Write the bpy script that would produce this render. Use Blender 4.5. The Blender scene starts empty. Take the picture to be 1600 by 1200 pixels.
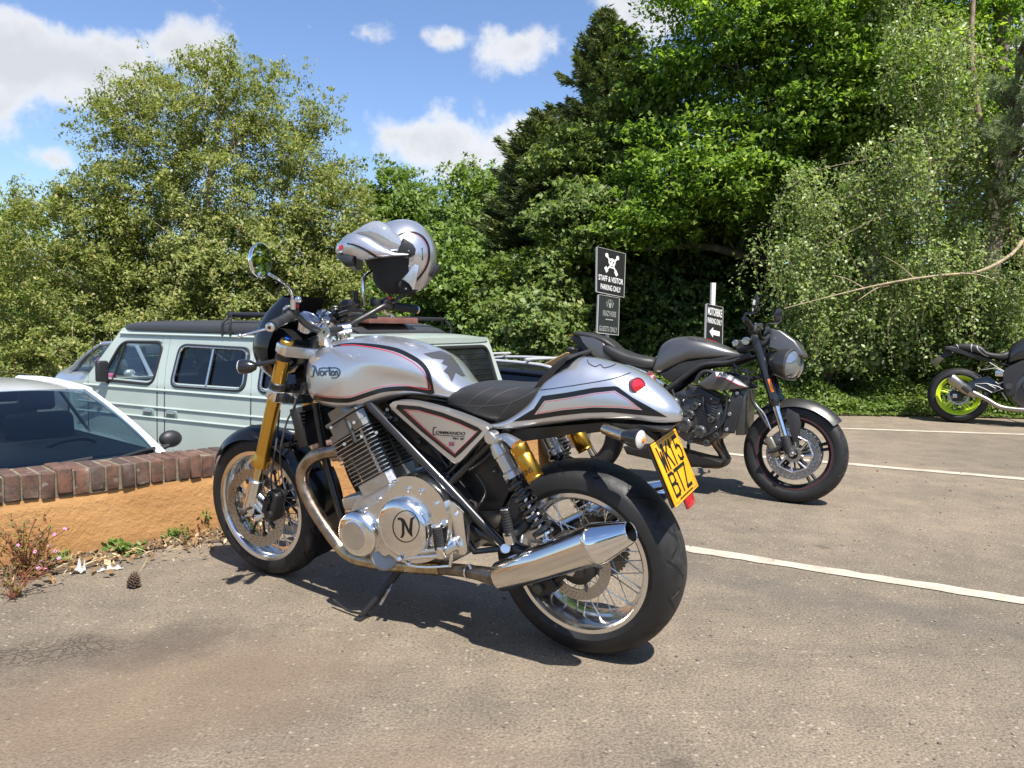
import bpy, bmesh, math, random
import numpy as np
from mathutils import Vector as V, Matrix as M
from mathutils.bvhtree import BVHTree
random.seed(7); RNG = np.random.default_rng(7)
R_ = math.radians
scene = bpy.context.scene
COL = scene.collection

# ------------------------------------------------------------------ camera
FPX, CH, PITCH, ROLL = 1190.0, 1.04655627, 0.078878, 0.01676
cam = bpy.data.cameras.new("camera"); camo = bpy.data.objects.new("camera", cam); COL.objects.link(camo)
cam.sensor_width = 36.0; cam.lens = FPX / 1600 * 36; cam.clip_end = 3000; cam.clip_start = 0.05
camo.location = (0, 0, CH)
camo.rotation_euler = (M.Rotation(math.pi / 2 - PITCH, 3, 'X') @ M.Rotation(ROLL, 3, 'Z')).to_euler()
scene.camera = camo
scene.cycles.max_bounces = 8; scene.cycles.diffuse_bounces = 3; scene.cycles.transparent_max_bounces = 10
# ------------------------------------------------------------------ exposure
scene.view_settings.view_transform = 'Standard'; scene.view_settings.look = 'None'
scene.view_settings.exposure = 1.03; scene.view_settings.gamma = 1
# ------------------------------------------------------------------ sun
SUN_AZ, SUN_EL = R_(-63), R_(60)
sd = V((math.cos(SUN_AZ) * math.cos(SUN_EL), math.sin(SUN_AZ) * math.cos(SUN_EL), math.sin(SUN_EL)))
sl = bpy.data.lights.new("sun", 'SUN'); so = bpy.data.objects.new("sun", sl); COL.objects.link(so)
sl.energy = 4.6; sl.angle = R_(0.5); sl.color = (1, .955, .88)
so.rotation_euler = (-sd).to_track_quat('-Z', 'Y').to_euler(); so.location = (0, 0, 20)
# ------------------------------------------------------------------ sky with clouds
wd = bpy.data.worlds.new("World"); scene.world = wd; wd.use_nodes = True
nt = wd.node_tree; N_ = nt.nodes; L_ = nt.links
bgn = N_['Background']; bgn.inputs['Strength'].default_value = 0.088
sky = N_.new('ShaderNodeTexSky'); sky.sky_type = 'NISHITA'; sky.sun_disc = False
sky.sun_elevation = SUN_EL; sky.sun_rotation = math.pi / 2 - SUN_AZ; sky.air_density = 1.0; sky.dust_density = 0.4; sky.ozone_density = 2.0

def ray(px, py):
    x, y = px - 800, py - 600
    c, s = math.cos(ROLL), math.sin(ROLL)
    x, y = x * c + y * s, -x * s + y * c
    x /= FPX; u = -y / FPX
    return V((x, math.cos(PITCH) + u * math.sin(PITCH), -math.sin(PITCH) + u * math.cos(PITCH)))
CAM = V((0, 0, CH))
def gr(px, py, z=0.0):
    d = ray(px, py); return CAM + d * ((z - CH) / d.z)
def at(px, py, Y):
    d = ray(px, py); return CAM + d * (Y / d.y)

def nd(nt, t, **kw):
    n = nt.nodes.new(t)
    for k, v in kw.items():
        if k in n.inputs.keys(): n.inputs[k].default_value = v
        else: setattr(n, k, v)
    return n
def math_n(nt, op, a, b=None, c=None, clamp=False):
    n = nt.nodes.new('ShaderNodeMath'); n.operation = op; n.use_clamp = clamp
    for i, x in enumerate((a, b, c)):
        if x is None: continue
        if isinstance(x, (int, float)): n.inputs[i].default_value = x
        else: nt.links.new(x, n.inputs[i])
    return n.outputs[0]
def mixc(nt, f, a, b, bt='MIX'):
    n = nt.nodes.new('ShaderNodeMix'); n.data_type = 'RGBA'; n.blend_type = bt
    for i, x in ((0, f), (6, a), (7, b)):
        if isinstance(x, (int, float)): n.inputs[i].default_value = x
        elif isinstance(x, tuple): n.inputs[i].default_value = (*x, 1) if len(x) == 3 else x
        else: nt.links.new(x, n.inputs[i])
    return n.outputs[2]
def ramp(nt, f, lo, hi, a=0.0, b=1.0):
    n = nt.nodes.new('ShaderNodeMapRange'); n.interpolation_type = 'SMOOTHSTEP'
    nt.links.new(f, n.inputs[0])
    for i, v in enumerate((lo, hi, a, b)): n.inputs[i + 1].default_value = v
    return n.outputs[0]

def build_sky():
    tc = nd(nt, 'ShaderNodeTexCoord')
    n1 = nd(nt, 'ShaderNodeTexNoise', Scale=9.5, Detail=10.0, Roughness=0.6); L_.new(tc.outputs['Generated'], n1.inputs['Vector'])
    n2 = nd(nt, 'ShaderNodeTexNoise', Scale=2.6, Detail=4.0, Roughness=0.5); L_.new(tc.outputs['Generated'], n2.inputs['Vector'])
    tot = None
    # cloud banks, each round its own direction: centre px, radii in px, strength
    for (cx, cy, rx, ry, w) in ((70, 100, 185, 62, 1.1), (288, 78, 56, 40, .95), (-120, 130, 150, 60, .9), (690, 226, 125, 58, 1.2), (800, 228, 95, 48, 1.0),
                                (78, 248, 32, 24, .9), (818, 72, 74, 46, .85), (575, 52, 36, 22, .62), (697, 58, 38, 17, .55), (1010, 5, 90, 62, 1.0),
                                (1250, -120, 300, 120, 1.1), (600, -330, 330, 120, 1.0), (1900, 100, 300, 160, 1.), (484, 42, 13, 8, .5)):
        d = ray(cx, cy).normalized()
        r = d.cross(V((0, 0, 1))).normalized(); u = r.cross(d)
        dr = nd(nt, 'ShaderNodeVectorMath', operation='DOT_PRODUCT'); dr.inputs[1].default_value = r * (FPX / rx); L_.new(tc.outputs['Generated'], dr.inputs[0])
        du = nd(nt, 'ShaderNodeVectorMath', operation='DOT_PRODUCT'); du.inputs[1].default_value = u * (FPX / ry); L_.new(tc.outputs['Generated'], du.inputs[0])
        df = nd(nt, 'ShaderNodeVectorMath', operation='DOT_PRODUCT'); df.inputs[1].default_value = d; L_.new(tc.outputs['Generated'], df.inputs[0])
        a = math_n(nt, 'MULTIPLY', dr.outputs['Value'], dr.outputs['Value']); b = math_n(nt, 'MULTIPLY', du.outputs['Value'], du.outputs['Value'])
        e = math_n(nt, 'SUBTRACT', 1.0, math_n(nt, 'SQRT', math_n(nt, 'ADD', a, b)))
        e = math_n(nt, 'MULTIPLY', math_n(nt, 'MAXIMUM', e, -1.0), w)
        e = math_n(nt, 'MULTIPLY_ADD', math_n(nt, 'LESS_THAN', df.outputs['Value'], 0.0), -9.0, e)
        tot = e if tot is None else math_n(nt, 'MAXIMUM', tot, e)
    # bodies of cloud behind and overhead of the camera, so that the metal has something to mirror
    wide = math_n(nt, 'SUBTRACT', n2.outputs['Fac'], 0.60)
    sep = nd(nt, 'ShaderNodeSeparateXYZ'); L_.new(tc.outputs['Generated'], sep.inputs[0])
    back = ramp(nt, sep.outputs['Y'], 0.1, -0.2)
    tot = math_n(nt, 'MAXIMUM', tot, math_n(nt, 'MULTIPLY_ADD', math_n(nt, 'MULTIPLY', wide, 4.0), back, math_n(nt, 'MULTIPLY_ADD', back, 1.0, -1.0)))
    den = math_n(nt, 'ADD', tot, math_n(nt, 'MULTIPLY', math_n(nt, 'SUBTRACT', n1.outputs['Fac'], 0.5), 3.4))
    mask = ramp(nt, den, -.04, 0.58)
    core = ramp(nt, math_n(nt, 'ADD', den, math_n(nt, 'MULTIPLY', n2.outputs['Fac'], .8)), 0.35, 1.5)
    cc = mixc(nt, core, (5.6, 5.65, 5.75), (4.1, 4.2, 4.4))
    blue = mixc(nt, 1.0, sky.outputs[0], (0.90, 0.95, 1.08), 'MULTIPLY')
    L_.new(mixc(nt, math_n(nt, 'MULTIPLY', mask, .93), blue, cc), bgn.inputs[0])
build_sky()

# ------------------------------------------------------------------ materials
MATS = {}
def P(m): return m.node_tree.nodes['Principled BSDF']
def mat(name, col, rough=.5, metal=0.0, coat=0.0, bump=0.0, bscale=60.0, var=0.0, vscale=8.0, rvar=0.0, spec=None, trans=0.0, ior=None, alpha=1.0, detail=4.0, bdist=.002):
    if name in MATS: return MATS[name]
    m = bpy.data.materials.new(name); m.use_nodes = True; nt = m.node_tree; p = P(m)
    p.inputs['Base Color'].default_value = (*col, 1); p.inputs['Roughness'].default_value = rough; p.inputs['Metallic'].default_value = metal
    p.inputs['Coat Weight'].default_value = coat; p.inputs['Coat Roughness'].default_value = .04
    if spec is not None: p.inputs['Specular IOR Level'].default_value = spec
    p.inputs['Transmission Weight'].default_value = trans
    if ior: p.inputs['IOR'].default_value = ior
    p.inputs['Alpha'].default_value = alpha
    tc = nd(nt, 'ShaderNodeTexCoord')
    if var or rvar:
        n = nd(nt, 'ShaderNodeTexNoise', Scale=vscale, Detail=detail, Roughness=.6); nt.links.new(tc.outputs['Object'], n.inputs['Vector'])
        f = ramp(nt, n.outputs['Fac'], .3, .7)
        if var:
            a = tuple(max(0, c * (1 - var)) for c in col); b = tuple(min(1, c * (1 + var)) for c in col)
            nt.links.new(mixc(nt, f, a, b), p.inputs['Base Color'])
        if rvar: nt.links.new(ramp(nt, n.outputs['Fac'], .25, .75, max(0, rough - rvar), min(1, rough + rvar)), p.inputs['Roughness'])
    if bump:
        n = nd(nt, 'ShaderNodeTexNoise', Scale=bscale, Detail=5.0, Roughness=.6); nt.links.new(tc.outputs['Object'], n.inputs['Vector'])
        b = nd(nt, 'ShaderNodeBump', Strength=bump, Distance=bdist); nt.links.new(n.outputs['Fac'], b.inputs['Height']); nt.links.new(b.outputs[0], p.inputs['Normal'])
    MATS[name] = m
    return m
# ------------------------------------------------------------------ mesh helpers
def catmull(pts, n, closed=False):
    pts = [V(p) for p in pts]; out = []; k = len(pts)
    if n <= 1 or k < 3: return pts
    rng = range(k) if closed else range(k - 1)
    for i in rng:
        if closed: p0, p1, p2, p3 = pts[i - 1], pts[i], pts[(i + 1) % k], pts[(i + 2) % k]
        else: p0, p1, p2, p3 = pts[max(i - 1, 0)], pts[i], pts[i + 1], pts[min(i + 2, k - 1)]
        for j in range(n):
            t = j / n
            out.append(.5 * ((2 * p1) + (p2 - p0) * t + (2 * p0 - 5 * p1 + 4 * p2 - p3) * t * t + (3 * p1 - p0 - 3 * p2 + p3) * t ** 3))
    if not closed: out.append(pts[-1])
    return out

class G:
    def __init__(s): s.bm = bmesh.new()
    def ring(s, pts): return [s.bm.verts.new(p) for p in pts]
    def skin(s, rings, closed=True, cap=(True, True)):
        n = len(rings[0])
        for a, b in zip(rings, rings[1:]):
            for i in range(n if closed else n - 1):
                j = (i + 1) % n
                try: s.bm.faces.new((a[i], a[j], b[j], b[i]))
                except ValueError: pass
        if cap[0] and closed: s.bm.faces.new(rings[0][::-1])
        if cap[1] and closed: s.bm.faces.new(rings[-1])
        return s
    def tube(s, pts, r, seg=10, n=1, cap=True, flat=1.0):
        k = len(pts)
        if not isinstance(r, (int, float)):
            rr = [V((x, 0, 0)) for x in r]; rr = [v.x for v in catmull(rr, n)] if n > 1 else list(r)
        pts = catmull(pts, n)
        if isinstance(r, (int, float)): rr = [r] * len(pts)
        if len(rr) != len(pts): rr = [rr[min(int(i * len(rr) / len(pts)), len(rr) - 1)] for i in range(len(pts))]
        t0 = (pts[1] - pts[0]).normalized(); a = V((0, 0, 1)) if abs(t0.z) < .9 else V((1, 0, 0))
        u = t0.cross(a).normalized(); rings = []
        for i, p in enumerate(pts):
            t = (pts[min(i + 1, len(pts) - 1)] - pts[max(i - 1, 0)]).normalized()
            u = (u - t * u.dot(t)).normalized(); w = t.cross(u)
            rings.append(s.ring([p + (u * math.cos(q) + w * math.sin(q) * flat) * rr[i] for q in [2 * math.pi * j / seg for j in range(seg)]]))
        return s.skin(rings, cap=(cap, cap))
    def lathe(s, prof, o=(0, 0, 0), d=(0, 1, 0), seg=32, closed=False, a0=0, a1=2 * math.pi):
        """prof: (radius, height along d)"""
        o = V(o); d = V(d).normalized(); a = V((0, 0, 1)) if abs(d.z) < .9 else V((1, 0, 0))
        u = d.cross(a).normalized(); w = d.cross(u); full = abs(a1 - a0) > 6.28
        rings = []
        m = seg if full else seg + 1
        for i in range(m):
            q = a0 + (a1 - a0) * i / seg; e = u * math.cos(q) + w * math.sin(q)
            rings.append(s.ring([o + e * max(r, 1e-4) + d * h for r, h in prof]))
        if full: rings.append(rings[0])
        n = len(prof)
        for A, B in zip(rings, rings[1:]):
            for i in range(n if closed else n - 1):
                j = (i + 1) % n
                try: s.bm.faces.new((A[i], B[i], B[j], A[j]))
                except ValueError: pass
        return s
    def cyl(s, a, b, r, seg=16, bev=0.0, r2=None):
        a = V(a); b = V(b); h = (b - a).length; r2 = r if r2 is None else r2
        pr = [(0, 0), (r - bev, 0), (r, bev), (r2, h - bev), (r2 - bev, h), (0, h)] if bev else [(0, 0), (r, 0), (r2, h), (0, h)]
        return s.lathe(pr, a, b - a, seg)
    def prism(s, A, B, bev=0.0, seg=2):
        """two matching loops of points joined into a solid"""
        ra, rb = s.ring([V(p) for p in A]), s.ring([V(p) for p in B]); n = len(A); fs = []
        fs.append(s.bm.faces.new(ra)); fs.append(s.bm.faces.new(rb[::-1]))
        for i in range(n): fs.append(s.bm.faces.new((ra[i], rb[i], rb[(i + 1) % n], ra[(i + 1) % n])))
        if bev:
            ed = set(fs[0].edges) | set(fs[1].edges)
            bmesh.ops.bevel(s.bm, geom=list(ed), offset=bev, segments=seg, profile=.5, affect='EDGES', clamp_overlap=True)
        return s
    def box(s, c, size, rot=None, bev=0.0, seg=2):
        m = M.Translation(V(c)) @ ((rot.to_4x4() if rot is not None else M.Identity(4)) @ M.Diagonal((*size, 1)))
        vs = bmesh.ops.create_cube(s.bm, size=1, matrix=m)['verts']
        if bev:
            es = {e for v in vs for e in v.link_edges}
            bmesh.ops.bevel(s.bm, geom=list(es), offset=bev, segments=seg, profile=.5, affect='EDGES', clamp_overlap=True)
        return s
    def ball(s, c, r, rot=None, u=16, v=10):
        r = (r, r, r) if isinstance(r, (int, float)) else r
        m = M.Translation(V(c)) @ ((rot.to_4x4() if rot is not None else M.Identity(4)) @ M.Diagonal((*r, 1)))
        bmesh.ops.create_uvsphere(s.bm, u_segments=u, v_segments=v, radius=1, matrix=m); return s
    def sloft(s, st, nu=12, nv=32, axis='x', cap=True, yc=0.0):
        """stations (x, zb, zm, zt, w, eb, et): superellipse sections along x, mirrored in y"""
        n = len(st); A = [np.array(q, float) for q in st]; S = []
        for i in range(n - 1):
            p0, p1, p2, p3 = A[max(i - 1, 0)], A[i], A[i + 1], A[min(i + 2, n - 1)]
            for j in range(nu):
                t = j / nu
                v = .5 * (2 * p1 + (p2 - p0) * t + (2 * p0 - 5 * p1 + 4 * p2 - p3) * t * t + (3 * p1 - p0 - 3 * p2 + p3) * t ** 3)
                S.append(v)
        S.append(A[-1]); rings = []
        for (x, zb, zm, zt, w, eb, et) in S:
            pts = []
            for k in range(nv):
                t = 2 * math.pi * k / nv - math.pi / 2
                e = et if math.sin(t) > 0 else eb; h = (zt - zm) if math.sin(t) > 0 else (zm - zb)
                c, q = math.cos(t), math.sin(t)
                pts.append(V((x, yc + w * math.copysign(abs(c) ** (2 / e), c), zm + h * math.copysign(abs(q) ** (2 / e), q))))
            rings.append(s.ring(pts))
        return s.skin(rings, cap=(cap, cap))
    def grid(s, f, nu, nv, thick=0.0):
        """surface f(u,v) for u,v in 0..1, optional thickness"""
        vs = [[s.bm.verts.new(f(i / nu, j / nv)) for j in range(nv + 1)] for i in range(nu + 1)]; fs = []
        for i in range(nu):
            for j in range(nv): fs.append(s.bm.faces.new((vs[i][j], vs[i + 1][j], vs[i + 1][j + 1], vs[i][j + 1])))
        if thick: bmesh.ops.solidify(s.bm, geom=fs, thickness=thick)
        return s

def mk(name, g, m, parent=None, sharp=38, loc=None, rot=None, flat=False, cleannormals=True):
    bm = g.bm if isinstance(g, G) else g
    if cleannormals: bmesh.ops.recalc_face_normals(bm, faces=bm.faces[:])
    if not flat:
        lim = R_(sharp)
        for f in bm.faces: f.smooth = True
        for e in bm.edges:
            if len(e.link_faces) == 2 and e.calc_face_angle(0) > lim: e.smooth = False
    me = bpy.data.meshes.new(name); bm.to_mesh(me); bm.free()
    for x in (m if isinstance(m, (list, tuple)) else [m]): me.materials.append(x)
    o = bpy.data.objects.new(name, me); COL.objects.link(o)
    if parent is not None: o.parent = parent
    if loc is not None: o.location = loc
    if rot is not None: o.rotation_euler = rot
    return o
def tag(o, label=None, cat=None, group=None, kind=None):
    for k, v in (('label', label), ('category', cat), ('group', group), ('kind', kind)):
        if v: o[k] = v
    return o
def empty(name, mw, label, cat, group=None):
    o = bpy.data.objects.new(name, None); COL.objects.link(o); o.matrix_world = mw; o.empty_display_size = .2
    return tag(o, label, cat, group)

class Rig:
    """a vehicle's own frame: x forward, y left, z up; turns a pixel plus a side distance into a point of that frame"""
    def __init__(s, x, y, phi, lam, z=0.0):
        F = V((math.cos(phi), math.sin(phi), 0)); Lf = V((-math.sin(phi), math.cos(phi), 0)); U = V((0, 0, 1))
        L2 = Lf * math.cos(lam) - U * math.sin(lam); U2 = U * math.cos(lam) + Lf * math.sin(lam)
        s.R = M((F, L2, U2)).transposed(); s.o = V((x, y, z)); s.Ri = s.R.inverted()
        s.mw = M.Translation(s.o) @ s.R.to_4x4(); s.c = s.Ri @ (CAM - s.o)
    def d(s, px, py): return s.Ri @ ray(px, py)
    def __call__(s, px, py, y):
        d = s.d(px, py); t = (y - s.c.y) / d.y; return s.c + d * t
    def world(s, p): return s.R @ V(p) + s.o
    def local(s, p): return s.Ri @ (V(p) - s.o)
    def loop(s, pts, y, n=1): 
        q = [s(a, b, y) for a, b in pts]
        return catmull(q, n, True) if n > 1 else q

def bvh_of(*objs):
    vs = []; fs = []
    for o in objs:
        b = len(vs); vs += [v.co.copy() for v in o.data.vertices]; fs += [tuple(i + b for i in p.vertices) for p in o.data.polygons]
    return BVHTree.FromPolygons(vs, fs)
def put_on(rig, bvh, px, py, off=.0012, strict=False):
    d = rig.d(px, py).normalized(); h = bvh.ray_cast(rig.c, d)
    if h[0] is None:
        if strict: return None
        h = bvh.find_nearest(rig.c + d * 2.6)
    nn = h[1]
    if nn.dot(d) > 0: nn = -nn
    return h[0] + nn * off
def flat_mesh(poly, step):
    """fill a 2-D outline and cut it finely enough to lie on a curved surface"""
    bm = bmesh.new(); vs = [bm.verts.new((p[0], p[1], 0)) for p in poly]
    es = [bm.edges.new((vs[i], vs[(i + 1) % len(vs)])) for i in range(len(vs))]
    bmesh.ops.triangle_fill(bm, edges=es, use_beauty=True)
    for _ in range(6):
        le = [e for e in bm.edges if e.calc_length() > step]
        if not le: break
        bmesh.ops.subdivide_edges(bm, edges=le, cuts=1); bmesh.ops.triangulate(bm, faces=bm.faces[:])
    return bm
def decal(name, rig, bvh, polys, m, parent, step=9.0, off=.0012):
    g = G()
    for poly in polys:
        b = flat_mesh(poly, step); mp = {v: g.bm.verts.new(put_on(rig, bvh, v.co.x, v.co.y, off)) for v in b.verts}
        for f in b.faces:
            try: g.bm.faces.new([mp[v] for v in f.verts])
            except ValueError: pass
        b.free()
    return mk(name, g, m, parent)
def stripe(g, rig, bvh, path, w, off=.0012, n=8, closed=False):
    """a painted line lying on a surface: path in px, width in px (number or one per point)"""
    ws = w if isinstance(w, (list, tuple)) else [w] * len(path)
    pw = catmull([V((a, b, c)) for (a, b), c in zip(path, ws)], n, closed)
    L = []
    k = len(pw)
    for i, p in enumerate(pw):
        a = pw[(i - 1) % k] if closed else pw[max(i - 1, 0)]; b = pw[(i + 1) % k] if closed else pw[min(i + 1, k - 1)]
        t = V((b.x - a.x, b.y - a.y)).normalized(); nrm = V((-t.y, t.x)) * p.z / 2
        hit = [put_on(rig, bvh, p.x + nrm.x * q, p.y + nrm.y * q, off, True) for q in (-1, 0, 1)]
        L.append(None if None in hit else [g.bm.verts.new(h) for h in hit])
    if closed: L.append(L[0])
    for a, b in zip(L, L[1:]):
        if a is None or b is None: continue
        for q in (0, 1):
            try: g.bm.faces.new((a[q], a[q + 1], b[q + 1], b[q]))
            except ValueError: pass
def text2d(s, bold=0.0, shear=0.0, align='CENTER', space=1.0):
    cu = bpy.data.curves.new('txt', 'FONT'); cu.body = s; cu.size = 1; cu.offset = bold; cu.shear = shear; cu.align_x = align; cu.space_character = space
    ob = bpy.data.objects.new('txt', cu); me = bpy.data.meshes.new_from_object(ob)
    vs = [(v.co.x, v.co.y) for v in me.vertices]; fs = [tuple(p.vertices) for p in me.polygons]
    bpy.data.objects.remove(ob); bpy.data.curves.remove(cu); bpy.data.meshes.remove(me)
    xs = [v[0] for v in vs]; ys = [v[1] for v in vs]
    x0, x1, y0, y1 = min(xs), max(xs), min(ys), max(ys)
    return [((x - x0) / (x1 - x0), (y - y0) / (y1 - y0)) for x, y in vs], fs      # box 0..1
def text_on(name, s, fmap, m, parent, bold=0.0, shear=0.0, space=1.0):
    """lettering: fmap turns the text box's (0..1, 0..1) into a point"""
    vs, fs = text2d(s, bold, shear, space=space); g = G()
    bv = [g.bm.verts.new(fmap(x, y)) for x, y in vs]
    for f in fs:
        try: g.bm.faces.new([bv[i] for i in f])
        except ValueError: pass
    return mk(name, g, m, parent, flat=True)
def quad_px(rig, bvh, bl, br, tl, tr, off=.0015):
    def f(x, y):
        a = (bl[0] + (br[0] - bl[0]) * x, bl[1] + (br[1] - bl[1]) * x); b = (tl[0] + (tr[0] - tl[0]) * x, tl[1] + (tr[1] - tl[1]) * x)
        return put_on(rig, bvh, a[0] + (b[0] - a[0]) * y, a[1] + (b[1] - a[1]) * y, off)
    return f
def dup(root, **kw):
    c = root.copy(); COL.objects.link(c)
    for k, v in kw.items(): c[k] = v
    for ch in root.children:
        d = dup(ch); d.parent = c; d.matrix_parent_inverse = ch.matrix_parent_inverse.copy()
    return c

# shared wheel pieces (built round the origin, axle along y)
def tyre_mesh(R, w, rim_r, crown=None):
    """cross-section of a motorcycle tyre"""
    hw = w / 2; h = R - rim_r; pr = []
    for k in range(15):
        t = math.pi * (k / 14 - .5) * .96
        pr.append((R - h * .62 * (1 - math.cos(t)) ** 1.05, hw * math.sin(t)))
    pr = [(rim_r - .012, -hw * .72), (rim_r + .004, -hw * .86), (rim_r + h * .22, -hw * .985)] + pr[1:-1] + [(rim_r + h * .22, hw * .985), (rim_r + .004, hw * .86), (rim_r - .012, hw * .72)]
    return G().lathe(pr, seg=96)
def rim_mesh(rr, hw, deep=.03, flange=.013):
    pr = [(rr, hw - .003), (rr + .001, hw), (rr - flange + .003, hw), (rr - flange, hw - .004), (rr - flange - .006, hw - .012), (rr - deep + .004, hw * .45), (rr - deep, hw * .3), (rr - deep, -hw * .3), (rr - deep + .004, -hw * .45),
          (rr - flange - .006, -hw + .012), (rr - flange, -hw + .004), (rr - flange + .003, -hw), (rr + .001, -hw), (rr, -hw + .003), (rr - .016, -hw * .5), (rr - .02, 0), (rr - .016, hw * .5)]
    return G().lathe(pr, seg=80, closed=True)
def disc_mesh(r0, r1, th, y, holes=((.3, 44, 0), (.55, 44, .33), (.8, 44, .66)), seg=264):
    g = G(); nr = 11; rad = [r0 + (r1 - r0) * i / nr for i in range(nr + 1)]; dead = set()
    for (fr, n, ph) in holes:
        i = int(fr * nr)
        for k in range(n):
            j = int((k + ph) * seg / n) % seg; dead.add((i, j)); dead.add((i, (j + 1) % seg))
    top = [[g.bm.verts.new((r * math.cos(2 * math.pi * j / seg), y + th / 2, r * math.sin(2 * math.pi * j / seg))) for j in range(seg)] for r in rad]
    bot = [[g.bm.verts.new((r * math.cos(2 * math.pi * j / seg), y - th / 2, r * math.sin(2 * math.pi * j / seg))) for j in range(seg)] for r in rad]
    for i in range(nr):
        for j in range(seg):
            if (i, j) in dead:
                q = [(i, j), (i, (j + 1) % seg), (i + 1, (j + 1) % seg), (i + 1, j)]
                for a, b, nb in zip(q, q[1:] + q[:1], ((i - 1, j), (i, (j + 1) % seg), (i + 1, j), (i, (j - 1) % seg))):
                    if nb in dead: continue
                    g.bm.faces.new((top[a[0]][a[1]], top[b[0]][b[1]], bot[b[0]][b[1]], bot[a[0]][a[1]]))
                continue
            k = (j + 1) % seg
            g.bm.faces.new((top[i][j], top[i][k], top[i + 1][k], top[i + 1][j])); g.bm.faces.new((bot[i][j], bot[i + 1][j], bot[i + 1][k], bot[i][k]))
    for i in (0, nr):
        for j in range(seg):
            k = (j + 1) % seg; g.bm.faces.new((top[i][j], top[i][k], bot[i][k], bot[i][j]))
    return g
# ------------------------------------------------------------------ ground
def asphalt():
    m = bpy.data.materials.new('asphalt'); m.use_nodes = True; nt = m.node_tree; p = P(m); L = nt.links.new
    tc = nd(nt, 'ShaderNodeTexCoord'); co = tc.outputs['Object']
    big = nd(nt, 'ShaderNodeTexNoise', Scale=.55, Detail=5.0, Roughness=.6); L(co, big.inputs['Vector'])
    mid = nd(nt, 'ShaderNodeTexNoise', Scale=4.2, Detail=8.0, Roughness=.7); L(co, mid.inputs['Vector'])
    fine = nd(nt, 'ShaderNodeTexNoise', Scale=110., Detail=4.0, Roughness=.75); L(co, fine.inputs['Vector'])
    st = nd(nt, 'ShaderNodeTexVoronoi', Scale=150.0); L(co, st.inputs['Vector'])
    st2 = nd(nt, 'ShaderNodeTexVoronoi', Scale=62.0); L(co, st2.inputs['Vector'])
    c = mixc(nt, ramp(nt, big.outputs['Fac'], .36, .66), (.176, .148, .111), (.236, .193, .141))
    c = mixc(nt, ramp(nt, mid.outputs['Fac'], .3, .72), mixc(nt, 1.0, c, (.80, .80, .81), 'MULTIPLY'), mixc(nt, 1.0, c, (1.13, 1.11, 1.08), 'MULTIPLY'))
    c = mixc(nt, ramp(nt, fine.outputs['Fac'], .38, .64), mixc(nt, 1.0, c, (.70, .70, .70), 'MULTIPLY'), mixc(nt, 1.0, c, (1.30, 1.28, 1.28), 'MULTIPLY'))
    # pale and dark stones showing in the binder
    sep = nd(nt, 'ShaderNodeSeparateColor'); L(st2.outputs['Color'], sep.inputs[0])
    pale = math_n(nt, 'MULTIPLY', math_n(nt, 'GREATER_THAN', sep.outputs[0], .93), ramp(nt, st2.outputs['Distance'], .42, .25))
    c = mixc(nt, math_n(nt, 'MULTIPLY', pale, .55), c, (.42, .37, .30))
    dark = math_n(nt, 'MULTIPLY', math_n(nt, 'LESS_THAN', sep.outputs[1], .12), ramp(nt, st2.outputs['Distance'], .42, .25))
    c = mixc(nt, math_n(nt, 'MULTIPLY', dark, .5), c, (.05, .045, .04))
    # earth-brown stain and dust on the left and foreground; darker oil-soaked strip along the bay line
    def blob(x, y, rx, ry, ang=0):
        mp = nd(nt, 'ShaderNodeMapping', vector_type='TEXTURE'); mp.inputs['Location'].default_value = (x, y, 0); mp.inputs['Scale'].default_value = (rx, ry, 1); mp.inputs['Rotation'].default_value = (0, 0, ang)
        L(co, mp.inputs['Vector']); ln = nd(nt, 'ShaderNodeVectorMath', operation='LENGTH'); L(mp.outputs[0], ln.inputs[0])
        return math_n(nt, 'ADD', ln.outputs['Value'], math_n(nt, 'MULTIPLY_ADD', mid.outputs['Fac'], 1.1, -.55))
    s1 = ramp(nt, blob(-.95, 2.02, .75, .42, .5), 1.15, .35); c = mixc(nt, math_n(nt, 'MULTIPLY', s1, .55), c, (.17, .118, .078))
    s1 = ramp(nt, blob(-.25, 1.62, .55, .3, .2), 1.2, .3); c = mixc(nt, math_n(nt, 'MULTIPLY', s1, .35), c, (.24, .165, .11))
    s2 = ramp(nt, blob(-1.28, 2.32, .55, .20, .35), 1.1, .4); c = mixc(nt, math_n(nt, 'MULTIPLY', s2, .55), c, (.075, .06, .048))
    s3 = ramp(nt, blob(1.15, 2.95, 1.4, .16, -.49), 1.2, .3); c = mixc(nt, math_n(nt, 'MULTIPLY', s3, .4), c, (.085, .08, .072))
    s5 = ramp(nt, blob(.42, 1.75, .05, .03, 0), 1.0, .4); c = mixc(nt, math_n(nt, 'MULTIPLY', s5, .35), c, (.06, .05, .04))
    s6 = ramp(nt, blob(2.75, 3.72, .10, .03, 0), 1.0, .5); c = mixc(nt, math_n(nt, 'MULTIPLY', s6, .7), c, (.10, .05, .025))
    # crazed cracks
    wv = nd(nt, 'ShaderNodeTexNoise', Scale=9.0, Detail=3.0); L(co, wv.inputs['Vector'])
    vm = nd(nt, 'ShaderNodeVectorMath', operation='MULTIPLY_ADD'); vm.inputs[1].default_value = (.12, .12, 0); L(wv.outputs['Color'], vm.inputs[0]); L(co, vm.inputs[2])
    cr = nd(nt, 'ShaderNodeTexVoronoi', feature='DISTANCE_TO_EDGE', Scale=36.0); L(vm.outputs[0], cr.inputs['Vector'])
    zone = ramp(nt, blob(-1.45, 2.30, .42, .15, .35), .95, .35)
    crk = math_n(nt, 'MULTIPLY', ramp(nt, cr.outputs['Distance'], .10, .01), zone)
    c = mixc(nt, math_n(nt, 'MULTIPLY', crk, .18), c, (.035, .03, .025))
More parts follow.
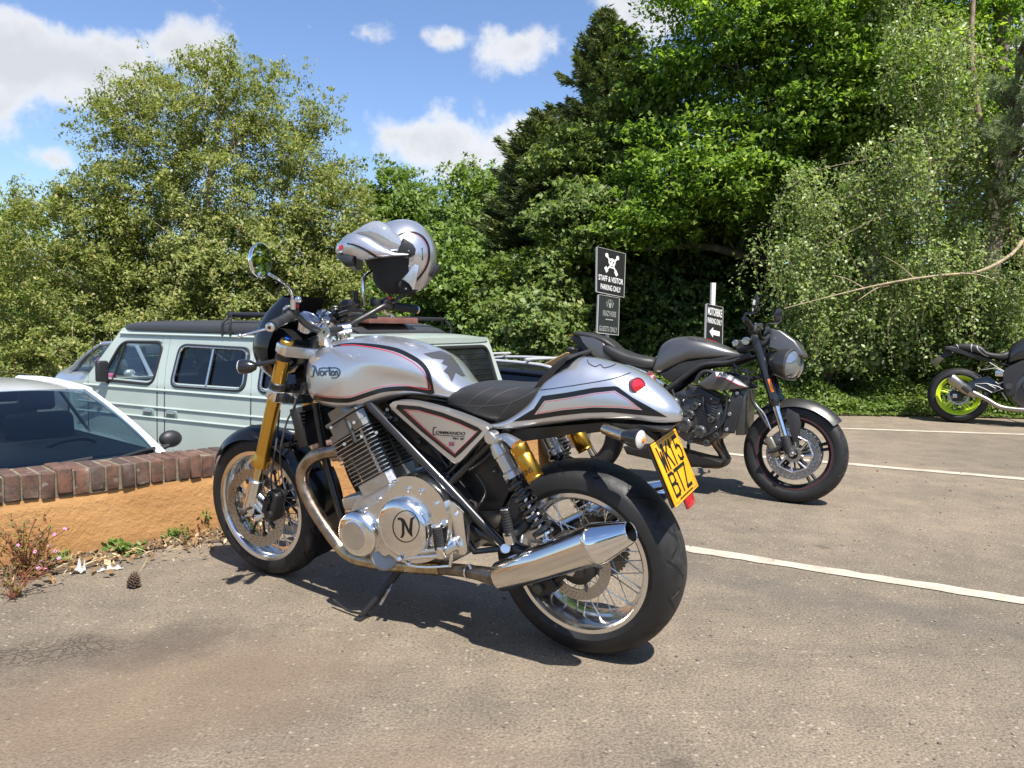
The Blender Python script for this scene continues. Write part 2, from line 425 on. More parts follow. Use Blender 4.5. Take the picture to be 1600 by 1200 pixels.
    dr = nd(nt, 'ShaderNodeTexVoronoi', Scale=1.7, Randomness=1.0); L(vm.outputs[0], dr.inputs['Vector']); sd_ = nd(nt, 'ShaderNodeSeparateColor'); L(dr.outputs['Color'], sd_.inputs[0])
    drip = math_n(nt, 'MULTIPLY', math_n(nt, 'GREATER_THAN', sd_.outputs[0], .55), ramp(nt, math_n(nt, 'ADD', dr.outputs['Distance'], math_n(nt, 'MULTIPLY', mid.outputs['Fac'], .16)), .17, .11)); c = mixc(nt, math_n(nt, 'MULTIPLY', drip, .42), c, (.06, .052, .045))
    strk = nd(nt, 'ShaderNodeMapping'); strk.inputs['Rotation'].default_value = (0, 0, .5); strk.inputs['Scale'].default_value = (.35, 5.0, 1); L(co, strk.inputs['Vector']); sn = nd(nt, 'ShaderNodeTexNoise', Scale=1.6, Detail=5.0, Roughness=.62); L(strk.outputs[0], sn.inputs['Vector'])
    c = mixc(nt, math_n(nt, 'MULTIPLY', ramp(nt, sn.outputs['Fac'], .54, .70), .22), c, (.085, .075, .065))
    L(c, p.inputs['Base Color']); p.inputs['Roughness'].default_value = .9; p.inputs['Specular IOR Level'].default_value = .25
    h = math_n(nt, 'ADD', math_n(nt, 'MULTIPLY', st.outputs['Distance'], -.5), math_n(nt, 'MULTIPLY', fine.outputs['Fac'], 1.0))
    h = math_n(nt, 'ADD', h, math_n(nt, 'MULTIPLY', mid.outputs['Fac'], 1.5)); h = math_n(nt, 'SUBTRACT', h, math_n(nt, 'MULTIPLY', crk, 1.2))
    b = nd(nt, 'ShaderNodeBump', Strength=.9, Distance=.005); L(h, b.inputs['Height']); L(b.outputs[0], p.inputs['Normal'])
    return m
ASPH = asphalt()
def sheet(name, pts, m, z):
    g = G(); g.bm.faces.new([g.bm.verts.new((*p, z)) for p in pts]); o = mk(name, g, m, flat=True); tag(o, kind='structure'); return o
SOIL = mat('soil', (.10, .072, .048), .95, var=.45, vscale=14, bump=.8, bscale=45, bdist=.012)
GRASSY = mat('meadow', (.07, .10, .03), .95, var=.4, vscale=2.0)
sheet('ground', [(-700, -300), (700, -300), (700, 900), (-700, 900)], GRASSY, -.97)
g = G(); rows = [[g.bm.verts.new((x, y, z)) for x in (-26, 6)] for y, z in ((-6, -.92), (9.5, -.92), (12.5, -.80), (18, -.76))]
for a, b in zip(rows, rows[1:]): g.bm.faces.new((a[0], a[1], b[1], b[0]))
tag(mk('lower_car_park', g, mat('old_asphalt', (.14, .13, .115), .9, var=.2, vscale=6), flat=True), kind='structure')
W0, WD = V((-1.52, 3.577, 0)), V((math.cos(R_(45)), math.sin(R_(45)), 0)); WN = V((WD.y, -WD.x, 0))      # wall foot, its run, its face
def wl(t, n=0.0, z=0.0): p = W0 + WD * t + WN * n; return V((p.x, p.y, z))
edge = [(*wl(-9, -.1).xy,), (*wl(2.75, -.1).xy,), (.95, 9.6), (1.0, 16)]
g = G(); pl = [V((x, y, 0)) for x, y in [*edge, (60, 16), (60, -20), (-14, -20)]]
g.prism([p for p in pl], [p - V((0, 0, 1.0)) for p in pl]); tag(mk('car_park', g, ASPH, flat=True), kind='structure')
sheet('verge', [(1.0, 9.75), (2.4, 9.32), (3.7, 9.17), (5.0, 9.3), (6.4, 9.12), (9, 9.2), (59, 9.4), (59, 15.9), (1.05, 15.9)], SOIL, .012)
# painted bay lines
PAINT = None
def paint_mat():
    m = bpy.data.materials.new('line_paint'); m.use_nodes = True; nt = m.node_tree; p = P(m); L = nt.links.new
    tc = nd(nt, 'ShaderNodeTexCoord'); n = nd(nt, 'ShaderNodeTexNoise', Scale=55., Detail=6.0, Roughness=.7); L(tc.outputs['Object'], n.inputs['Vector'])
    n2 = nd(nt, 'ShaderNodeTexNoise', Scale=9., Detail=5.0, Roughness=.65); L(tc.outputs['Object'], n2.inputs['Vector'])
    c = mixc(nt, ramp(nt, n2.outputs['Fac'], .35, .7), (.46, .41, .32), (.33, .29, .225))
    w = ramp(nt, math_n(nt, 'ADD', n.outputs['Fac'], math_n(nt, 'MULTIPLY', n2.outputs['Fac'], .6)), .60, .42)
    c = mixc(nt, math_n(nt, 'MULTIPLY', w, .8), c, (.20, .18, .155)); L(c, p.inputs['Base Color']); p.inputs['Roughness'].default_value = .85
    b = nd(nt, 'ShaderNodeBump', Strength=.6, Distance=.004); L(n.outputs['Fac'], b.inputs['Height']); L(b.outputs[0], p.inputs['Normal'])
    return m
PAINT = paint_mat()
def bay_line(a, b, w):
    a, b = V(a), V(b); d = (b - a).normalized(); n = V((-d.y, d.x)) * w / 2; k = 60; g = G(); rows = []
    for i in range(k + 1):
        p = a.lerp(b, i / k); j = RNG.normal(0, .006, 2)
        rows.append([g.bm.verts.new((*(p + n * (1 + j[0] / w * 2)), .004)), g.bm.verts.new((*(p - n * (1 + j[1] / w * 2)), .004))])
    for q, r in zip(rows, rows[1:]): g.bm.faces.new((q[0], q[1], r[1], r[0]))
    tag(mk('bay_line', g, PAINT, flat=True), kind='structure')
bay_line((.70, 3.60), (4.4, 1.62), .095); bay_line((1.72, 6.29), (6.6, 4.0), .105); bay_line((3.26, 8.02), (9.4, 7.2), .10)

# ------------------------------------------------------------------ low wall with a brick coping
def stucco():
    m = mat('orange_render', (.50, .245, .075), .9); nt = m.node_tree; p = P(m); L = nt.links.new
    tc = nd(nt, 'ShaderNodeTexCoord'); n = nd(nt, 'ShaderNodeTexNoise', Scale=26., Detail=7.0, Roughness=.66); L(tc.outputs['Object'], n.inputs['Vector'])
    n2 = nd(nt, 'ShaderNodeTexNoise', Scale=3.2, Detail=4.0); L(tc.outputs['Object'], n2.inputs['Vector'])
    c = mixc(nt, ramp(nt, n2.outputs['Fac'], .3, .7), (.36, .18, .062), (.43, .235, .09))
    sp = nd(nt, 'ShaderNodeSeparateXYZ'); L(tc.outputs['Object'], sp.inputs[0])
    dirt = math_n(nt, 'MULTIPLY', ramp(nt, math_n(nt, 'ADD', sp.outputs['Z'], math_n(nt, 'MULTIPLY_ADD', n2.outputs['Fac'], .16, -.08)), .07, -.02), .6)
    c = mixc(nt, dirt, c, (.20, .11, .05)); L(c, p.inputs['Base Color'])
    b = nd(nt, 'ShaderNodeBump', Strength=1.0, Distance=.010); L(math_n(nt, 'MULTIPLY', n.outputs['Fac'], ramp(nt, sp.outputs['Z'], .275, .235, .35, 1.0)), b.inputs['Height']); L(b.outputs[0], p.inputs['Normal'])
    return m
def brick_mat():
    m = mat('coping_brick', (.2, .1, .07), .88); nt = m.node_tree; p = P(m); L = nt.links.new
    tc = nd(nt, 'ShaderNodeTexCoord'); gm = nd(nt, 'ShaderNodeNewGeometry'); r = gm.outputs['Random Per Island']
    n = nd(nt, 'ShaderNodeTexNoise', Scale=32., Detail=7.0, Roughness=.7); L(tc.outputs['Object'], n.inputs['Vector'])
    n2 = nd(nt, 'ShaderNodeTexNoise', Scale=9., Detail=5.0, Roughness=.7); L(tc.outputs['Object'], n2.inputs['Vector'])
    c = mixc(nt, ramp(nt, r, .1, .9), (.070, .042, .031), (.135, .062, .037)); c = mixc(nt, math_n(nt, 'GREATER_THAN', r, .93), c, (.20, .07, .04))
    c = mixc(nt, math_n(nt, 'MULTIPLY', ramp(nt, n.outputs['Fac'], .40, .66), .8), c, (.045, .035, .03)); c = mixc(nt, math_n(nt, 'MULTIPLY', ramp(nt, n2.outputs['Fac'], .40, .28), .55), c, (.23, .075, .03))
    li = nd(nt, 'ShaderNodeTexVoronoi', Scale=26.); L(tc.outputs['Object'], li.inputs['Vector'])
    sc = nd(nt, 'ShaderNodeSeparateColor'); L(li.outputs['Color'], sc.inputs[0])
    spot = math_n(nt, 'MULTIPLY', math_n(nt, 'GREATER_THAN', sc.outputs[0], .80), ramp(nt, math_n(nt, 'ADD', li.outputs['Distance'], math_n(nt, 'MULTIPLY', n.outputs['Fac'], .3)), .46, .34))
    c = mixc(nt, math_n(nt, 'MULTIPLY', spot, .5), c, (.24, .21, .18))
    c = mixc(nt, math_n(nt, 'MULTIPLY', ramp(nt, n2.outputs['Fac'], .5, .75), .45), c, (.22, .18, .15)); L(c, p.inputs['Base Color'])
    b = nd(nt, 'ShaderNodeBump', Strength=.8, Distance=.005); L(n.outputs['Fac'], b.inputs['Height']); L(b.outputs[0], p.inputs['Normal'])
    return m
def build_wall():
    e = empty('garden_wall', M.Translation(wl(0)), 'low orange rendered retaining wall with brick coping beside the silver motorcycle', 'wall')
    w0, d, nn = V((0, 0, 0)), WD, WN
    q = lambda t, n, z: w0 + d * t + nn * n + V((0, 0, z))
    g = G(); A = [q(-9, 0, -.02), q(2.72, 0, -.02), q(2.72, 0, .285), q(-9, 0, .285)]
    # front skin slightly wavy
    T, Z = 150, 8
    def f(u, v):
        t = -9 + 11.72 * u; z = -.02 + .305 * v; return q(t, .006 * math.sin(t * 3.1) + .004 * math.sin(t * 11 + z * 9), z)
    g.grid(f, T, Z); g.prism([q(-9, -.2, -.93), q(2.72, -.2, -.93), q(2.72, -.2, .285), q(-9, -.2, .285)], [q(-9, -.012, -.93), q(2.72, -.012, -.93), q(2.72, -.012, .285), q(-9, -.012, .285)])
    mk('rendered_body', g, stucco(), e)
    g = G(); gm = G(); t = -9.0; gm.box(q(-3.14, -.105, .334), (11.7, .205, .108), M.Rotation(R_(45), 3, 'Z'))
    while t < 2.66:
        w = .052 + RNG.normal(0, .003); rot = M.Rotation(R_(45) + RNG.normal(0, .012), 3, 'Z') @ M.Rotation(RNG.normal(0, .015), 3, 'Y') @ M.Rotation(RNG.normal(0, .012), 3, 'X')
        g.box(q(t + w / 2, -.10 + RNG.normal(0, .003), .339 + RNG.normal(0, .0025)), (w, .215, .106 + RNG.normal(0, .002)), rot, .006, 2); t += w + .0095
    for v in g.bm.verts: v.co += V(RNG.normal(0, .0011, 3))
    mk('brick_coping', g, brick_mat(), e, sharp=60); mk('mortar', gm, mat('mortar', (.16, .13, .09), .95, bump=.8, bscale=120, bdist=.004, var=.3, vscale=20), e)
build_wall()
# ------------------------------------------------------------------ foliage
def leaf_mat(name, c0, c1, c2, tr=.35, rough=.5):
    m = bpy.data.materials.new(name); m.use_nodes = True; nt = m.node_tree; p = P(m); L = nt.links.new
    gm = nd(nt, 'ShaderNodeNewGeometry'); r = gm.outputs['Random Per Island']
    tc = nd(nt, 'ShaderNodeTexCoord'); n = nd(nt, 'ShaderNodeTexNoise', Scale=.9, Detail=3.0); L(tc.outputs['Object'], n.inputs['Vector'])
    c = mixc(nt, ramp(nt, math_n(nt, 'ADD', math_n(nt, 'MULTIPLY', r, .6), math_n(nt, 'MULTIPLY', n.outputs['Fac'], .45)), .2, .8), c0, c1)
    c = mixc(nt, math_n(nt, 'GREATER_THAN', r, .88), c, c2)
    L(c, p.inputs['Base Color']); p.inputs['Roughness'].default_value = rough; p.inputs['Specular IOR Level'].default_value = .35
    t = nd(nt, 'ShaderNodeBsdfTranslucent'); L(mixc(nt, 1.0, c, (1.25, 1.35, .55), 'MULTIPLY'), t.inputs['Color'])
    mx = nd(nt, 'ShaderNodeMixShader'); mx.inputs[0].default_value = tr; L(p.outputs[0], mx.inputs[1]); L(t.outputs[0], mx.inputs[2])
    L(mx.outputs[0], nt.nodes['Material Output'].inputs['Surface']); return m
def rnd_dir(n):
    v = RNG.normal(size=(n, 3)); return v / np.linalg.norm(v, axis=1, keepdims=True)
def quads_obj(name, Vv, mats, parent):
    """Vv: (N,4,3) leaf corners"""
    n = len(Vv); me = bpy.data.meshes.new(name); me.vertices.add(n * 4); me.loops.add(n * 4); me.polygons.add(n)
    me.vertices.foreach_set('co', Vv.reshape(-1).astype(np.float32)); me.loops.foreach_set('vertex_index', np.arange(n * 4, dtype=np.int32))
    me.polygons.foreach_set('loop_start', np.arange(0, n * 4, 4, dtype=np.int32)); me.update(calc_edges=True); me.materials.append(mats)
    o = bpy.data.objects.new(name, me); COL.objects.link(o)
    if parent: o.parent = parent
    return o
def leaves(name, C, size, m, parent, up=.55, asp=.55, droop=0.0, out=None, lvar=.35):
    n = len(C); C = np.asarray(C); a = rnd_dir(n); a[:, 2] -= droop; a /= np.linalg.norm(a, axis=1, keepdims=True)
    nn = rnd_dir(n) * .8 + np.array([0, 0, up * 1.3]) + np.array(sd) * .75
    if out is not None: nn = nn + out
    nn -= a * (nn * a).sum(1, keepdims=True); nn /= np.linalg.norm(nn, axis=1, keepdims=True) + 1e-9
    b = np.cross(nn, a); s = (size * (1 + lvar * RNG.normal(size=n)).clip(.4, 1.8))[:, None]
    Q = np.stack([C - a * s * .5, C + b * s * asp * .5 + nn * s * .08, C + a * s * .5 - nn * s * .06, C - b * s * asp * .5 + nn * s * .08], 1)
    return quads_obj(name, Q, m, parent)
BARK = mat('bark', (.13, .105, .08), .95, var=.4, vscale=12, bump=.8, bscale=30, bdist=.01)
TWIG = mat('pale_twig', (.30, .25, .18), .9, var=.3, vscale=8)
def ellip(px, py, Y, rx, ry, depth, n):
    c = at(px, py, Y); k = Y / FPX; return (np.array(c), np.array([rx * k, depth, ry * k]), n)
def tree(name, label, cat, base, crowns, lm, nleaf, size, cl=.35, bark=None, r0=.16, limbs=7, show=70, up=.55, asp=.55, flat=.6, droop=0.0, group=None, shell=.45, keep=None, twigs=0, fine=.33):
    base = np.array(base, float); e = empty(name, M.Translation(V(base)), label, cat, group); tips = []
    for c, r, n in crowns:
        d = rnd_dir(n); u = RNG.random((n, 1)) ** shell; tips.append(c + d * u * r)
    T = np.concatenate(tips) - base
    if keep is not None: T = T[keep(T + base)]
    top = T[T[:, 2].argmax()]; cen = T.mean(0)
    # skeleton: trunk, limbs, branches that end in the leaf clumps
    g = G(); tp = [np.zeros(3), np.array([cen[0] * .25, cen[1] * .25, max(cen[2] * .45, .3)]), np.array([cen[0] * .8, cen[1] * .8, cen[2] * .95]), top * .9]
    tc = [np.array(p) for p in catmull([V(p) for p in tp], 8)]
    g.tube([V(p) for p in tc], [r0 * (1 - .86 * i / (len(tc) - 1)) for i in range(len(tc))], 9)
    nodes = [(p, r0 * (1 - .86 * i / (len(tc) - 1))) for i, p in enumerate(tc)][3:]
    order = RNG.permutation(len(T)); cand = T[order[:400]]; far = [cand[0]]
    for _ in range(limbs - 1):
        dd = np.min([np.linalg.norm(cand - f, axis=1) for f in far], axis=0); far.append(cand[dd.argmax()])
    def branch(tip, rmax, seg):
        P_ = np.array([q[0] for q in nodes]); dz = tip[2] - P_[:, 2]; d = np.linalg.norm(P_ - tip, axis=1) + np.where(dz < .1 * d0, .8, 0) * d0 * .5
        i = d.argmin(); s, rs = nodes[i]; r = min(rs * .7, rmax); L = np.linalg.norm(tip - s)
        mid = (s + tip) / 2 + np.array([0, 0, .12 * L]) + RNG.normal(0, .06 * L, 3); pts = [V(s), V(mid), V(tip)]; cs = catmull(pts, 4)
        g.tube(cs, [max(r * (1 - .8 * k / (len(cs) - 1)), .004) for k in range(len(cs))], seg, cap=False)
        nodes.extend([(np.array(c), r * (1 - .8 * k / (len(cs) - 1))) for k, c in enumerate(cs)][2:])
    d0 = np.linalg.norm(top) * .4
    for t in far: branch(t * .93, r0 * .45, 6)
    for t in T[order[:show]]: branch(t, r0 * .16, 4)
    for t in T[order[show:show + twigs]]: branch(t, .012, 3)
    mk('trunk', g, bark or BARK, e, sharp=80)
    # leaves gathered in clumps round the tips
    ns = 9; k = nleaf // (len(T) * ns) + 1; sc_ = cl * (.6 + .8 * RNG.random((len(T), 1, 1))); s1 = (rnd_dir(len(T) * ns) * (RNG.random((len(T) * ns, 1)) ** .4) * 1.55).reshape(len(T), ns, 3) * sc_; s1[..., 2] *= flat
    s2 = (rnd_dir(len(T) * ns * k) * (RNG.random((len(T) * ns * k, 1)) ** .4) * 1.6).reshape(len(T), ns, k, 3) * cl * fine * (.5 + RNG.random((len(T), ns, 1, 1))); s2[..., 2] *= max(flat, .45)
    C = (T[:, None, None] + s1[:, :, None] + s2).reshape(-1, 3); o = C - cen; o /= np.linalg.norm(o, axis=1, keepdims=True) + 1e-9
    leaves('crown', C, size, lm, e, up, asp, droop, o * .7)
    return e
def spruce(label, base, h, r, lm, n_wh=26, y0=.05, seed=1, group=None, sz=.16, dens=1.0):
    e = empty('spruce_tree', M.Translation(V(base)), label, 'tree', group); g = G(); g.tube([V((0, 0, 0)), V((.02, 0, h * .5)), V((0, 0, h))], [.14, .09, .012], 8)
    C = []; A = []
    for w in range(n_wh):
        f = (w + .3) / n_wh; z = h * (y0 + (1 - y0) * f); L = r * (1 - f) ** .68 * (1 + .15 * RNG.normal()) + .06; nb = int(7 + 5 * (1 - f)); a0 = RNG.random() * 6.28
        for b in range(nb):
            a = a0 + b * 6.283 / nb + RNG.normal(0, .22); l = L * RNG.uniform(.62, 1.15); rise = .35 * f - .12
            d = np.array([math.cos(a), math.sin(a), 0]); pts = []
            for k in range(6):
                t = k / 5; pts.append(d * l * t + np.array([0, 0, z + l * (rise * t - .42 * t * t * (1 - f) + .22 * t ** 3)]))
            g.tube([V(p) for p in pts], [.016 * (1 - f * .6), .013, .010, .008, .005, .003], 4, cap=False)
            m = int(max(8, 60 * l * dens)); tt = RNG.random(m) ** .75 * 1.02; side = RNG.normal(0, 1, m) * .16 * (1.1 - tt) * (l ** .5)
            P0 = np.array([np.interp(tt, np.linspace(0, 1, 6), [p[i] for p in pts]) for i in range(3)]).T
            s = np.array([-d[1], d[0], 0]); P0 = P0 + side[:, None] * s + np.stack([np.zeros(m), np.zeros(m), -np.abs(RNG.normal(0, .05, m)) - .25 * np.abs(side)], 1)
            C.append(P0); ax = d * .8 + np.sign(side)[:, None] * s * .7 + RNG.normal(0, .25, (m, 3)) + np.array([0, 0, -.25 + .6 * f]); A.append(ax)
    C = np.concatenate(C); A = np.concatenate(A); A /= np.linalg.norm(A, axis=1, keepdims=True)
    n = len(C); Q = []
    for rep in range(2):
        nn = rnd_dir(n) + np.array([0, 0, .5]); nn -= A * (nn * A).sum(1, keepdims=True); nn /= np.linalg.norm(nn, axis=1, keepdims=True); b = np.cross(nn, A); s = (sz * RNG.uniform(.6, 1.3, n))[:, None]
        off = RNG.normal(0, .03, (n, 3))
        Q.append(np.stack([C + off - A * s * .4, C + off + b * s * .11, C + off + A * s * .6, C + off - b * s * .11], 1))
    mk('trunk', g, BARK, e, sharp=80); quads_obj('crown', np.concatenate(Q), lm, e); return e
def weeping(label, base, px_tips, Y0, lm, nstr, name='birch_tree', size=.05, trunk=None, barkm=None, cat='tree', lens=(.5, 1.3), per=26, spread=.06):
    """birch: strands of small leaves hanging from arching twigs. px_tips: list of (px,py,Y, rx,ry,depth,n)"""
    base = V(base); e = empty(name, M.Translation(base), label, cat); g = G(); g2 = G()
    tp = [V(p) - base for p in trunk]; tr = catmull(tp, 6); g.tube(tr, [.085 * (1 - .75 * i / (len(tr) - 1)) for i in range(len(tr))], 8)
    C = []
    for (px, py, Y, rx, ry, dep, n) in px_tips:
        c, r, _ = ellip(px, py, Y, rx, ry, dep, n); m_ = max(4, n // 6); d = rnd_dir(m_) * RNG.random((m_, 1)) ** .35; S = np.repeat(c + d * r - np.array(base), 5, 0); S = S + RNG.normal(0, 1, S.shape) * np.array([.13, .10, .07])
        for q, s in enumerate(S):
            if q % 19 == 0:
                i = min(range(len(tr)), key=lambda k: (tr[k] - V(s)).length + max(0, tr[k].z - s[2]) * .3); a = tr[i]; mid = (a + V(s)) / 2 + V((RNG.normal(0, .2), RNG.normal(0, .2), .12 * (a - V(s)).length + RNG.normal(0, .1)))
                g.tube(catmull([a, mid, V(s)], 5), [.012, .011, .010, .009, .008, .007, .006, .005, .0045, .004, .003], 5, cap=False)
            L = RNG.uniform(*lens); sw = RNG.normal(0, .16, 2); pts = [V(s) + V((sw[0] * t + .05 * math.sin(5 * t + q), sw[1] * t, .10 * math.sin(math.pi * min(t * 2.2, 1)) - L * t ** 1.25)) for t in (0, .2, .4, .6, .8, 1)]
            g2.tube(pts, [.004, .0035, .003, .003, .0025, .002], 3, cap=False)
            tt = RNG.random(per); I = np.array([np.interp(tt, np.linspace(0, 1, 6), [p[i] for p in pts]) for i in range(3)]).T; C.append(I + RNG.normal(0, spread, (per, 3)))
    mk('trunk', g, barkm or BARK, e, sharp=80); mk('hanging_twigs', g2, mat('birch_twig', (.16, .11, .075), .9), e, sharp=80)
    leaves('crown', np.concatenate(C), size, lm, e, .25, .62, .55); return e

LM_olive = leaf_mat('olive_leaf', (.125, .160, .04), (.275, .305, .075), (.36, .31, .12), .36)
LM_green = leaf_mat('fresh_leaf', (.09, .15, .03), (.19, .265, .055), (.26, .33, .085), .38)
LM_beech = leaf_mat('beech_leaf', (.085, .17, .026), (.26, .37, .05), (.38, .46, .09), .48)
LM_mid = leaf_mat('mid_leaf', (.085, .14, .032), (.195, .255, .062), (.27, .29, .095), .36)
LM_birch = leaf_mat('birch_leaf', (.12, .18, .055), (.32, .40, .145), (.46, .52, .26), .40, .4)
LM_spruce = leaf_mat('spruce_needle', (.06, .095, .036), (.16, .19, .066), (.21, .21, .085), .18)
LM_pine = leaf_mat('pine_needle', (.17, .23, .12), (.30, .36, .2), (.36, .4, .25), .2)
LM_dark = leaf_mat('shade_toned_leaf', (.045, .085, .02), (.105, .165, .035), (.16, .22, .05), .38)  # leaf greens darkened so the colour itself carries the wood's inner shade
def base_of(px, Y, z=-.92): p = at(px, 505, Y); return (p.x, Y, z)

tree('broad_tree', 'broad round olive-green tree with pale twigs behind the pale green van', 'tree', base_of(350, 18.5), [
    ellip(345, 335, 18.5, 232, 254, 2.2, 700), ellip(345, 330, 18.5, 190, 215, 1.8, 260), ellip(110, 430, 18, 170, 140, 2.0, 240), ellip(430, 470, 17.5, 200, 140, 2.0, 260), ellip(230, 560, 17, 260, 70, 1.6, 220), ellip(200, 380, 18, 130, 120, 1.6, 150), ellip(530, 400, 18, 70, 120, 1.4, 90)],
    LM_olive, 330000, .072, .26, TWIG, .30, 18, 380, .45, .5, .75, 0, None, .22, None, 900, .4)
tree('leafy_tree', 'bright green tree at the left edge behind the white car', 'tree', base_of(-20, 21), [ellip(10, 410, 21, 105, 105, 1.8, 110), ellip(-60, 520, 20, 160, 120, 1.8, 100)], LM_green, 26000, .105, .36, None, .2, 6, 40)
tree('leafy_tree', 'light green tree showing above the helmet on the skyline', 'tree', base_of(625, 23), [ellip(600, 330, 23, 48, 80, 1.4, 70), ellip(645, 345, 22.5, 50, 62, 1.4, 60), ellip(600, 450, 22, 90, 110, 1.8, 130)], LM_green, 32000, .115, .34, None, .2, 6, 60)
tree('leafy_tree', 'light green rounded tree on the skyline left of the spruces', 'tree', base_of(745, 21), [ellip(745, 350, 21, 75, 88, 1.8, 150), ellip(790, 300, 21, 35, 45, 1., 30), ellip(690, 430, 20, 90, 110, 1.8, 120)], LM_green, 36000, .115, .36, None, .2, 6, 60)
tree('leafy_bush', 'bright leafy bush to the right of the helmet behind the van tail', 'bush', base_of(680, 13.5), [ellip(690, 480, 13.5, 100, 120, 1.2, 150), ellip(740, 555, 12.8, 85, 70, .9, 110), ellip(640, 560, 13, 110, 60, .9, 90)], LM_green, 36000, .088, .26, None, .08, 6, 50, .5, .75)
tree('leafy_bush', 'olive shrub right behind the silver motorcycle seat', 'bush', base_of(830, 12.0), [ellip(830, 530, 12.0, 72, 85, .8, 120), ellip(880, 440, 12.5, 55, 95, .8, 90), ellip(800, 470, 12.8, 60, 70, .8, 70)], LM_mid, 30000, .075, .24, None, .07, 6, 50, .45, .7)
spruce('brownish spruce with a spiky tip left of the tall spruce', base_of(842, 14.6), 5.95, 2.1, LM_spruce, 34, .06, 1, None, .15, 4.2)
spruce('tall dark spruce rising highest above the parking signs', base_of(936, 15.6), 8.2, 2.35, LM_spruce, 46, .06, 1, None, .15, 4.4)
tree('hazel_tree', 'pale green tree with layered sprays in front of the spruces', 'tree', base_of(930, 13.2, 0), [ellip(905, 245, 13.2, 75, 45, .8, 50), ellip(925, 340, 12.6, 85, 75, 1.0, 100), ellip(1010, 170, 13.2, 65, 90, 1.0, 80), ellip(1000, 450, 13.2, 70, 60, .8, 60)], LM_mid, 40000, .082, .28, None, .1, 7, 70, .7, .6, .35)
tree('beech_tree', 'big bright green beech filling the top right of the picture', 'tree', base_of(1260, 12.8, 0), [
    ellip(1110, 110, 12.2, 120, 125, 1.2, 150), ellip(1280, 40, 11.6, 230, 120, 1.6, 330), ellip(1120, 270, 11.8, 170, 90, 1.3, 200), ellip(1350, 150, 11.2, 150, 95, 1.2, 200), ellip(1480, 40, 11.8, 160, 120, 1.4, 190), ellip(1250, 300, 12.4, 170, 100, 1.2, 170), ellip(1010, 350, 11.8, 70, 40, .9, 50), ellip(1280, 190, 11.6, 140, 90, 1.2, 150), ellip(1480, 190, 11.9, 130, 120, 1.2, 150), ellip(1200, -90, 12.0, 260, 100, 1.6, 250)],
    LM_beech, 190000, .070, .33, None, .24, 16, 200, .95, .6, .24, 0, None, .5, None, 140)
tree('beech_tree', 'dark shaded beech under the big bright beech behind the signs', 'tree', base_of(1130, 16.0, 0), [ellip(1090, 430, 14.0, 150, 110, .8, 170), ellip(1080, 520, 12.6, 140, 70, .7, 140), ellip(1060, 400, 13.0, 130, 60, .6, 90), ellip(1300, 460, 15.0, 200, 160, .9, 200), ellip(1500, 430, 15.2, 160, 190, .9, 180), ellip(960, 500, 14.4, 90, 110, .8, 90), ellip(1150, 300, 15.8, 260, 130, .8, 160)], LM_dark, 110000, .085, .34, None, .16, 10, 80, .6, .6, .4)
weeping('birch with weeping pale green strands and slanting pinkish trunk at the right', base_of(1640, 10.2, 0), [
    (1480, 110, 9.8, 95, 75, .7, 90), (1420, 250, 9.6, 110, 70, .7, 100), (1290, 310, 9.7, 90, 45, .5, 70), (1520, 260, 9.5, 85, 90, .6, 110), (1250, 400, 9.4, 60, 35, .5, 50), (1390, 400, 9.4, 80, 45, .5, 70), (1540, 420, 9.4, 90, 60, .5, 90), (1340, 462, 9.5, 110, 20, .3, 60), (1520, 455, 9.5, 90, 25, .3, 55), (1430, 20, 10, 80, 50, .6, 55)], 9.6, LM_birch, 0,
    trunk=[at(1660, 640, 10.2), at(1606, 430, 10.0), at(1570, 330, 9.8), at(1535, 210, 9.8), at(1518, 90, 9.9), at(1525, -60, 10)], barkm=mat('birch_bark', (.24, .16, .12), .85, var=.35, vscale=16, bump=.5), size=.040, per=85, lens=(.4, .95))
def pine_edge():
    base = V((6.35, 9.35, 0)); e = empty('pine_tree', M.Translation(base), 'pale long-needled pine branches at the far right edge', 'tree'); g = G()
    top = at(1640, -120, 9.2) - base; g.tube([V((0.3, .4, 0)), top * .5 + V((.3, .3, 0)), top], [.11, .09, .05], 8); C = []; A = []
    for (px, py, rx, ry, n) in ((1590, 120, 45, 55, 26), (1610, 200, 55, 50, 26), (1575, 215, 32, 40, 14), (1620, 60, 50, 50, 18), (1600, 290, 30, 30, 8)):
        c, r, _ = ellip(px, py, 8.9, rx, ry, .35, n); d = rnd_dir(n) * RNG.random((n, 1)) ** .4
        for s in c + d * r - np.array(base):
            m = V((top.x * .9, .3, s[2] - .2)); g.tube([m, (m + V(s)) / 2 + V((0, 0, .05)), V(s)], [.016, .012, .007], 4, cap=False)
            ax = (s - np.array(m)); ax /= np.linalg.norm(ax); k = 90; dd = rnd_dir(k) * .8 + ax * .9; dd /= np.linalg.norm(dd, axis=1, keepdims=True)
            o = s - ax * RNG.random((k, 1)) * .16; C.append(o); A.append(dd)
    C = np.concatenate(C); A = np.concatenate(A); n = len(C); nn = rnd_dir(n); nn -= A * (nn * A).sum(1, keepdims=True); nn /= np.linalg.norm(nn, axis=1, keepdims=True); L = RNG.uniform(.07, .13, (n, 1)); w = .0035
    quads_obj('crown', np.stack([C - nn * w, C + nn * w, C + A * L + nn * w * .4, C + A * L - nn * w * .4], 1), LM_pine, e); mk('trunk', g, BARK, e, sharp=80)
pine_edge()
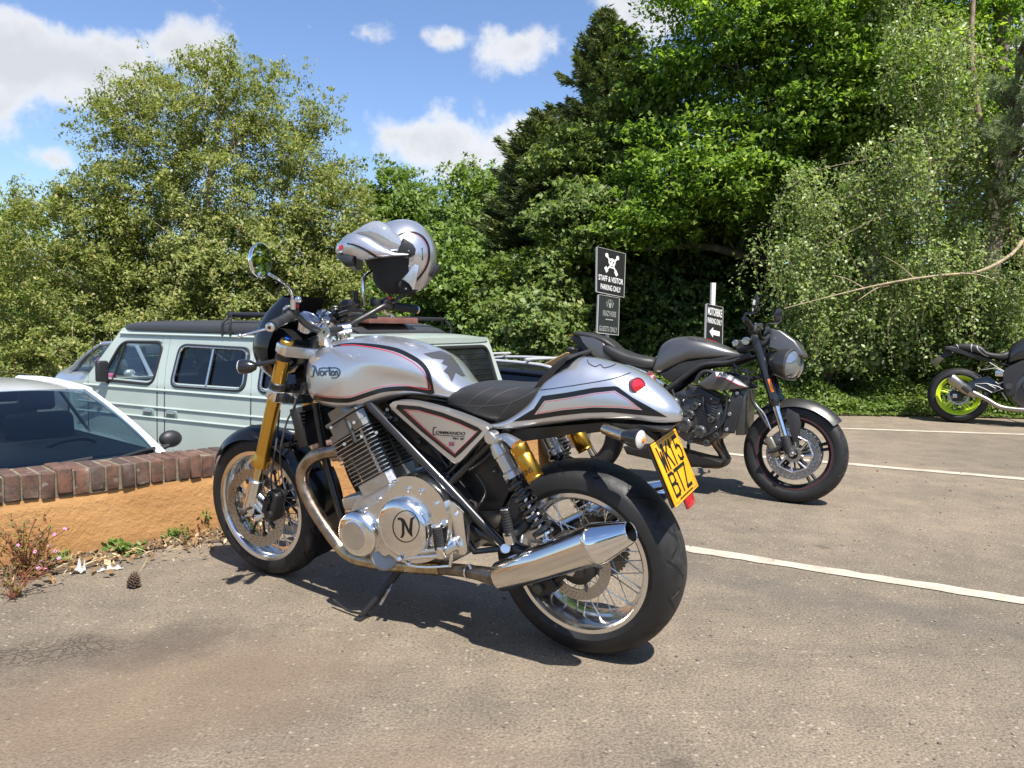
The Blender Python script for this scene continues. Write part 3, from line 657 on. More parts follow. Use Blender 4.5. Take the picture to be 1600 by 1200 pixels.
# stems standing in the wood
for i, (px, Y, w, lab) in enumerate(((1345, 12.6, .15, 'grey trunk showing through the leaves at the top of the wood'), (1533, 11.2, .17, 'thick grey-brown trunk at the top right corner'))):
    b = base_of(px, Y, 0); e = empty('tree_trunk', M.Translation(V(b)), lab, 'tree'); g = G(); g.tube([V((0, 0, 0)), V((.1, .05, 3)), V((-.05, .1, 9.5))], [w, w * .8, w * .5], 10, 5); mk('trunk', g, BARK, e)
    g = G(); C = np.array([0, 0, 9.0]) + rnd_dir(60) * np.array([1.2, 1.0, .8]); C = (C[:, None] + RNG.normal(size=(60, 70, 3)) * .3).reshape(-1, 3); leaves('crown', C, .13, LM_beech, e)
# the bare branch fallen across the birch
g = G(); pts = [at(1225, 482, 8.9), at(1330, 455, 8.9), at(1400, 440, 8.9), at(1470, 430, 8.95), at(1530, 424, 9.0), at(1580, 398, 9.1), at(1600, 372, 9.2)]; g.tube(pts, [.004, .008, .011, .014, .017, .02, .023], 7, 4)
for a, b in (((1430, 436), (1380, 400)), ((1500, 427), (1560, 440)), ((1350, 450), (1300, 430)), ((1395, 441), (1340, 470))): g.tube([at(*a, 8.93), at((a[0] + b[0]) / 2, (a[1] + b[1]) / 2 - 4, 8.9), at(*b, 8.85)], [.009, .006, .003], 5, 3)
tag(mk('fallen_branch', g, mat('bare_wood', (.33, .26, .165), .9, var=.3, vscale=10)), 'long bare pale branch lying across the weeping birch', 'branch')
def mass(name, boxes, lm, size, up=.6, asp=.6):
    C = []
    for (x0, x1, y0, y1, h, n, z0) in boxes:
        x = RNG.uniform(x0, x1, n); y = RNG.uniform(y0, y1, n); hh = h * (.65 + .35 * np.sin(x * 2.3 + y * 1.7) * np.sin(x * 5.1 + 1.3)) * np.minimum(1, .35 + (y - y0) / .7)
        C.append(np.stack([x, y, z0 + RNG.random(n) ** .5 * hh], 1))
    return tag(leaves(name, np.concatenate(C), size, lm, None, up, asp), kind='stuff')
mass('undergrowth', [(2.2, 11, 9.22, 10.0, .55, 30000, .02), (2.2, 11, 9.9, 10.8, .85, 14000, .02), (1.4, 4.0, 9.7, 11.2, .6, 5000, .02)], LM_green, .042)
mass('low_weeds', [(1.6, 11, 9.16, 9.45, .16, 9000, .01)], LM_green, .032)
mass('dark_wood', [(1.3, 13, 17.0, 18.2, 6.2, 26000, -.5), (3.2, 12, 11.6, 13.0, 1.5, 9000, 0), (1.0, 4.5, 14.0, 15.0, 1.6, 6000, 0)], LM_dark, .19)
mass('wood_behind', [(-22, -2, -20, -17, 6.5, 5000, -.1), (-2, 20, -20, -17, 6.0, 5000, -.1), (17, 20, -15, 6, 6.5, 5000, -.1)], LM_dark, .45)  # unseen tree masses, added for the mirror and chrome to reflect
mass('wood_right', [(12.5, 17, 4, 13, 6.5, 16000, 0), (9, 14, 12, 15, 7.0, 9000, 0)], LM_mid, .2)
mass('far_wood', [(-20, -11, 24, 27, 4.2, 9000, -.9), (-12, 4, 24, 27, 5.0, 15000, -.9)], LM_green, .26)
tree('leafy_bush', 'low leafy bush at the wood edge behind the headlights of the grey motorcycle', 'bush', base_of(1290, 10.2, 0), [ellip(1290, 520, 10.0, 75, 60, .5, 80), ellip(1380, 540, 10.1, 70, 55, .5, 70)], LM_birch, 9000, .075, .2, None, .04, 5, 40)
tree('leafy_bush', 'glossy leafy bush at the wood edge behind the lime-wheeled motorcycle', 'bush', base_of(1530, 10.2, 0), [ellip(1470, 530, 9.9, 70, 65, .5, 90), ellip(1560, 540, 9.9, 70, 70, .5, 90)], LM_mid, 10000, .07, .2, None, .04, 5, 40)
# ------------------------------------------------------------------ the silver café racer
B = Rig(.2672133, 2.4071792, 2.63156814, .0935542)
SILVER = mat('silver_paint', (.60, .61, .635), .33, .85, coat=1.0, rvar=.03, vscale=900)
BLK = mat('gloss_black', (.012, .012, .013), .18, 0, coat=.6)
SATIN = mat('satin_black', (.016, .016, .017), .42, rvar=.1, vscale=30)
RUB = mat('rubber', (.018, .018, .019), .62, bump=.3, bscale=120, bdist=.001, var=.25, vscale=25, rvar=.08)
ALU = mat('polished_alu', (.78, .775, .76), .20, 1.0, rvar=.1, vscale=14)
CAST = mat('cast_alu', (.50, .49, .475), .45, 1.0, rvar=.12, vscale=30, bump=.25, bscale=200, bdist=.001)
DKCAST = mat('dark_casting', (.10, .098, .095), .5, .8, rvar=.12, vscale=30)
CHROME = mat('chrome', (.80, .80, .81), .07, 1.0, rvar=.04, vscale=20)
STEEL = mat('brushed_steel', (.66, .645, .62), .24, 1.0, rvar=.08, vscale=25)
GOLD = mat('gold_anodised', (.66, .40, .08), .30, 1.0)
HEAT = mat('heat_tinted_pipe', (.33, .25, .185), .30, 1.0, rvar=.1, vscale=18, var=.35)
DKSTEEL = mat('dark_steel', (.19, .165, .14), .38, 1.0, rvar=.1, vscale=25, var=.3)
FAB = mat('seat_leather', (.022, .021, .021), .52, bump=.35, bscale=420, bdist=.0008, rvar=.06, vscale=18)
REDP = mat('red_pinstripe', (.55, .03, .05), .35, coat=.5); BLKP = mat('black_stripe', (.008, .008, .009), .3, coat=.25, spec=.3); GREYP = mat('grey_graphic', (.05, .048, .046), .35, coat=.8)
REDG = mat('red_lens', (.42, .012, .02), .12, coat=1.0); LENS = mat('clear_lens', (.72, .72, .72), .08, .35, coat=1.0); ORANGE = mat('orange_lens', (.85, .20, .02), .15, coat=1.0)
MIRR = mat('mirror_glass', (.85, .86, .87), .015, 1.0); BLUE = mat('blue_anodised', (.02, .09, .42), .28, 1.0); REDB = mat('red_switch', (.65, .02, .02), .4)
GLASSD = mat('gauge_glass', (.03, .04, .07), .05, 0, coat=1.0); DISC = mat('brake_disc', (.42, .395, .365), .33, 1.0, rvar=.07, vscale=60)
norton = empty('motorcycle', B.mw, 'silver café racer motorcycle with black stripes and yellow number plate on its side stand', 'motorcycle', None)
E_ = norton
def SP(name, loop, y0, y1, m, bev=.004, n=1, par=None, seg=2, rig=B):
    a = rig.loop(loop, y0, n); return mk(name, G().prism(a, [V((p.x, y1, p.z)) for p in a], bev, seg), m, par or E_)
def pth(*a, rig=B): return [rig(*p) for p in a]
def near(px, py, off, bv): return put_on(B, bv, px, py, off)

def tread(name, hw):
    m = bpy.data.materials.new(name); m.use_nodes = True; nt = m.node_tree; p = P(m); L = nt.links.new
    tc = nd(nt, 'ShaderNodeTexCoord'); s = nd(nt, 'ShaderNodeSeparateXYZ'); L(tc.outputs['Object'], s.inputs[0])
    ang = math_n(nt, 'ARCTAN2', s.outputs['Z'], s.outputs['X']); ay = math_n(nt, 'ABSOLUTE', s.outputs['Y']); sy = math_n(nt, 'SIGN', s.outputs['Y'])
    v = math_n(nt, 'DIVIDE', ay, hw)
    a = math_n(nt, 'MULTIPLY_ADD', ang, 16 / 6.2832, math_n(nt, 'MULTIPLY_ADD', v, .85, math_n(nt, 'MULTIPLY', sy, .25)))
    fr = math_n(nt, 'ABSOLUTE', math_n(nt, 'SUBTRACT', math_n(nt, 'FRACT', a), .5))
    inz = math_n(nt, 'MULTIPLY', ramp(nt, v, .12, .2), ramp(nt, v, .88, .8))
    gr_ = math_n(nt, 'MULTIPLY', ramp(nt, fr, .075, .05), inz)
    a2 = math_n(nt, 'MULTIPLY_ADD', ang, 16 / 6.2832, math_n(nt, 'MULTIPLY_ADD', v, -.55, 1.4)); fr2 = math_n(nt, 'ABSOLUTE', math_n(nt, 'SUBTRACT', math_n(nt, 'FRACT', a2), .5))
    gr_ = math_n(nt, 'MAXIMUM', gr_, math_n(nt, 'MULTIPLY', ramp(nt, fr2, .06, .04), math_n(nt, 'MULTIPLY', ramp(nt, v, .35, .42), ramp(nt, v, .72, .64))))
    n = nd(nt, 'ShaderNodeTexNoise', Scale=30., Detail=5.0, Roughness=.7); L(tc.outputs['Object'], n.inputs['Vector'])
    dust = math_n(nt, 'MULTIPLY', ramp(nt, n.outputs['Fac'], .35, .75), ramp(nt, v, .85, .3))
    c = mixc(nt, dust, (.009, .009, .0095), (.034, .032, .030)); c = mixc(nt, gr_, c, (.006, .006, .006)); L(c, p.inputs['Base Color'])
    L(ramp(nt, n.outputs['Fac'], .3, .7, .5, .72), p.inputs['Roughness'])
    b = nd(nt, 'ShaderNodeBump', Strength=1.0, Distance=.004); L(math_n(nt, 'MULTIPLY_ADD', gr_, -1.0, math_n(nt, 'MULTIPLY', n.outputs['Fac'], .08)), b.inputs['Height']); L(b.outputs[0], p.inputs['Normal'])
    return m

def spoked_wheel(name, c, R, w, rr, hw, hubr, nsp=20):
    wl_ = bpy.data.objects.new(name, None); COL.objects.link(wl_); wl_.parent = E_; wl_.location = c
    mk('tyre', tyre_mesh(R, w, rr - .008), tread(name + '_tread', w / 2), wl_)
    mk('rim', rim_mesh(rr, hw, .036, .020), ALU, wl_)
    g = G(); hr = hubr
    g.lathe([(.016, -hw * 1.02), (.028, -hw), (.032, -hw * .72), (hr, -hw * .66), (hr, -hw * .56), (hr * .6, -hw * .35), (hr * .55, 0), (hr * .6, hw * .35), (hr, hw * .56), (hr, hw * .66), (.032, hw * .72), (.028, hw), (.016, hw * 1.02), (.0, hw * 1.02)], seg=40); mk('hub', g, SATIN, wl_)
    first = None
    for k in range(nsp):
        for s in (-1, 1):
            for q in (-1, 1):
                a = 2 * math.pi * (k + .25 * s) / nsp; b = a + q * .62 * (1 if k % 2 else 1) 
                if (k + (q > 0)) % 2: continue
                g = G(); A = V((hr * .93 * math.cos(a), s * hw * .61, hr * .93 * math.sin(a))); Z = V(((rr - .031) * math.cos(b), s * hw * .16, (rr - .031) * math.sin(b)))
                g.tube([A, Z], .0019, 6); g.tube([Z, Z + (A - Z).normalized() * .018], .0034, 6); mk('spoke', g, STEEL, wl_)
    return wl_
# ---- rear wheel
rw = spoked_wheel('rear_wheel', (0, 0, .315), .315, .182, .231, .078, .062)
mk('brake_disc', disc_mesh(.078, .112, .005, .088), DISC, rw)
g = G(); 
for k in range(5):
    a = k * 2 * math.pi / 5 + .3; g.lathe([(.026, .078), (.042, .078), (.042, .090), (.026, .090)], seg=28, closed=True); g.tube([V((.035 * math.cos(a), .085, .035 * math.sin(a))), V((.085 * math.cos(a + .25), .087, .085 * math.sin(a + .25)))], .010, 6, flat=.5)
mk('disc_carrier', g, SATIN, rw)
g = G(); n = 43; pts = []
for k in range(n * 4):
    a = 2 * math.pi * k / (n * 4); r = .1 + (.006 if k % 4 in (1, 2) else 0); pts.append((r * math.cos(a), r * math.sin(a)))
g.prism([V((x, -.088, z)) for x, z in pts], [V((x, -.094, z)) for x, z in pts]); mk('sprocket', g, DKSTEEL, rw)
# ---- front wheel
FC = V((1.42, 0, .30)); fw = spoked_wheel('front_wheel', FC, .30, .122, .229, .054, .05)
for s in (1, -1):
    mk('brake_disc', disc_mesh(.118, .16, .005, s * .072, ((.2, 32, 0), (.5, 32, .33), (.8, 32, .66))), DISC, fw)
    g = G()
    for k in range(10):
        a = k * 2 * math.pi / 10; p0 = V((.05 * math.cos(a - .25), s * .066, .05 * math.sin(a - .25))); p1 = V((.112 * math.cos(a), s * .070, .112 * math.sin(a)))
        g.tube([p0, p1], [.008, .006], 6, flat=.6); g.cyl(p1 + V((0, -.006, 0)), p1 + V((0, .006, 0)), .0095, 12)
    g.lathe([(.03, s * .055), (.055, s * .060), (.055, s * .072), (.03, s * .074)], seg=32, closed=True); mk('disc_carrier', g, SATIN, fw)
# ---- fork legs, yokes, calipers
fa = B(402, 778, .1); ft = B(455, 533, .1); fd = (ft - fa).normalized()
fperp = V((0, 1, 0)).cross(fd).normalized()
def leg(y):
    a = V((FC.x - .012, y, FC.z + .028)); d = fd; return a, d
for y in (.1, -.1):
    a, d = leg(y); Lt = (ft.z - a.z) / d.z
    g = G(); g.cyl(a + d * .05, a + d * .20, .0215, 24, .001); mk('fork_slider', g, mat('pale_gold', (.72, .58, .33), .18, 1.0), E_)
    g = G(); g.lathe([(0, .170), (.025, .170), (.033, .176), (.0335, .205), (.031, .212), (.0275, .222), (.0265, .235), (.0265, Lt - .165), (.0275, Lt - .05), (.0275, Lt - .01), (0, Lt - .01)], a, d, 28); fo = mk('fork_tube', g, GOLD, E_)
    [mk('fork_band', G().cyl(a + d * (Lt - q0), a + d * (Lt - q1), .0305, 24, .004), SATIN, E_) for q0, q1 in ((.192, .165), (.075, .045))]
    g = G(); g.cyl(a + d * (Lt - .008), a + d * (Lt + .006), .024, 24, .003); mk('fork_cap', g, GOLD, E_); g = G(); g.cyl(a + d * (Lt + .004), a + d * (Lt + .016), .015, 6, .002); mk('fork_adjuster', g, BLUE, E_)
    # axle lug with caliper arms
    s = 1 if y > 0 else -1; g = G(); g.cyl(a + d * .045, a + d * .115, .031, 20, .005); g.tube([a + d * .09, a + V((-.03, 0, .02)), a + V((-.062, -s * .006, -.035)), V((FC.x - .03, y, FC.z - .03))], [.018, .013, .012, .016], 10, 4); ax = V((FC.x, y, FC.z)); g.tube([a + d * .07, ax + V((-.0, 0, .01)), ax - d * .02], [.028, .030, .024], 14, 4)
    g.tube([a + d * .06, a + V((-.06, -s * .006, .03)), a + V((-.105, -s * .012, .0))], [.02, .013, .012], 10, 4, flat=.7); g.tube([a + d * .02, a + V((-.05, -s * .006, -.03)), a + V((-.105, -s * .012, -.03))], [.02, .012, .011], 10, 4, flat=.7)
    mk('axle_lug', g, ALU, E_); g = G(); g.cyl(ax + V((0, s * .02, 0)), ax + V((0, s * .045, 0)), .012, 6); g.cyl(ax + V((-.03, s * .02, .02)), ax + V((-.03, s * .04, .02)), .006, 6); mk('axle_bolt', g, DKSTEEL, E_)
    g = G(); rot = M.Rotation(-.35, 3, 'Y'); c0 = V((FC.x - .128, y - s * .012, FC.z + .035)); g.box(c0, (.052, .062, .125), rot, .012, 3); g.box(c0 + V((.012, s * .033, .012)), (.03, .018, .09), rot, .008, 2)
    for zz in (-.03, .03): g.cyl(c0 + V((.0, s * .028, zz)), c0 + V((.0, s * .042, zz)), .017, 16, .003)
    cp = mk('brake_caliper', g, SATIN, E_)
    for zz in (-.052, .052): mk('caliper_bolt', G().cyl(c0 + V((.016 - zz * .3, s * .034, zz)), c0 + V((.016 - zz * .3, s * .045, zz)), .007, 8), STEEL, cp)
def yoke(name, k, depth, thick, m):
    g = G(); c = V((FC.x - .012, 0, FC.z + .028)) + fd * k; f = fperp if fperp.x > 0 else -fperp; pts = []
    for (yy, ff) in ((.1, .035), (.128, .02), (.134, -.005), (.128, -.03), (.09, -.040), (.05, -.075), (0, -.09), (-.05, -.075), (-.09, -.040), (-.128, -.03), (-.134, -.005), (-.128, .02), (-.1, .035), (-.06, .01), (0, -.0), (.06, .01)): pts.append(c + f * ff + V((0, yy, 0)))
    g.prism([p + fd * thick for p in pts], [p - fd * thick for p in pts], .006, 3); return mk(name, g, m, E_)
Lt = (ft.z - FC.z - .028) / fd.z
yoke('top_yoke', Lt - .028, .0, .021, ALU); yoke('lower_yoke', Lt - .215, 0, .022, ALU)
g = G(); c = V((FC.x - .012, 0, FC.z + .028)) - V((1, 0, 0)) * .062; g.cyl(c + fd * (Lt - .26), c + fd * (Lt - .0), .028, 20); mk('steering_head', g, SATIN, E_)
# ---- front mudguard
g = G()
def mgf(u, v):
    a = R_(32 + 118 * u); t = (v - .5) * 2; r = .325 - .045 * abs(t) ** 2.6; return V((FC.x + r * math.cos(a), .078 * t * (1 - .25 * max(0, .2 - u) / .2), FC.z + r * math.sin(a)))
g.grid(mgf, 40, 14, .003); g.prism([V((FC.x + .30 * math.cos(R_(q)), .083, FC.z + .30 * math.sin(R_(q)))) for q in (98, 128, 136, 118, 96)], [V((FC.x + .30 * math.cos(R_(q)), .077, FC.z + .30 * math.sin(R_(q)))) for q in (98, 128, 136, 118, 96)]); mk('front_mudguard', g, BLK, E_)

# ---- frame
FR = mat('frame_black', (.014, .014, .015), .25, coat=.4); g = G()
for s in (1, -1):
    def yy(p): return [V((q.x, q.y * s, q.z)) for q in p]
    g.tube(yy(pth((560, 610, .11), (585, 640, .13), (703, 763, .135), (748, 812, .13), (789, 853, .125))), .0165, 14)
    g.tube(yy(pth((800, 668, .09), (765, 694, .10), (697, 762, .125))), .0145, 12)
    g.tube(yy(pth((492, 630, .05), (508, 715, .06), (533, 803, .07), (548, 838, .075), (575, 868, .08))), .0155, 12, 4)
    g.tube(yy(pth((700, 800, .12), (742, 862, .12), (790, 856, .12))), .011, 10)
    g.tube(yy(pth((728, 700, .1), (662, 770, .11))), .010, 8)
    g.tube(yy(pth((718, 745, .10), (745, 705, .10), (790, 650, .09))), .012, 8)
    g.cyl(*yy(pth((688, 770, .12), (688, 770, .15))), .017, 18, .003); g.cyl(*yy(pth((789, 857, .10), (789, 857, .148))), .019, 18, .003)
g.tube(pth((470, 590, .0), (540, 600, 0), (620, 610, 0), (760, 640, 0)), .03, 14)
mk('frame', g, FR, E_)
mk('frame_cap', G().cyl(B(790, 857, .148), B(790, 857, .154), .0165, 20, .002), ALU, E_); mk('frame_bolt', G().cyl(B(687, 770, .15), B(687, 770, .156), .009, 8, .001), ALU, E_)
# swingarm
g = G()
for s in (1, -1):
    g.tube([V((.47, s * .10, .42)), V((.25, s * .115, .36)), V((.0, s * .118, .318))], [.024, .022, .022], 12, 3, flat=.8); g.box(V((0, s * .118, .316)), (.075, .018, .055), None, .008)
g.cyl(V((.47, -.12, .42)), V((.47, .12, .42)), .028, 16); mk('swingarm', g, FR, E_)
g = G(); g.cyl(V((0, .125, .315)), V((0, .142, .315)), .017, 6, .002); g.cyl(V((0, -.142, .315)), V((0, -.125, .315)), .017, 6, .002); mk('axle_nut', g, STEEL, E_)
# dark mass of airbox, battery and wiring between the frame tubes
g = G(); a = [(600, 628), (700, 655), (770, 690), (800, 760), (782, 800), (735, 800), (700, 770), (640, 700)]; la = B.loop(a, .06); g.prism(la, [V((p.x, -.08, p.z)) for p in la], .012)
g.tube(pth((600, 655, .10), (640, 690, .10), (655, 730, .10)), .013, 8, 4); g.tube(pth((640, 700, .10), (690, 735, .10), (712, 760, .10)), .018, 8, 4)
g.box(B(668, 742, .09), (.07, .05, .05), M.Rotation(.6, 3, 'Y'), .01); mk('airbox', g, SATIN, E_)
g = G()
for q in (((612, 640, .12), (640, 665, .12), (668, 690, .115), (700, 730, .12)), ((625, 640, .11), (660, 668, .125), (690, 715, .12)), ((700, 740, .13), (740, 700, .13), (770, 680, .12)), ((733, 735, .13), (752, 722, .13), (775, 700, .125)), ((745, 740, .13), (760, 770, .13), (740, 800, .13))): g.tube(pth(*q), .0045, 6, 5)
for q in ((603, 648), (620, 655), (655, 690), (700, 745), (775, 735)): g.ball(B(*q, .12), .012, u=10, v=6)
mk('wiring', g, SATIN, E_)
g = G(); 
for q in ((605, 640), (610, 652), (648, 700)): g.cyl(B(*q, .12), B(*q, .135), .006, 8)
mk('hose_clips', g, DKCAST, E_)

# ---- engine
def cyl_axes():
    a, b = B(516, 699, .15), B(546, 763, .15); c = B(584, 685, .15); return a, b, c
ta, tb, tcn = cyl_axes(); up_ = (ta - tb); Hc = up_.length; up_ = up_.normalized(); fx = (tcn - ta); fx -= up_ * fx.dot(up_); Wd = fx.length; fx = fx.normalized()
def fin(g, h, th, ext=0.0, yw=.15, b=.012, x0=0.0, x1=0.0):
    c = tb + up_ * h; q = []
    L, Rr, y = -ext + x0, Wd + ext + x1, yw
    for (u, v) in ((L + b, y), (L, y - b), (L, -y + b), (L + b, -y), (Rr - b, -y), (Rr, -y + b), (Rr, y - b), (Rr - b, y)): q.append(V((c.x, 0, c.z)) + V((fx.x, 0, fx.z)) * u + V((0, v, 0)))
    g.prism([p + up_ * th / 2 for p in q], [p - up_ * th / 2 for p in q], .0008, 1)
g = G(); N = 12
for k in range(N): fin(g, Hc * k / (N - 1), .0042, .004 if k > 5 else -.006, .152 if k > 5 else .142)
FIN = mat('fin_alu', (.46, .45, .43), .32, 1.0, rvar=.1, vscale=20); mk('cylinder_fins', g, FIN, E_)
g = G(); fin(g, Hc * .5, Hc * 1.1, -.022, .128, .03); mk('cylinder_barrel', g, DKCAST, E_)
g = G(); fin(g, -.030, .045, -.012, .138, .02); g.box(B(560, 782, .10) - V((0, .1, 0)), (.12, .25, .05), M.Rotation(.3, 3, 'Y'), .012); mk('cylinder_base', g, CAST, E_)
g = G()
for (u, v) in ((.15, .146), (.175, .06), (.175, -.06)): 
    c = tb + V((fx.x, 0, fx.z)) * u; c = V((c.x, v - .012, c.z)); g.cyl(c - up_ * .005, c + up_ * (Hc + .03), .006, 8)
mk('cylinder_stud', g, CAST, E_)
g = G(); fin(g, Hc + .018, .024, .0, .15, .018); fin(g, Hc + .046, .036, -.008, .142, .02); fin(g, Hc + .072, .010, .0, .148, .02); mk('cylinder_head', g, mat('head_casting', (.24, .235, .225), .42, 1.0, rvar=.1, vscale=30, bump=.3, bscale=150, bdist=.001), E_)
g = G(); fin(g, Hc + .092, .040, -.014, .135, .03, 0, -.04); fin(g, Hc + .098, .02, -.05, .12, .03, .05, 0)
mk('rocker_cover', g, MATS['head_casting'], E_); mk('breather_pipe', G().tube(pth((540, 652, .13), (548, 668, .146), (556, 692, .152)), .010, 8, 4), SATIN, E_)
g = G(); 
for q in ((565, 682), (538, 694), (588, 676), (553, 660), (517, 668)): g.cyl(B(*q, .15), B(*q, .158), .006, 8)
mk('head_bolts', g, CAST, E_)
SP('crankcase', [(545, 800), (560, 775), (610, 750), (660, 750), (720, 790), (735, 830), (728, 868), (690, 888), (600, 888), (556, 862)], .135, -.15, CAST, .012)
SP('gearbox', [(655, 735), (700, 745), (735, 790), (740, 850), (700, 870), (650, 800)], .10, -.12, DKCAST, .01)
pc = SP('primary_cover', [(534, 845), (533, 825), (539, 810), (551, 801), (575, 794), (592, 783), (604, 768), (611, 755), (620, 747), (636, 744), (655, 747), (672, 758), (688, 775), (697, 795), (700, 820), (697, 846), (688, 866), (668, 878), (640, 880), (612, 874), (600, 862), (588, 862), (575, 866), (552, 864), (540, 856)], .185, .13, ALU, .014, 3, None, 4)
g = G(); c = B(563, 833, .185); R1 = .083; g.lathe([(R1, -.03), (R1, .012), (R1 - .004, .022), (R1 - .014, .030), (R1 - .026, .033), (.052, .034), (.050, .036), (.0, .036)], c, (0, 1, 0), 56); mk('alternator_cover', g, ALU, pc)
g = G(); c2 = B(635, 823, .185); R2 = .104; g.lathe([(R2, -.03), (R2, .014), (R2 - .004, .026), (R2 - .014, .036), (R2 - .028, .040), (.066, .041), (.0, .041)], c2, (0, 1, 0), 64); clc = mk('clutch_cover', g, ALU, pc)
bvc = bvh_of(clc)
# engraved letter in its ring
g = G(); ring = [(634.5 + 20.5 * math.cos(t), 822.5 + 24.5 * math.sin(t)) for t in np.linspace(0, 2 * math.pi, 41)[:-1]]; stripe(g, B, bvc, ring, 1.5, .0008, 2, True); mk('emblem_ring', g, BLKP, pc)
def Nq(pts): return [(500 + x / 4, 600 + y / 4) for x, y in pts]
decal('emblem_letter', B, bvc, [Nq([(484, 838), (497, 834), (512, 838), (527, 848), (548, 890), (556, 915), (566, 838), (600, 826), (580, 850), (575, 920), (578, 958), (566, 946), (548, 925), (535, 895), (527, 875), (528, 940), (518, 960), (502, 962), (512, 938), (512, 868), (503, 850), (490, 852)])], BLKP, pc, 3, .0009)
g = G()
for q in ((618, 753), (639, 764), (660, 767), (683, 787), (695, 819), (693, 820), (594, 779), (572, 795), (611, 760), (690, 850), (640, 880), (536, 826)):
    p = B(*q, .182); mk('cover_bolt', G().lathe([(.0085, 0), (.0085, .010), (.0065, .012), (.0038, .012), (.0038, .0085), (0, .0085)], p, (0, 1, 0), 14), ALU, pc)
SP('clutch_lever', [(588, 809), (596, 803), (604, 806), (606, 822), (604, 842), (597, 845), (593, 838), (590, 822)], .205, .19, ALU, .004, 2); g = G(); g.cyl(B(597, 833, .206), B(597, 833, .2085), .007, 14); g.cyl(B(594, 815, .206), B(594, 815, .212), .007, 10); mk('lever_hole', g, DKCAST, E_)
g = G(); g.cyl(B(602, 868, .12), B(602, 868, .165), .052, 36, .006); mk('sump_cover', g, mat('sump_alu', (.34, .33, .32), .5, 1.0, rvar=.1, vscale=30), E_)
SP('heel_plate', [(691, 786), (700, 781), (707, 786), (723, 802), (730, 861), (727, 867), (712, 867), (700, 852), (700, 806)], .172, .160, ALU, .003)
g = G()
for q in ((694, 786), (713, 803), (694, 818)): g.cyl(B(*q, .17), B(*q, .177), .008, 12, .002)
g.cyl(B(706, 850, .17), B(706, 850, .20), .016, 16, .003); mk('plate_bolt', g, ALU, E_)
# ---- foot controls
def peg(a, b, y, r):
    A, Z = B(*a, y), B(*b, y); d = (Z - A); n = 9; pr = []
    for k in range(n): pr += [(r, k / n * d.length), (r, (k + .62) / n * d.length), (r * .84, (k + .66) / n * d.length), (r * .84, (k + .98) / n * d.length)]
    g = G(); g.lathe([(0, 0)] + pr + [(0, d.length)], A, d, 18); mk('foot_peg', g, RUB, E_); g = G(); g.cyl(Z, Z + d.normalized() * .007, r * .95, 18, .002); g.cyl(A - d.normalized() * .03, A + d.normalized() * .003, r * .8, 12, .002); mk('peg_end', g, ALU, E_)
peg((687, 858), (682, 824), .21, .0165); peg((796, 836), (789, 797), .18, .0165)
g = G(); g.tube(pth((712, 852, .19), (694, 862, .205), (690, 866, .21)), [.017, .016, .014], 12); g.box(B(692, 862, .21), (.03, .035, .04), None, .006); mk('peg_bracket', g, ALU, E_)
g = G(); g.tube(pth((796, 838, .175), (815, 826, .15), (825, 815, .14)), [.016, .018, .018], 12, 3); mk('peg_hanger', g, SATIN, E_); g = G(); g.box(B(797, 839, .178), (.032, .03, .04), M.Rotation(.3, 3, 'Y'), .006); mk('peg_clevis', g, ALU, E_)
g = G(); g.tube(pth((690, 868, .2), (660, 870, .205), (632, 873, .21)), [.009, .007, .007], 10, 2); g.tube(pth((688, 858, .2), (660, 862, .205), (636, 868, .21)), [.008, .006, .006], 10, 2); g.cyl(B(626, 874, .195), B(624, 873, .235), .008, 14, .002)
g.tube(pth((606, 842, .19), (625, 868, .19), (640, 882, .19), (665, 886, .19), (704, 884, .19)), .0045, 8, 4); g.tube(pth((706, 860, .19), (704, 884, .19)), .006, 8); mk('gear_lever', g, ALU, E_)
# ---- exhaust
g = G(); g.tube(pth((532, 704, .10), (508, 707, .11), (487, 716, .12), (473, 738, .125), (476, 765, .13), (492, 797, .13), (512, 828, .13), (530, 852, .13)), .0245, 16, 5); hp = mk('header_pipe', g, HEAT, E_)
g = G(); g.tube(pth((530, 852, .13), (545, 866, .13), (570, 876, .13), (620, 883, .13), (690, 888, .14)), .0245, 16, 5); mk('lower_pipe', g, mat('stained_pipe', (.42, .335, .21), .3, 1.0, var=.35, vscale=22, rvar=.1), E_)
g = G(); pr = [V((p.x, -p.y, p.z)) for p in pth((532, 704, .10), (508, 707, .11), (487, 716, .12), (473, 738, .125), (476, 765, .13), (492, 797, .13), (512, 828, .13), (530, 852, .13), (570, 876, .13), (690, 888, .14))]; g.tube(pr, .0205, 14, 4); mk('header_pipe', g, HEAT, E_)
m0, m1, m2 = B(781, 901, .185), B(936, 848, .222), B(986, 831, .232); md = (m2 - m0).normalized()
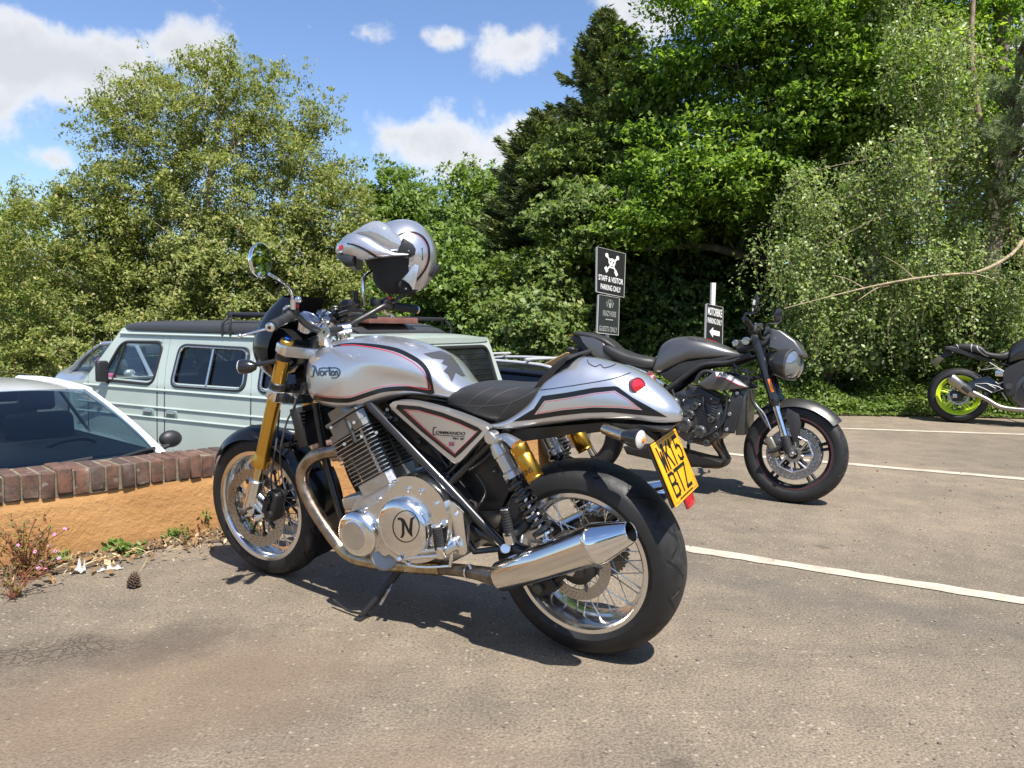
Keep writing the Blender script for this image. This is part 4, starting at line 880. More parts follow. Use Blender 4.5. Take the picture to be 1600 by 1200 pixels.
for s in (1, -1):
    f = lambda p: V((p.x, p.y * s, p.z)); a = f(m0); d = f(m2) - f(m0); Lm = d.length; Lb = Lm * .765
    g = G(); g.lathe([(.030, -.006), (.043, .0), (.0475, .008), (.0535, Lb * .5), (.0585, Lb - .004), (.0592, Lb)], a, d, 48); g.lathe([(.030, -.006), (.03, .02)], a, d, 32); g.lathe([(.0592, Lb - .012), (.0612, Lb - .008), (.0612, Lb + .002), (.0592, Lb + .004)], a, d, 48); sil = mk('silencer', g, mat('polished_steel', (.70, .68, .645), .15, 1.0, rvar=.02, vscale=3), E_)
    g = G(); g.lathe([(.0600, Lb - .006), (.0605, Lb), (.059, Lb + .012), (.050, Lb + .045), (.033, Lm - .010), (.0295, Lm), (.0275, Lm + .001), (.026, Lm - .002), (.026, Lm - .08), (.0, Lm - .08)], a, d, 48); mk('end_cone', g, CHROME, sil)
    g = G(); g.lathe([(.0255, Lm - .004), (.0255, Lm - .079), (0, Lm - .079)], a, d, 32); mk('bore', g, BLK, sil)
    g = G(); g.tube([f(p) for p in pth((690, 888, .14), (735, 893, .16), (775, 901, .182), (790, 898, .187))], [.021, .022, .029, .032], 14, 3); mk('link_pipe', g, DKSTEEL, E_)
g = G(); g.lathe([(.024, -.004), (.024, .004)], B(733, 893, .16), B(775, 901, .182) - B(733, 893, .16), 20); g.cyl(B(733, 882, .17), B(737, 890, .18), .006, 8); mk('pipe_clamp', g, STEEL, E_)
# ---- side stand
foot = B.local(gr(565, 967)); top_ = B(629, 884, .11); g = G(); g.tube([top_, (top_ + foot) / 2, foot + V((0, 0, .012))], [.014, .0125, .011], 12); g.box(foot + V((0, 0, .006)), (.03, .05, .012), M.Rotation(-.1, 3, 'X'), .003); g.ball(top_, (.03, .02, .022))
tang = B.local(gr(521, 937, .035)); g.tube([foot + V((0, .0, .02)), (foot + tang) / 2 + V((0, 0, -.004)), tang], .0045, 8, 3); mk('side_stand', g, SATIN, E_)
g = G(); s0, s1 = B(626, 890, .10), B(594, 945, .2); d = s1 - s0; hp_ = [s0 + d * t + V((.006 * math.cos(t * 150), .006 * math.sin(t * 150), 0)) for t in np.linspace(.55, 1, 130)]; g.tube(hp_, .0013, 5); g.tube([s0, s0 + d * .55], .002, 5); mk('stand_spring', g, STEEL, E_)
# ---- rear shocks
for s in (1, -1):
    f = lambda p: V((p.x, p.y * s, p.z)); T0, T1 = f(B(769, 683, .155)), f(B(857, 846, .15)); d = T1 - T0; L0 = d.length; u = d.normalized()
    g = G(); g.lathe([(0, .02), (.020, .022), (.026, .05), (.026, .062), (.0225, .066), (.0225, .115), (.0285, .12), (.0285, .135), (.030, .14), (0, .142)], T0, d, 28); g.cyl(T0 + V((0, .018 * s, 0)), T0 - V((0, .018 * s, 0)), .02, 20, .003)
    sh = mk('shock_absorber', g, mat('matt_silver', (.62, .62, .61), .4, 1.0), E_)
    g = G(); rs = f(B(823, 722, .185)); rd = u; Lr = .112; arm = [T0 + u * .02, T0 * .5 + (rs - rd * .06) * .5 + V((0, 0, .012)), rs - rd * .058]; g.tube(arm, [.018, .016, .024], 12, 5, flat=.7); mk('reservoir_bracket', g, mat('matt_silver', (.6, .6, .6), .4, 1.0), sh)
    g = G(); g.lathe([(0, 0), (.0275, 0), (.0285, .003), (.0285, .024), (.027, .026), (.027, .034), (.0285, .036), (.0285, .100), (.027, .102), (.027, .106), (.0285, .108), (.0275, Lr), (0, Lr)], rs - rd * .056, rd, 40); rv = mk('reservoir', g, mat('deep_gold', (.56, .30, .045), .3, 1.0), sh)
    if s > 0:
        w_ = rd; e1 = V((0, 1, 0)) - w_ * w_.y; e1.normalize(); e2 = w_.cross(e1)
        if e2.x > 0: e2 = -e2
        def fm(x, y):
            a = -1.45 + 2.15 * x; return rs - rd * .056 + w_ * (.090 - .020 * y) + (e1 * math.cos(a) + e2 * math.sin(a)) * .0291
        text_on('maker_lettering', '\u00d6HLINS', fm, BLKP, rv, .012)
    g = G(); s0, s1 = .142, L0 - .030; n = 8.5; pts = []
    for k in range(150):
        t = k / 149; e1 = V((0, 1, 0)); e2 = u.cross(e1).normalized(); e1 = e2.cross(u); a = t * n * 2 * math.pi; pts.append(T0 + u * (s0 + (s1 - s0) * t) + (e1 * math.cos(a) + e2 * math.sin(a)) * .0285)
    g.tube(pts, .0072, 8); g.cyl(T0 + u * .14, T0 + u * .20, .019, 14); mk('coil_spring', g, BLK, sh)
    g = G(); g.cyl(T0 + u * .13, T0 + u * (L0 - .02), .0085, 14); g.lathe([(0, L0 - .04), (.024, L0 - .038), (.033, L0 - .03), (.033, L0 - .024), (.02, L0 - .018), (.014, L0 - .01), (0, L0 - .01)], T0, d, 24); g.cyl(T1 + V((0, .016 * s, 0)), T1 - V((0, .016 * s, 0)), .016, 16, .003); mk('shock_shaft', g, CHROME, sh)
# rear caliper, hoses
g = G(); c = V((.10, .10, .235)); g.box(c, (.085, .05, .05), M.Rotation(.5, 3, 'Y'), .012, 3); g.cyl(c + V((.015, .02, .0)), c + V((.015, .034, .0)), .018, 18, .003); g.tube([V((.02, .10, .30)), c], .014, 8); mk('rear_caliper', g, SATIN, E_); mk('caliper_cap', G().lathe([(.017, 0), (.017, .006), (.013, .009), (0, .009)], c + V((.015, .033, 0)), (0, 1, 0), 20), DKCAST, E_); mk('hub_cover', G().lathe([(.058, .080), (.062, .092), (.050, .100), (.02, .103), (.02, .112), (0, .112)], V((0, 0, .315)), (0, 1, 0), 32), SATIN, E_)
g = G()
for q in ((.15, .10, .43), (.12, .11, .40)): pass
for o in (0, .012): g.tube([V((.14 + o, .10, .50)), V((.10 + o, .118, .46)), V((.085 + o, .12, .40)), V((.10 + o, .12, .33)), V((.12, .11, .25))], .004, 6, 5)
mk('brake_hose', g, ALU, E_)
SP('brake_bracket', [(818, 820), (835, 812), (850, 835), (848, 850), (826, 845), (815, 835)], .135, .12, CAST, .004)
# ---- bodywork of the café racer
def prof(pts, y, rig=B):
    q = sorted([(p.x, p.z) for p in (rig(a, b, y) for a, b in pts)]); xs = [a for a, _ in q]; zs = [b for _, b in q]; return lambda x: float(np.interp(x, xs, zs))
Z1 = lambda l: [(400 + a / 3.2, 480 + b / 3.2) for a, b in l]
ttop = prof(Z1([(222, 390), (232, 335), (252, 295), (290, 252), (340, 203), (430, 162), (530, 142), (650, 144), (760, 164), (870, 200), (960, 248), (1025, 325), (1052, 390)]), .0)
tbot = prof(Z1([(215, 440), (250, 482), (310, 508), (400, 523), (480, 526), (560, 506), (660, 466), (760, 456), (875, 474), (940, 482), (1000, 470)]), .13)
xf, xr = B(*Z1([(217, 410)])[0], .09).x, B(*Z1([(1050, 400)])[0], .05).x
st = []
for (u, w, ke, ze) in ((0, .030, .5, .0), (.035, .072, .46, 0), (.10, .118, .42, 0), (.2, .150, .38, 0), (.32, .163, .36, 0), (.45, .160, .36, 0), (.58, .148, .38, 0), (.72, .130, .40, 0), (.85, .112, .40, 0), (.94, .092, .42, 0), (1, .06, .45, 0)):
    x = xf + (xr - xf) * u; zt, zb = ttop(x), tbot(x)
    if u == 0: zt, zb = zb + .35 * (zt - zb) + .03, zb + .02
    st.append((x, zb, zb + (zt - zb) * ke, zt, w, 3.6, 2.25))
g = G(); g.sloft(st, 10, 72)
for v in g.bm.verts:
    x, y, z = v.co; zt = ttop(x); s1 = min(1, max(0, (.85 - x) / .15)); s1 = s1 * s1 * (3 - 2 * s1); s2 = min(1, max(0, (zt - .055 - z) / .07)); s2 = s2 * s2 * (3 - 2 * s2); s3 = min(1, max(0, (z - tbot(x) - .012) / .05)); s3 = s3 * s3 * (3 - 2 * s3)
    v.co.y = y * (1 - .115 * s1 * s2 * s3)
tank = mk('fuel_tank', g, SILVER, E_, sharp=70); bt = bvh_of(tank)
ZT = lambda l: [(300 + a / 4, 480 + b / 4) for a, b in l]
g = G(); stripe(g, B, bt, ZT([(690, 543), (760, 562), (850, 578), (940, 583), (1000, 577), (1100, 545), (1200, 517), (1320, 508), (1420, 515), (1500, 530)]), [5.5, 6, 6.5, 7, 7, 7, 7, 7, 7.5, 8]); stripe(g, B, bt, ZT([(1498, 542), (1487, 470), (1470, 400), (1430, 350), (1370, 310), (1290, 272), (1200, 250), (1100, 236), (1010, 231), (950, 234), (880, 245)]), [9, 8, 7, 6.5, 6.5, 6, 5, 4, 3.5, 3, 1.5])
mk('black_stripe', g, BLKP, tank)
g = G(); stripe(g, B, bt, ZT([(692, 527), (780, 548), (860, 560), (950, 562), (1010, 552), (1100, 520), (1200, 495), (1320, 487), (1482, 513), (1470, 460), (1445, 405), (1400, 360), (1340, 322), (1260, 285), (1170, 262), (1080, 246), (1000, 238), (930, 240)]), .9, .0016, 10); mk('red_pinstripe', g, REDP, tank)
# the maker's name in flowing letters: N o r t o n with the swash over it
def curl(pts, w): return (pts, w)
g = G(); Q = lambda l: ZT(l)
for pts, w in (([(752, 370), (766, 368), (772, 378)], 1.6), ([(768, 372), (758, 430), (743, 432)], 1.4), ([(768, 372), (790, 428)], 3.0), ([(788, 430), (797, 385)], 1.5), ([(797, 385), (818, 380), (850, 381), (890, 379), (912, 384), (926, 404), (915, 432), (890, 442), (872, 440)], 1.5),
               ([(812, 397), (801, 408), (806, 425), (818, 426), (825, 410), (812, 397)], 2.0), ([(833, 398), (836, 427)], 2.0), ([(835, 405), (844, 398), (850, 402)], 1.7), ([(859, 372), (861, 420), (868, 427)], 1.9), ([(853, 398), (870, 396)], 1.3), ([(880, 398), (872, 410), (876, 425), (886, 425), (890, 408), (880, 398)], 1.9), ([(896, 400), (898, 428)], 1.9), ([(898, 404), (908, 400), (912, 428)], 1.8)):
    stripe(g, B, bt, Q(pts), w * 1.15, .0014, 6 if len(pts) > 2 else 2)
mk('maker_lettering', g, mat('navy_letter', (.012, .02, .035), .3, coat=.8), tank)
# dark torn graphic on the right rear of the tank and the filler cap
decal('torn_graphic', B, bt, [[(662, 553), (690, 548), (705, 556), (716, 570), (727, 588), (722, 588), (712, 582), (706, 597), (700, 585), (693, 580), (700, 572), (690, 568), (694, 562), (676, 560)]], GREYP, tank, 6, .0014)
fc = put_on(B, bt, 576, 529, .0); g = G(); g.lathe([(0, .010), (.016, .010), (.018, .007), (.028, .007), (.030, .004), (.034, .004), (.036, 0), (.036, -.004)], V((fc.x, 0.012, fc.z - .004)), (-.08, 0, 1), 40); mk('filler_cap', g, SILVER, tank)

# ---- seat
stp = prof([(690, 634), (696, 622), (706, 613), (728, 603), (760, 602), (800, 605), (838, 603), (862, 585)], .06); sbt = prof([(690, 640), (705, 644), (740, 656), (768, 664), (800, 662), (840, 640), (866, 610)], .11)
xa, xb = B(692, 632, .09).x, B(856, 602, .06).x; st = []
for (u, w) in ((0, .07), (.06, .092), (.2, .108), (.4, .118), (.6, .118), (.8, .108), (.93, .098), (1, .085)):
    x = xa + (xb - xa) * u; zt, zb = stp(x), sbt(x) - .006
    st.append((x, zb, zb + (zt - zb) * .5, zt, w, 3.2, 3.4))
g = G(); g.sloft(st, 8, 56); seat = mk('seat', g, FAB, E_, sharp=70); bs = bvh_of(seat); g = G()
for pts in ([(694, 629), (720, 632), (760, 634), (800, 628), (838, 610)], [(735, 656), (745, 640), (757, 633)], [(730, 632), (740, 622), (756, 612), (772, 606)], [(757, 633), (770, 622), (790, 612), (812, 606)], [(772, 660), (790, 640), (800, 628)]): stripe(g, B, bs, pts, .8, .0012, 6)
mk('seat_stitching', g, mat('grey_thread', (.085, .082, .08), .8), seat)

# ---- tail cowl with the lip that runs forward under the seat
ctop = prof([(764, 660), (790, 655), (815, 642), (838, 622), (850, 606), (858, 590), (870, 571), (885, 562), (905, 559), (930, 562), (960, 570), (990, 580), (1012, 594), (1035, 615), (1052, 632), (1062, 648)], .03)
cbot = prof([(762, 662), (780, 667), (805, 668), (850, 663), (900, 656), (945, 653), (990, 656), (1030, 665), (1050, 664), (1063, 656)], .085)
xa, xb = B(764, 661, .11).x, B(1064, 652, .0).x; st = []
for (u, w, k, et) in ((0, .113, .5, 3), (.06, .118, .4, 3), (.14, .121, .32, 3.), (.24, .122, .25, 2.8), (.32, .121, .20, 2.5), (.42, .119, .17, 2.3), (.52, .116, .16, 2.2), (.62, .111, .16, 2.1), (.72, .104, .17, 2.1), (.82, .091, .2, 2.1), (.90, .073, .26, 2.1), (.96, .050, .38, 2.0), (1, .02, .5, 2)):
    x = xa + (xb - xa) * u; zt, zb = ctop(x), cbot(x); zt = max(zt, zb + .012); st.append((x, zb - .004, zb + (zt - zb) * k, zt, w, 5.0, et))
g = G(); g.sloft(st, 8, 72); cowl = mk('tail_cowl', g, SILVER, E_, sharp=75); bc = bvh_of(cowl)
# backrest pad on its front face
g = G(); q = [(833, 606), (842, 598), (856, 578), (870, 564), (884, 556), (893, 557), (880, 566), (868, 580), (857, 598), (851, 608)]; la = B.loop(q, .085); g.prism(la, [V((p.x, -.085, p.z)) for p in la], .012, 3); mk('backrest_pad', g, FAB, E_)
ZC = lambda l: [(680 + a / 3.636, 500 + b / 3.636) for a, b in l]
g = G()
def band(pts, w): stripe(g, B, bc, ZC(pts), w, .0014, 1)
def lin(pts, k=14):
    o = []
    for a, b in zip(pts, pts[1:]):
        for i in range(k): o.append((a[0] + (b[0] - a[0]) * i / k, a[1] + (b[1] - a[1]) * i / k))
    return o + [pts[-1]]
decal('black_stripe', B, bc, [ZC([(440, 578), (560, 505), (608, 432), (750, 412), (900, 385), (1020, 376), (1040, 382), (1120, 440), (1220, 495), (1320, 552), (1200, 543), (1000, 524), (850, 528), (700, 545), (560, 566)])], BLKP, cowl, 8, .0012)
decal('white_panel', B, bc, [ZC([(565, 538), (622, 460), (760, 440), (900, 415), (1020, 402), (1090, 445), (1178, 512), (1050, 500), (900, 496), (720, 512)])], SILVER, cowl, 8, .0018)
g = G(); stripe(g, B, bc, lin(ZC([(580, 532), (628, 466), (760, 447), (900, 421), (1016, 408), (1082, 448), (1160, 503), (1050, 493), (900, 489), (720, 505), (580, 532)]), 6), .8, .0022, 1); mk('red_pinstripe', g, REDP, cowl)
g = G(); stripe(g, B, bc, ZC([(585, 400), (700, 385), (850, 362), (980, 340), (1050, 322), (1110, 300)]), 1.0, .0012, 6); stripe(g, B, bc, [(918, 562), (920, 568), (930, 573), (938, 570), (944, 575), (956, 572), (962, 569)], 1.0, .0012, 4); mk('panel_seam', g, BLKP, cowl)
# tail lamps set in the cowl
for s in (1, -1):
    p = put_on(B, bc, 996, 603, 0.0); nn = (p - put_on(B, bc, 996, 603, .05)); c = V((p.x, p.y * s, p.z)); dr = V((-.72, .6 * s, .25)).normalized()
    g = G(); g.lathe([(.024, -.02), (.0245, .004), (.021, .007), (.0205, .004)], c, dr, 32); tl = mk('tail_lamp', g, mat('dark_red_trim', (.16, .02, .02), .25, coat=1.0), E_)
    g = G(); g.lathe([(.0205, .0), (.0205, .005), (.012, .0085), (.0, .0095)], c, dr, 32); mk('lamp_lens', g, REDG, tl)
# undertray
SP('undertray', [(768, 670), (850, 668), (945, 660), (1000, 664), (1044, 671), (1038, 676), (985, 672), (950, 668), (930, 672), (860, 684), (790, 694), (775, 690)], .085, -.085, SATIN, .006)
# rear indicators
for s in (1, -1):
    f = lambda p: V((p.x, p.y * s, p.z)); a, b = f(B(945, 670, .10)), f(B(982, 684, .145)); g = G(); g.tube([a, b], [.0165, .0175], 20); ind = mk('rear_indicator', g, mat('warm_steel', (.55, .50, .42), .3, 1.0), E_)
    b2 = f(B(997, 686, .155)); d = (V((-1, .22 * s, -.02))).normalized(); g = G(); g.lathe([(0, -.055), (.016, -.048), (.0255, -.02), (.029, 0), (.029, .006), (.0265, .008)], b2, d, 28); mk('indicator_shell', g, BLK, ind)
    g = G(); g.lathe([(.0265, .004), (.0255, .010), (.016, .016), (0, .019)], b2, d, 28); mk('indicator_lens', g, LENS, ind); g = G(); g.ball(b2 + d * .014, (.008, .010, .010), u=10, v=8); mk('bulb', g, ORANGE, ind)
# number plate
YEL = mat('yellow_plate', (.86, .37, .008), .4, coat=.3); pT, pB = B(1036, 682, 0), B(1074, 775.5, 0); hv = pT - pB; nrm = V((hv.z, 0, -hv.x)).normalized(); nrm = -nrm if nrm.x > 0 else nrm
hw = .113; g = G(); c = [pB + V((0, hw, 0)), pB - V((0, hw, 0)), pT - V((0, hw, 0)), pT + V((0, hw, 0))]; g.prism([p + nrm * .002 for p in c], [p - nrm * .002 for p in c], .001); npl = mk('number_plate', g, YEL, E_)
def pf(u0, u1, v0, v1): return lambda x, y: pB + hv * (v0 + (v1 - v0) * y) + V((0, hw * (1 - 2 * (u0 + (u1 - u0) * x)), 0)) + nrm * .0026
PB = mat('plate_black', (.012, .012, .012), .4)
def strokes(name, chars, u0, u1, v0, v1, fm_all, par):
    """plate letters as even strokes"""
    S = {'W': [[(0, 1), (.25, 0), (.5, .75), (.75, 0), (1, 1)]], 'K': [[(0, 0), (0, 1)], [(1, 1), (.06, .46)], [(.3, .62), (1, 0)]], '1': [[(.15, .78), (.5, 1), (.5, 0)]], '5': [[(.95, 1), (.12, 1), (.06, .56), (.5, .64), (.9, .52), (1, .3), (.86, .06), (.5, 0), (.1, .06), (.0, .2)]],
         'B': [[(0, 0), (0, 1), (.7, 1), (.92, .9), (.92, .63), (.7, .53), (0, .53)], [(.7, .53), (1, .4), (1, .12), (.75, 0), (0, 0)]], 'T': [[(0, 1), (1, 1)], [(.5, 1), (.5, 0)]], 'Z': [[(0, 1), (.96, 1), (.04, 0), (1, 0)]]}
    n = len(chars); g = G(); gap = .26; cw = (u1 - u0) / (n + gap * (n - 1)); q = M.Identity(3)
    for i, ch in enumerate(chars):
        a = u0 + i * cw * (1 + gap); fm = pf(a, a + cw, v0, v1); k = .11
        for poly in S[ch]:
            P3 = [fm(x if ch != '1' else x * .7, y) for x, y in poly]; w = .0052
            for p, r in zip(P3, P3[1:]):
                d = (r - p).normalized(); sd = nrm.cross(d) * w; e = d * w * .98
                g.bm.faces.new([g.bm.verts.new(z) for z in (p + sd - e, p - sd - e, r - sd + e, r + sd + e)])
    bmesh.ops.translate(g.bm, verts=g.bm.verts[:], vec=(0, 0, 0)); return mk(name, g, PB, par, flat=True)
strokes('plate_letters', 'WK15', .10, .90, .53, .90, None, npl); strokes('plate_letters', 'BTZ', .14, .80, .12, .46, None, npl)
g = G(); t = .0011
for (u0, u1, v0, v1) in ((.035, .965, .965, .972), (.035, .2, .03, .037), (.8, .965, .03, .037), (.035, .042, .03, .2), (.958, .965, .03, .2), (.035, .042, .75, .972), (.958, .965, .75, .972)):
    f = pf(u0, u1, v0, v1); g.bm.faces.new([g.bm.verts.new(f(x, y)) for x, y in ((0, 0), (1, 0), (1, 1), (0, 1))])
for k in range(34):
    f = pf(.22 + k * .0165, .22 + k * .0165 + .010, .035, .035 + (.03 if k % 3 else .022)); g.bm.faces.new([g.bm.verts.new(f(x, y)) for x, y in ((0, 0), (1, 0), (1, 1), (0, 1))])
mk('plate_border', g, PB, npl, flat=True)
g = G(); c2 = [p - nrm * .006 for p in c]; g.prism([p - nrm * .0 for p in c2], [p - nrm * .008 for p in c2], .002); g.tube([pT - nrm * .012, pT - nrm * .06 + V((0, 0, .05)), B(1040, 672, 0) + V((.05, 0, .01))], .016, 10, 4); mk('plate_carrier', g, SATIN, E_)
g = G(); rc = pB - hv.normalized() * .012 + V((0, -.030, 0)) - nrm * .004; ex = hv.normalized(); g.prism([rc + V((0, .034, 0)) + ex * .016, rc - V((0, .034, 0)) + ex * .016, rc - V((0, .034, 0)) - ex * .024, rc + V((0, .034, 0)) - ex * .024], [rc + V((0, .034, 0)) + ex * .016 - nrm * .014, rc - V((0, .034, 0)) + ex * .016 - nrm * .014, rc - V((0, .034, 0)) - ex * .024 - nrm * .014, rc + V((0, .034, 0)) - ex * .024 - nrm * .014], .004); mk('rear_reflector', g, REDG, E_)
# ---- side panels
so_ = [(610, 632), (617, 627), (645, 628), (690, 639), (730, 653), (760, 667), (761, 675), (740, 698), (721, 719), (712, 724), (704, 720), (660, 682), (612, 639)]
SILVER2 = SILVER
sp1 = SP('side_panel', so_, .150, .118, SILVER, .010, 3, None, 4); a = B.loop(so_, .150, 3)
mk('side_panel', G().prism([V((p.x, -p.y, p.z)) for p in a], [V((p.x, -.118, p.z)) for p in a], .010, 3), SILVER, E_)
bp = bvh_of(sp1); g = G(); ZP = lambda l: [(500 + x / 4, 600 + y / 4) for x, y in l]
stripe(g, B, bp, lin(ZP([(482, 140), (620, 152), (760, 190), (880, 236), (1003, 292), (845, 450), (640, 285), (482, 140)]), 6), 6.2, .0012, 1); mk('black_stripe', g, BLKP, sp1)
g = G(); stripe(g, B, bp, lin(ZP([(530, 162), (640, 174), (760, 207), (870, 247), (984, 298), (840, 437), (690, 312), (530, 162)]), 5), .8, .0014, 1); mk('red_pinstripe', g, REDP, sp1)
text_on('model_lettering', 'OMMANDO', quad_px(B, bp, (681.0, 677.5), (727, 680.3), (681.0, 673.0), (727, 675.2)), BLKP, sp1, .02, .1); text_on('model_lettering', '961 SF', quad_px(B, bp, (707, 686.5), (725.5, 688), (707.3, 683), (725.5, 684.2)), BLKP, sp1, .025)
g = G(); stripe(g, B, bp, [(682, 668.3), (678.5, 667.8), (677, 671), (677, 678), (679, 679)], 1.3, .0014, 4); stripe(g, B, bp, [(677, 679), (700, 680.8), (726, 682.2)], .9, .0014, 2); mk('model_swash', g, BLKP, sp1)
g = G(); f = quad_px(B, bp, (701.5, 696.5), (709.5, 697), (701.8, 690.5), (709.8, 691.2), .0014); qd = lambda a, b, c, d: g.bm.faces.new([g.bm.verts.new(f(x, y)) for x, y in ((a, b), (c, b), (c, d), (a, d))])
qd(0, 0, 1, 1); mk('flag_badge', g, mat('badge_blue', (.12, .10, .17), .4), sp1, flat=True)
g = G(); f = quad_px(B, bp, (701.5, 696.5), (709.5, 697), (701.8, 690.5), (709.8, 691.2), .0018); qd(.4, 0, .6, 1); qd(0, .38, 1, .62); mk('flag_cross', g, mat('badge_red', (.38, .05, .05), .4), sp1, flat=True)

# ---- front end: cowl, lamp, indicators, bars, mirrors
zf = lambda x, z: V((x, 0, z)); cl_ = [B(455, 460, .02), B(420, 500, .06), B(404, 545, .09), B(412, 592, .09)]
print('cowl', [tuple(round(q, 3) for q in p) for p in cl_])
prof_c = [(1.205, 1.145, .052), (1.27, 1.085, .098), (1.315, 1.02, .118), (1.335, .95, .128), (1.325, .88, .108), (1.29, .835, .07)]
pcs = catmull([V(p) for p in prof_c], 6)
def cow(u, v):
    k = u * (len(pcs) - 1); i = min(int(k), len(pcs) - 2); p = pcs[i].lerp(pcs[i + 1], k - i); t = (v - .5) * 2
    return V((p.x + .045 - .155 * abs(t) ** 2.2, p.z * math.sin(t * 1.5) / math.sin(1.5), p.y - .015 * t * t))
g = G(); g.grid(cow, 30, 24, .004); mk('headlamp_cowl', g, BLK, E_)
g = G(); g.lathe([(0, -.09), (.05, -.08), (.085, -.03), (.092, .02), (.086, .03)], V((1.275, 0, .93)), (1, 0, -.05), 36); hl = mk('headlamp', g, BLK, E_); g = G(); g.lathe([(.086, .028), (.07, .045), (.04, .055), (0, .058)], V((1.275, 0, .93)), (1, 0, -.05), 36); mk('lamp_lens', g, LENS, hl)
for s in (1, -1):
    f = lambda p: V((p.x, p.y * s, p.z)); c = f(B(380, 573, .19)); g = G(); d = V((-.55, .25 * s, .05)).normalized()
    g.tube([f(B(440, 562, .10)), f(B(415, 567, .14)), c], [.011, .009, .010], 10, 3); g.lathe([(0, .052), (.013, .047), (.023, .030), (.027, .010), (.0275, -.006), (.026, -.010)], c + V((.0, .0, 0)), -d if False else V((-.75, -.35 * s, 0)), 24); ind = mk('front_indicator', g, BLK, E_)
    g = G(); g.lathe([(.0265, -.008), (.0245, -.014), (.015, -.020), (0, -.023)], c, V((-.75, -.35 * s, 0)), 24); mk('indicator_lens', g, LENS, ind)
bar = pth((424, 510, .385), (450, 494, .275), (463, 492, .235), (475, 504, .17), (487, 512, .115), (505, 517, .06)); bar += [V((p.x, -p.y, p.z)) for p in bar[::-1]]
g = G(); g.tube(bar, .0112, 12, 5); mk('handlebar', g, SATIN, E_)
for s in (1, -1):
    f = lambda p: V((p.x, p.y * s, p.z)); a, b = f(bar[0]), f(bar[1]); d = (a - b).normalized(); L = (a - b).length
    g = G(); g.lathe([(.016, .0), (.021, .002), (.021, .008), (.0165, .012), (.0165, L - .012), (.0185, L - .008), (.0185, L), (0, L)], b, d, 20); gp = mk('grip', g, RUB, E_)
    g = G(); g.cyl(a, a + d * .014, .0155, 20, .004); mk('bar_end', g, ALU, gp); g = G(); g.cyl(a + d * .0141, a + d * .0146, .006, 12); mk('bar_end_bolt', g, BLK, gp)
    # switch block, clamp, lever
    g = G(); c = b - d * .022; rot = d.to_track_quat('Y', 'Z').to_matrix(); g.box(c, (.044, .046, .042), rot, .010, 3); g.box(c + V((-.012, 0, .016)), (.03, .036, .022), rot, .006, 2); sw = mk('switch_block', g, SATIN, E_)
    g = G(); g.box(c + V((-.022, -.008 * s, .026)), (.012, .014, .010), rot, .003); mk('red_switch', g, REDB, sw)
    lp = [b - d * .05 + V((.038, 0, .006)), b - d * .02 + V((.058, 0, .0)), b + d * L * .5 + V((.066, 0, -.014)), a + d * .035 + V((.062, 0, -.034))]
    lp = [f(q) for q in pth((455, 495, .245), (443, 506, .27), (408, 516, .345), (375, 525, .40))]
    g = G(); g.tube(lp, [.008, .0085, .0065, .006], 10, 5, flat=.7); g.ball(lp[-1], .0085, u=10, v=8); mk('clutch_lever' if s > 0 else 'brake_lever', g, ALU, E_)
    g = G(); g.box(b - d * .055 + V((.02, 0, .004)), (.05, .024, .028), rot, .006); g.cyl(b - d * .055 + V((.03, 0, -.012)), b - d * .055 + V((.03, 0, .022)), .011, 14, .002); mk('lever_perch', g, SATIN if s < 0 else ALU, E_)
    # riser clamp
    g = G(); g.cyl(f(B(506, 519, .075)), f(B(506, 519, .035)), .022, 22, .004); g.box(f(B(506, 519, .055)) - V((0, 0, .025)), (.034, .032, .05), None, .006); mk('bar_clamp', g, ALU, E_); g = G(); g.cyl(f(B(506, 519, .0755)), f(B(506, 519, .077)), .005, 10); mk('clamp_bolt', g, BLK, E_)
    # gauge
    gc = f(B(482, 498, .045)); gd = V((-.55, 0, .83)).normalized(); g = G(); g.lathe([(0, -.05), (.03, -.048), (.038, -.01), (.040, .004), (.038, .008), (.0355, .006)], gc, gd, 32); ga = mk('gauge', g, CHROME, E_); g = G(); g.lathe([(.0355, .004), (.034, .0065), (.02, .010), (0, .012)], gc, gd, 32); mk('gauge_glass', g, GLASSD, ga)
# mirrors
c = B(407, 407, .43); g = G(); nrm_ = V((-.93, -.22, -.015)).normalized(); g.lathe([(.0, .022), (.03, .020), (.049, .010), (.054, .0), (.0545, -.004), (.052, -.006)], c, -nrm_, 40); mi = mk('mirror', g, CHROME, E_)
g = G(); g.lathe([(.0, .0052), (.052, .0052)], c, nrm_, 40); mk('mirror_glass', g, MIRR, mi); g = G(); g.tube(pth((420, 428, .42), (435, 437, .38), (449, 447, .31), (456, 460, .275), (458, 480, .265)), .0048, 10, 5); g.cyl(B(458, 468, .265), B(458, 484, .265), .009, 14, .002); g.ball(B(466, 468, .255), .0115); mk('mirror_stem', g, CHROME, mi)
mr = B(610, 410, -.33); g = G(); g.tube(pth((569, 478, -.215), (568, 452, -.22), (569, 434, -.235), (580, 424, -.27), (598, 414, -.30)), .0058, 10, 5); mi2 = mk('mirror_stem', g, CHROME, E_); g = G(); g.lathe([(.0, .018), (.03, .016), (.045, .008), (.05, .0), (.048, -.005), (0, -.005)], mr + V((0, .02, 0)), V((.9, .3, -.2)), 32); mk('mirror', g, CHROME, mi2)
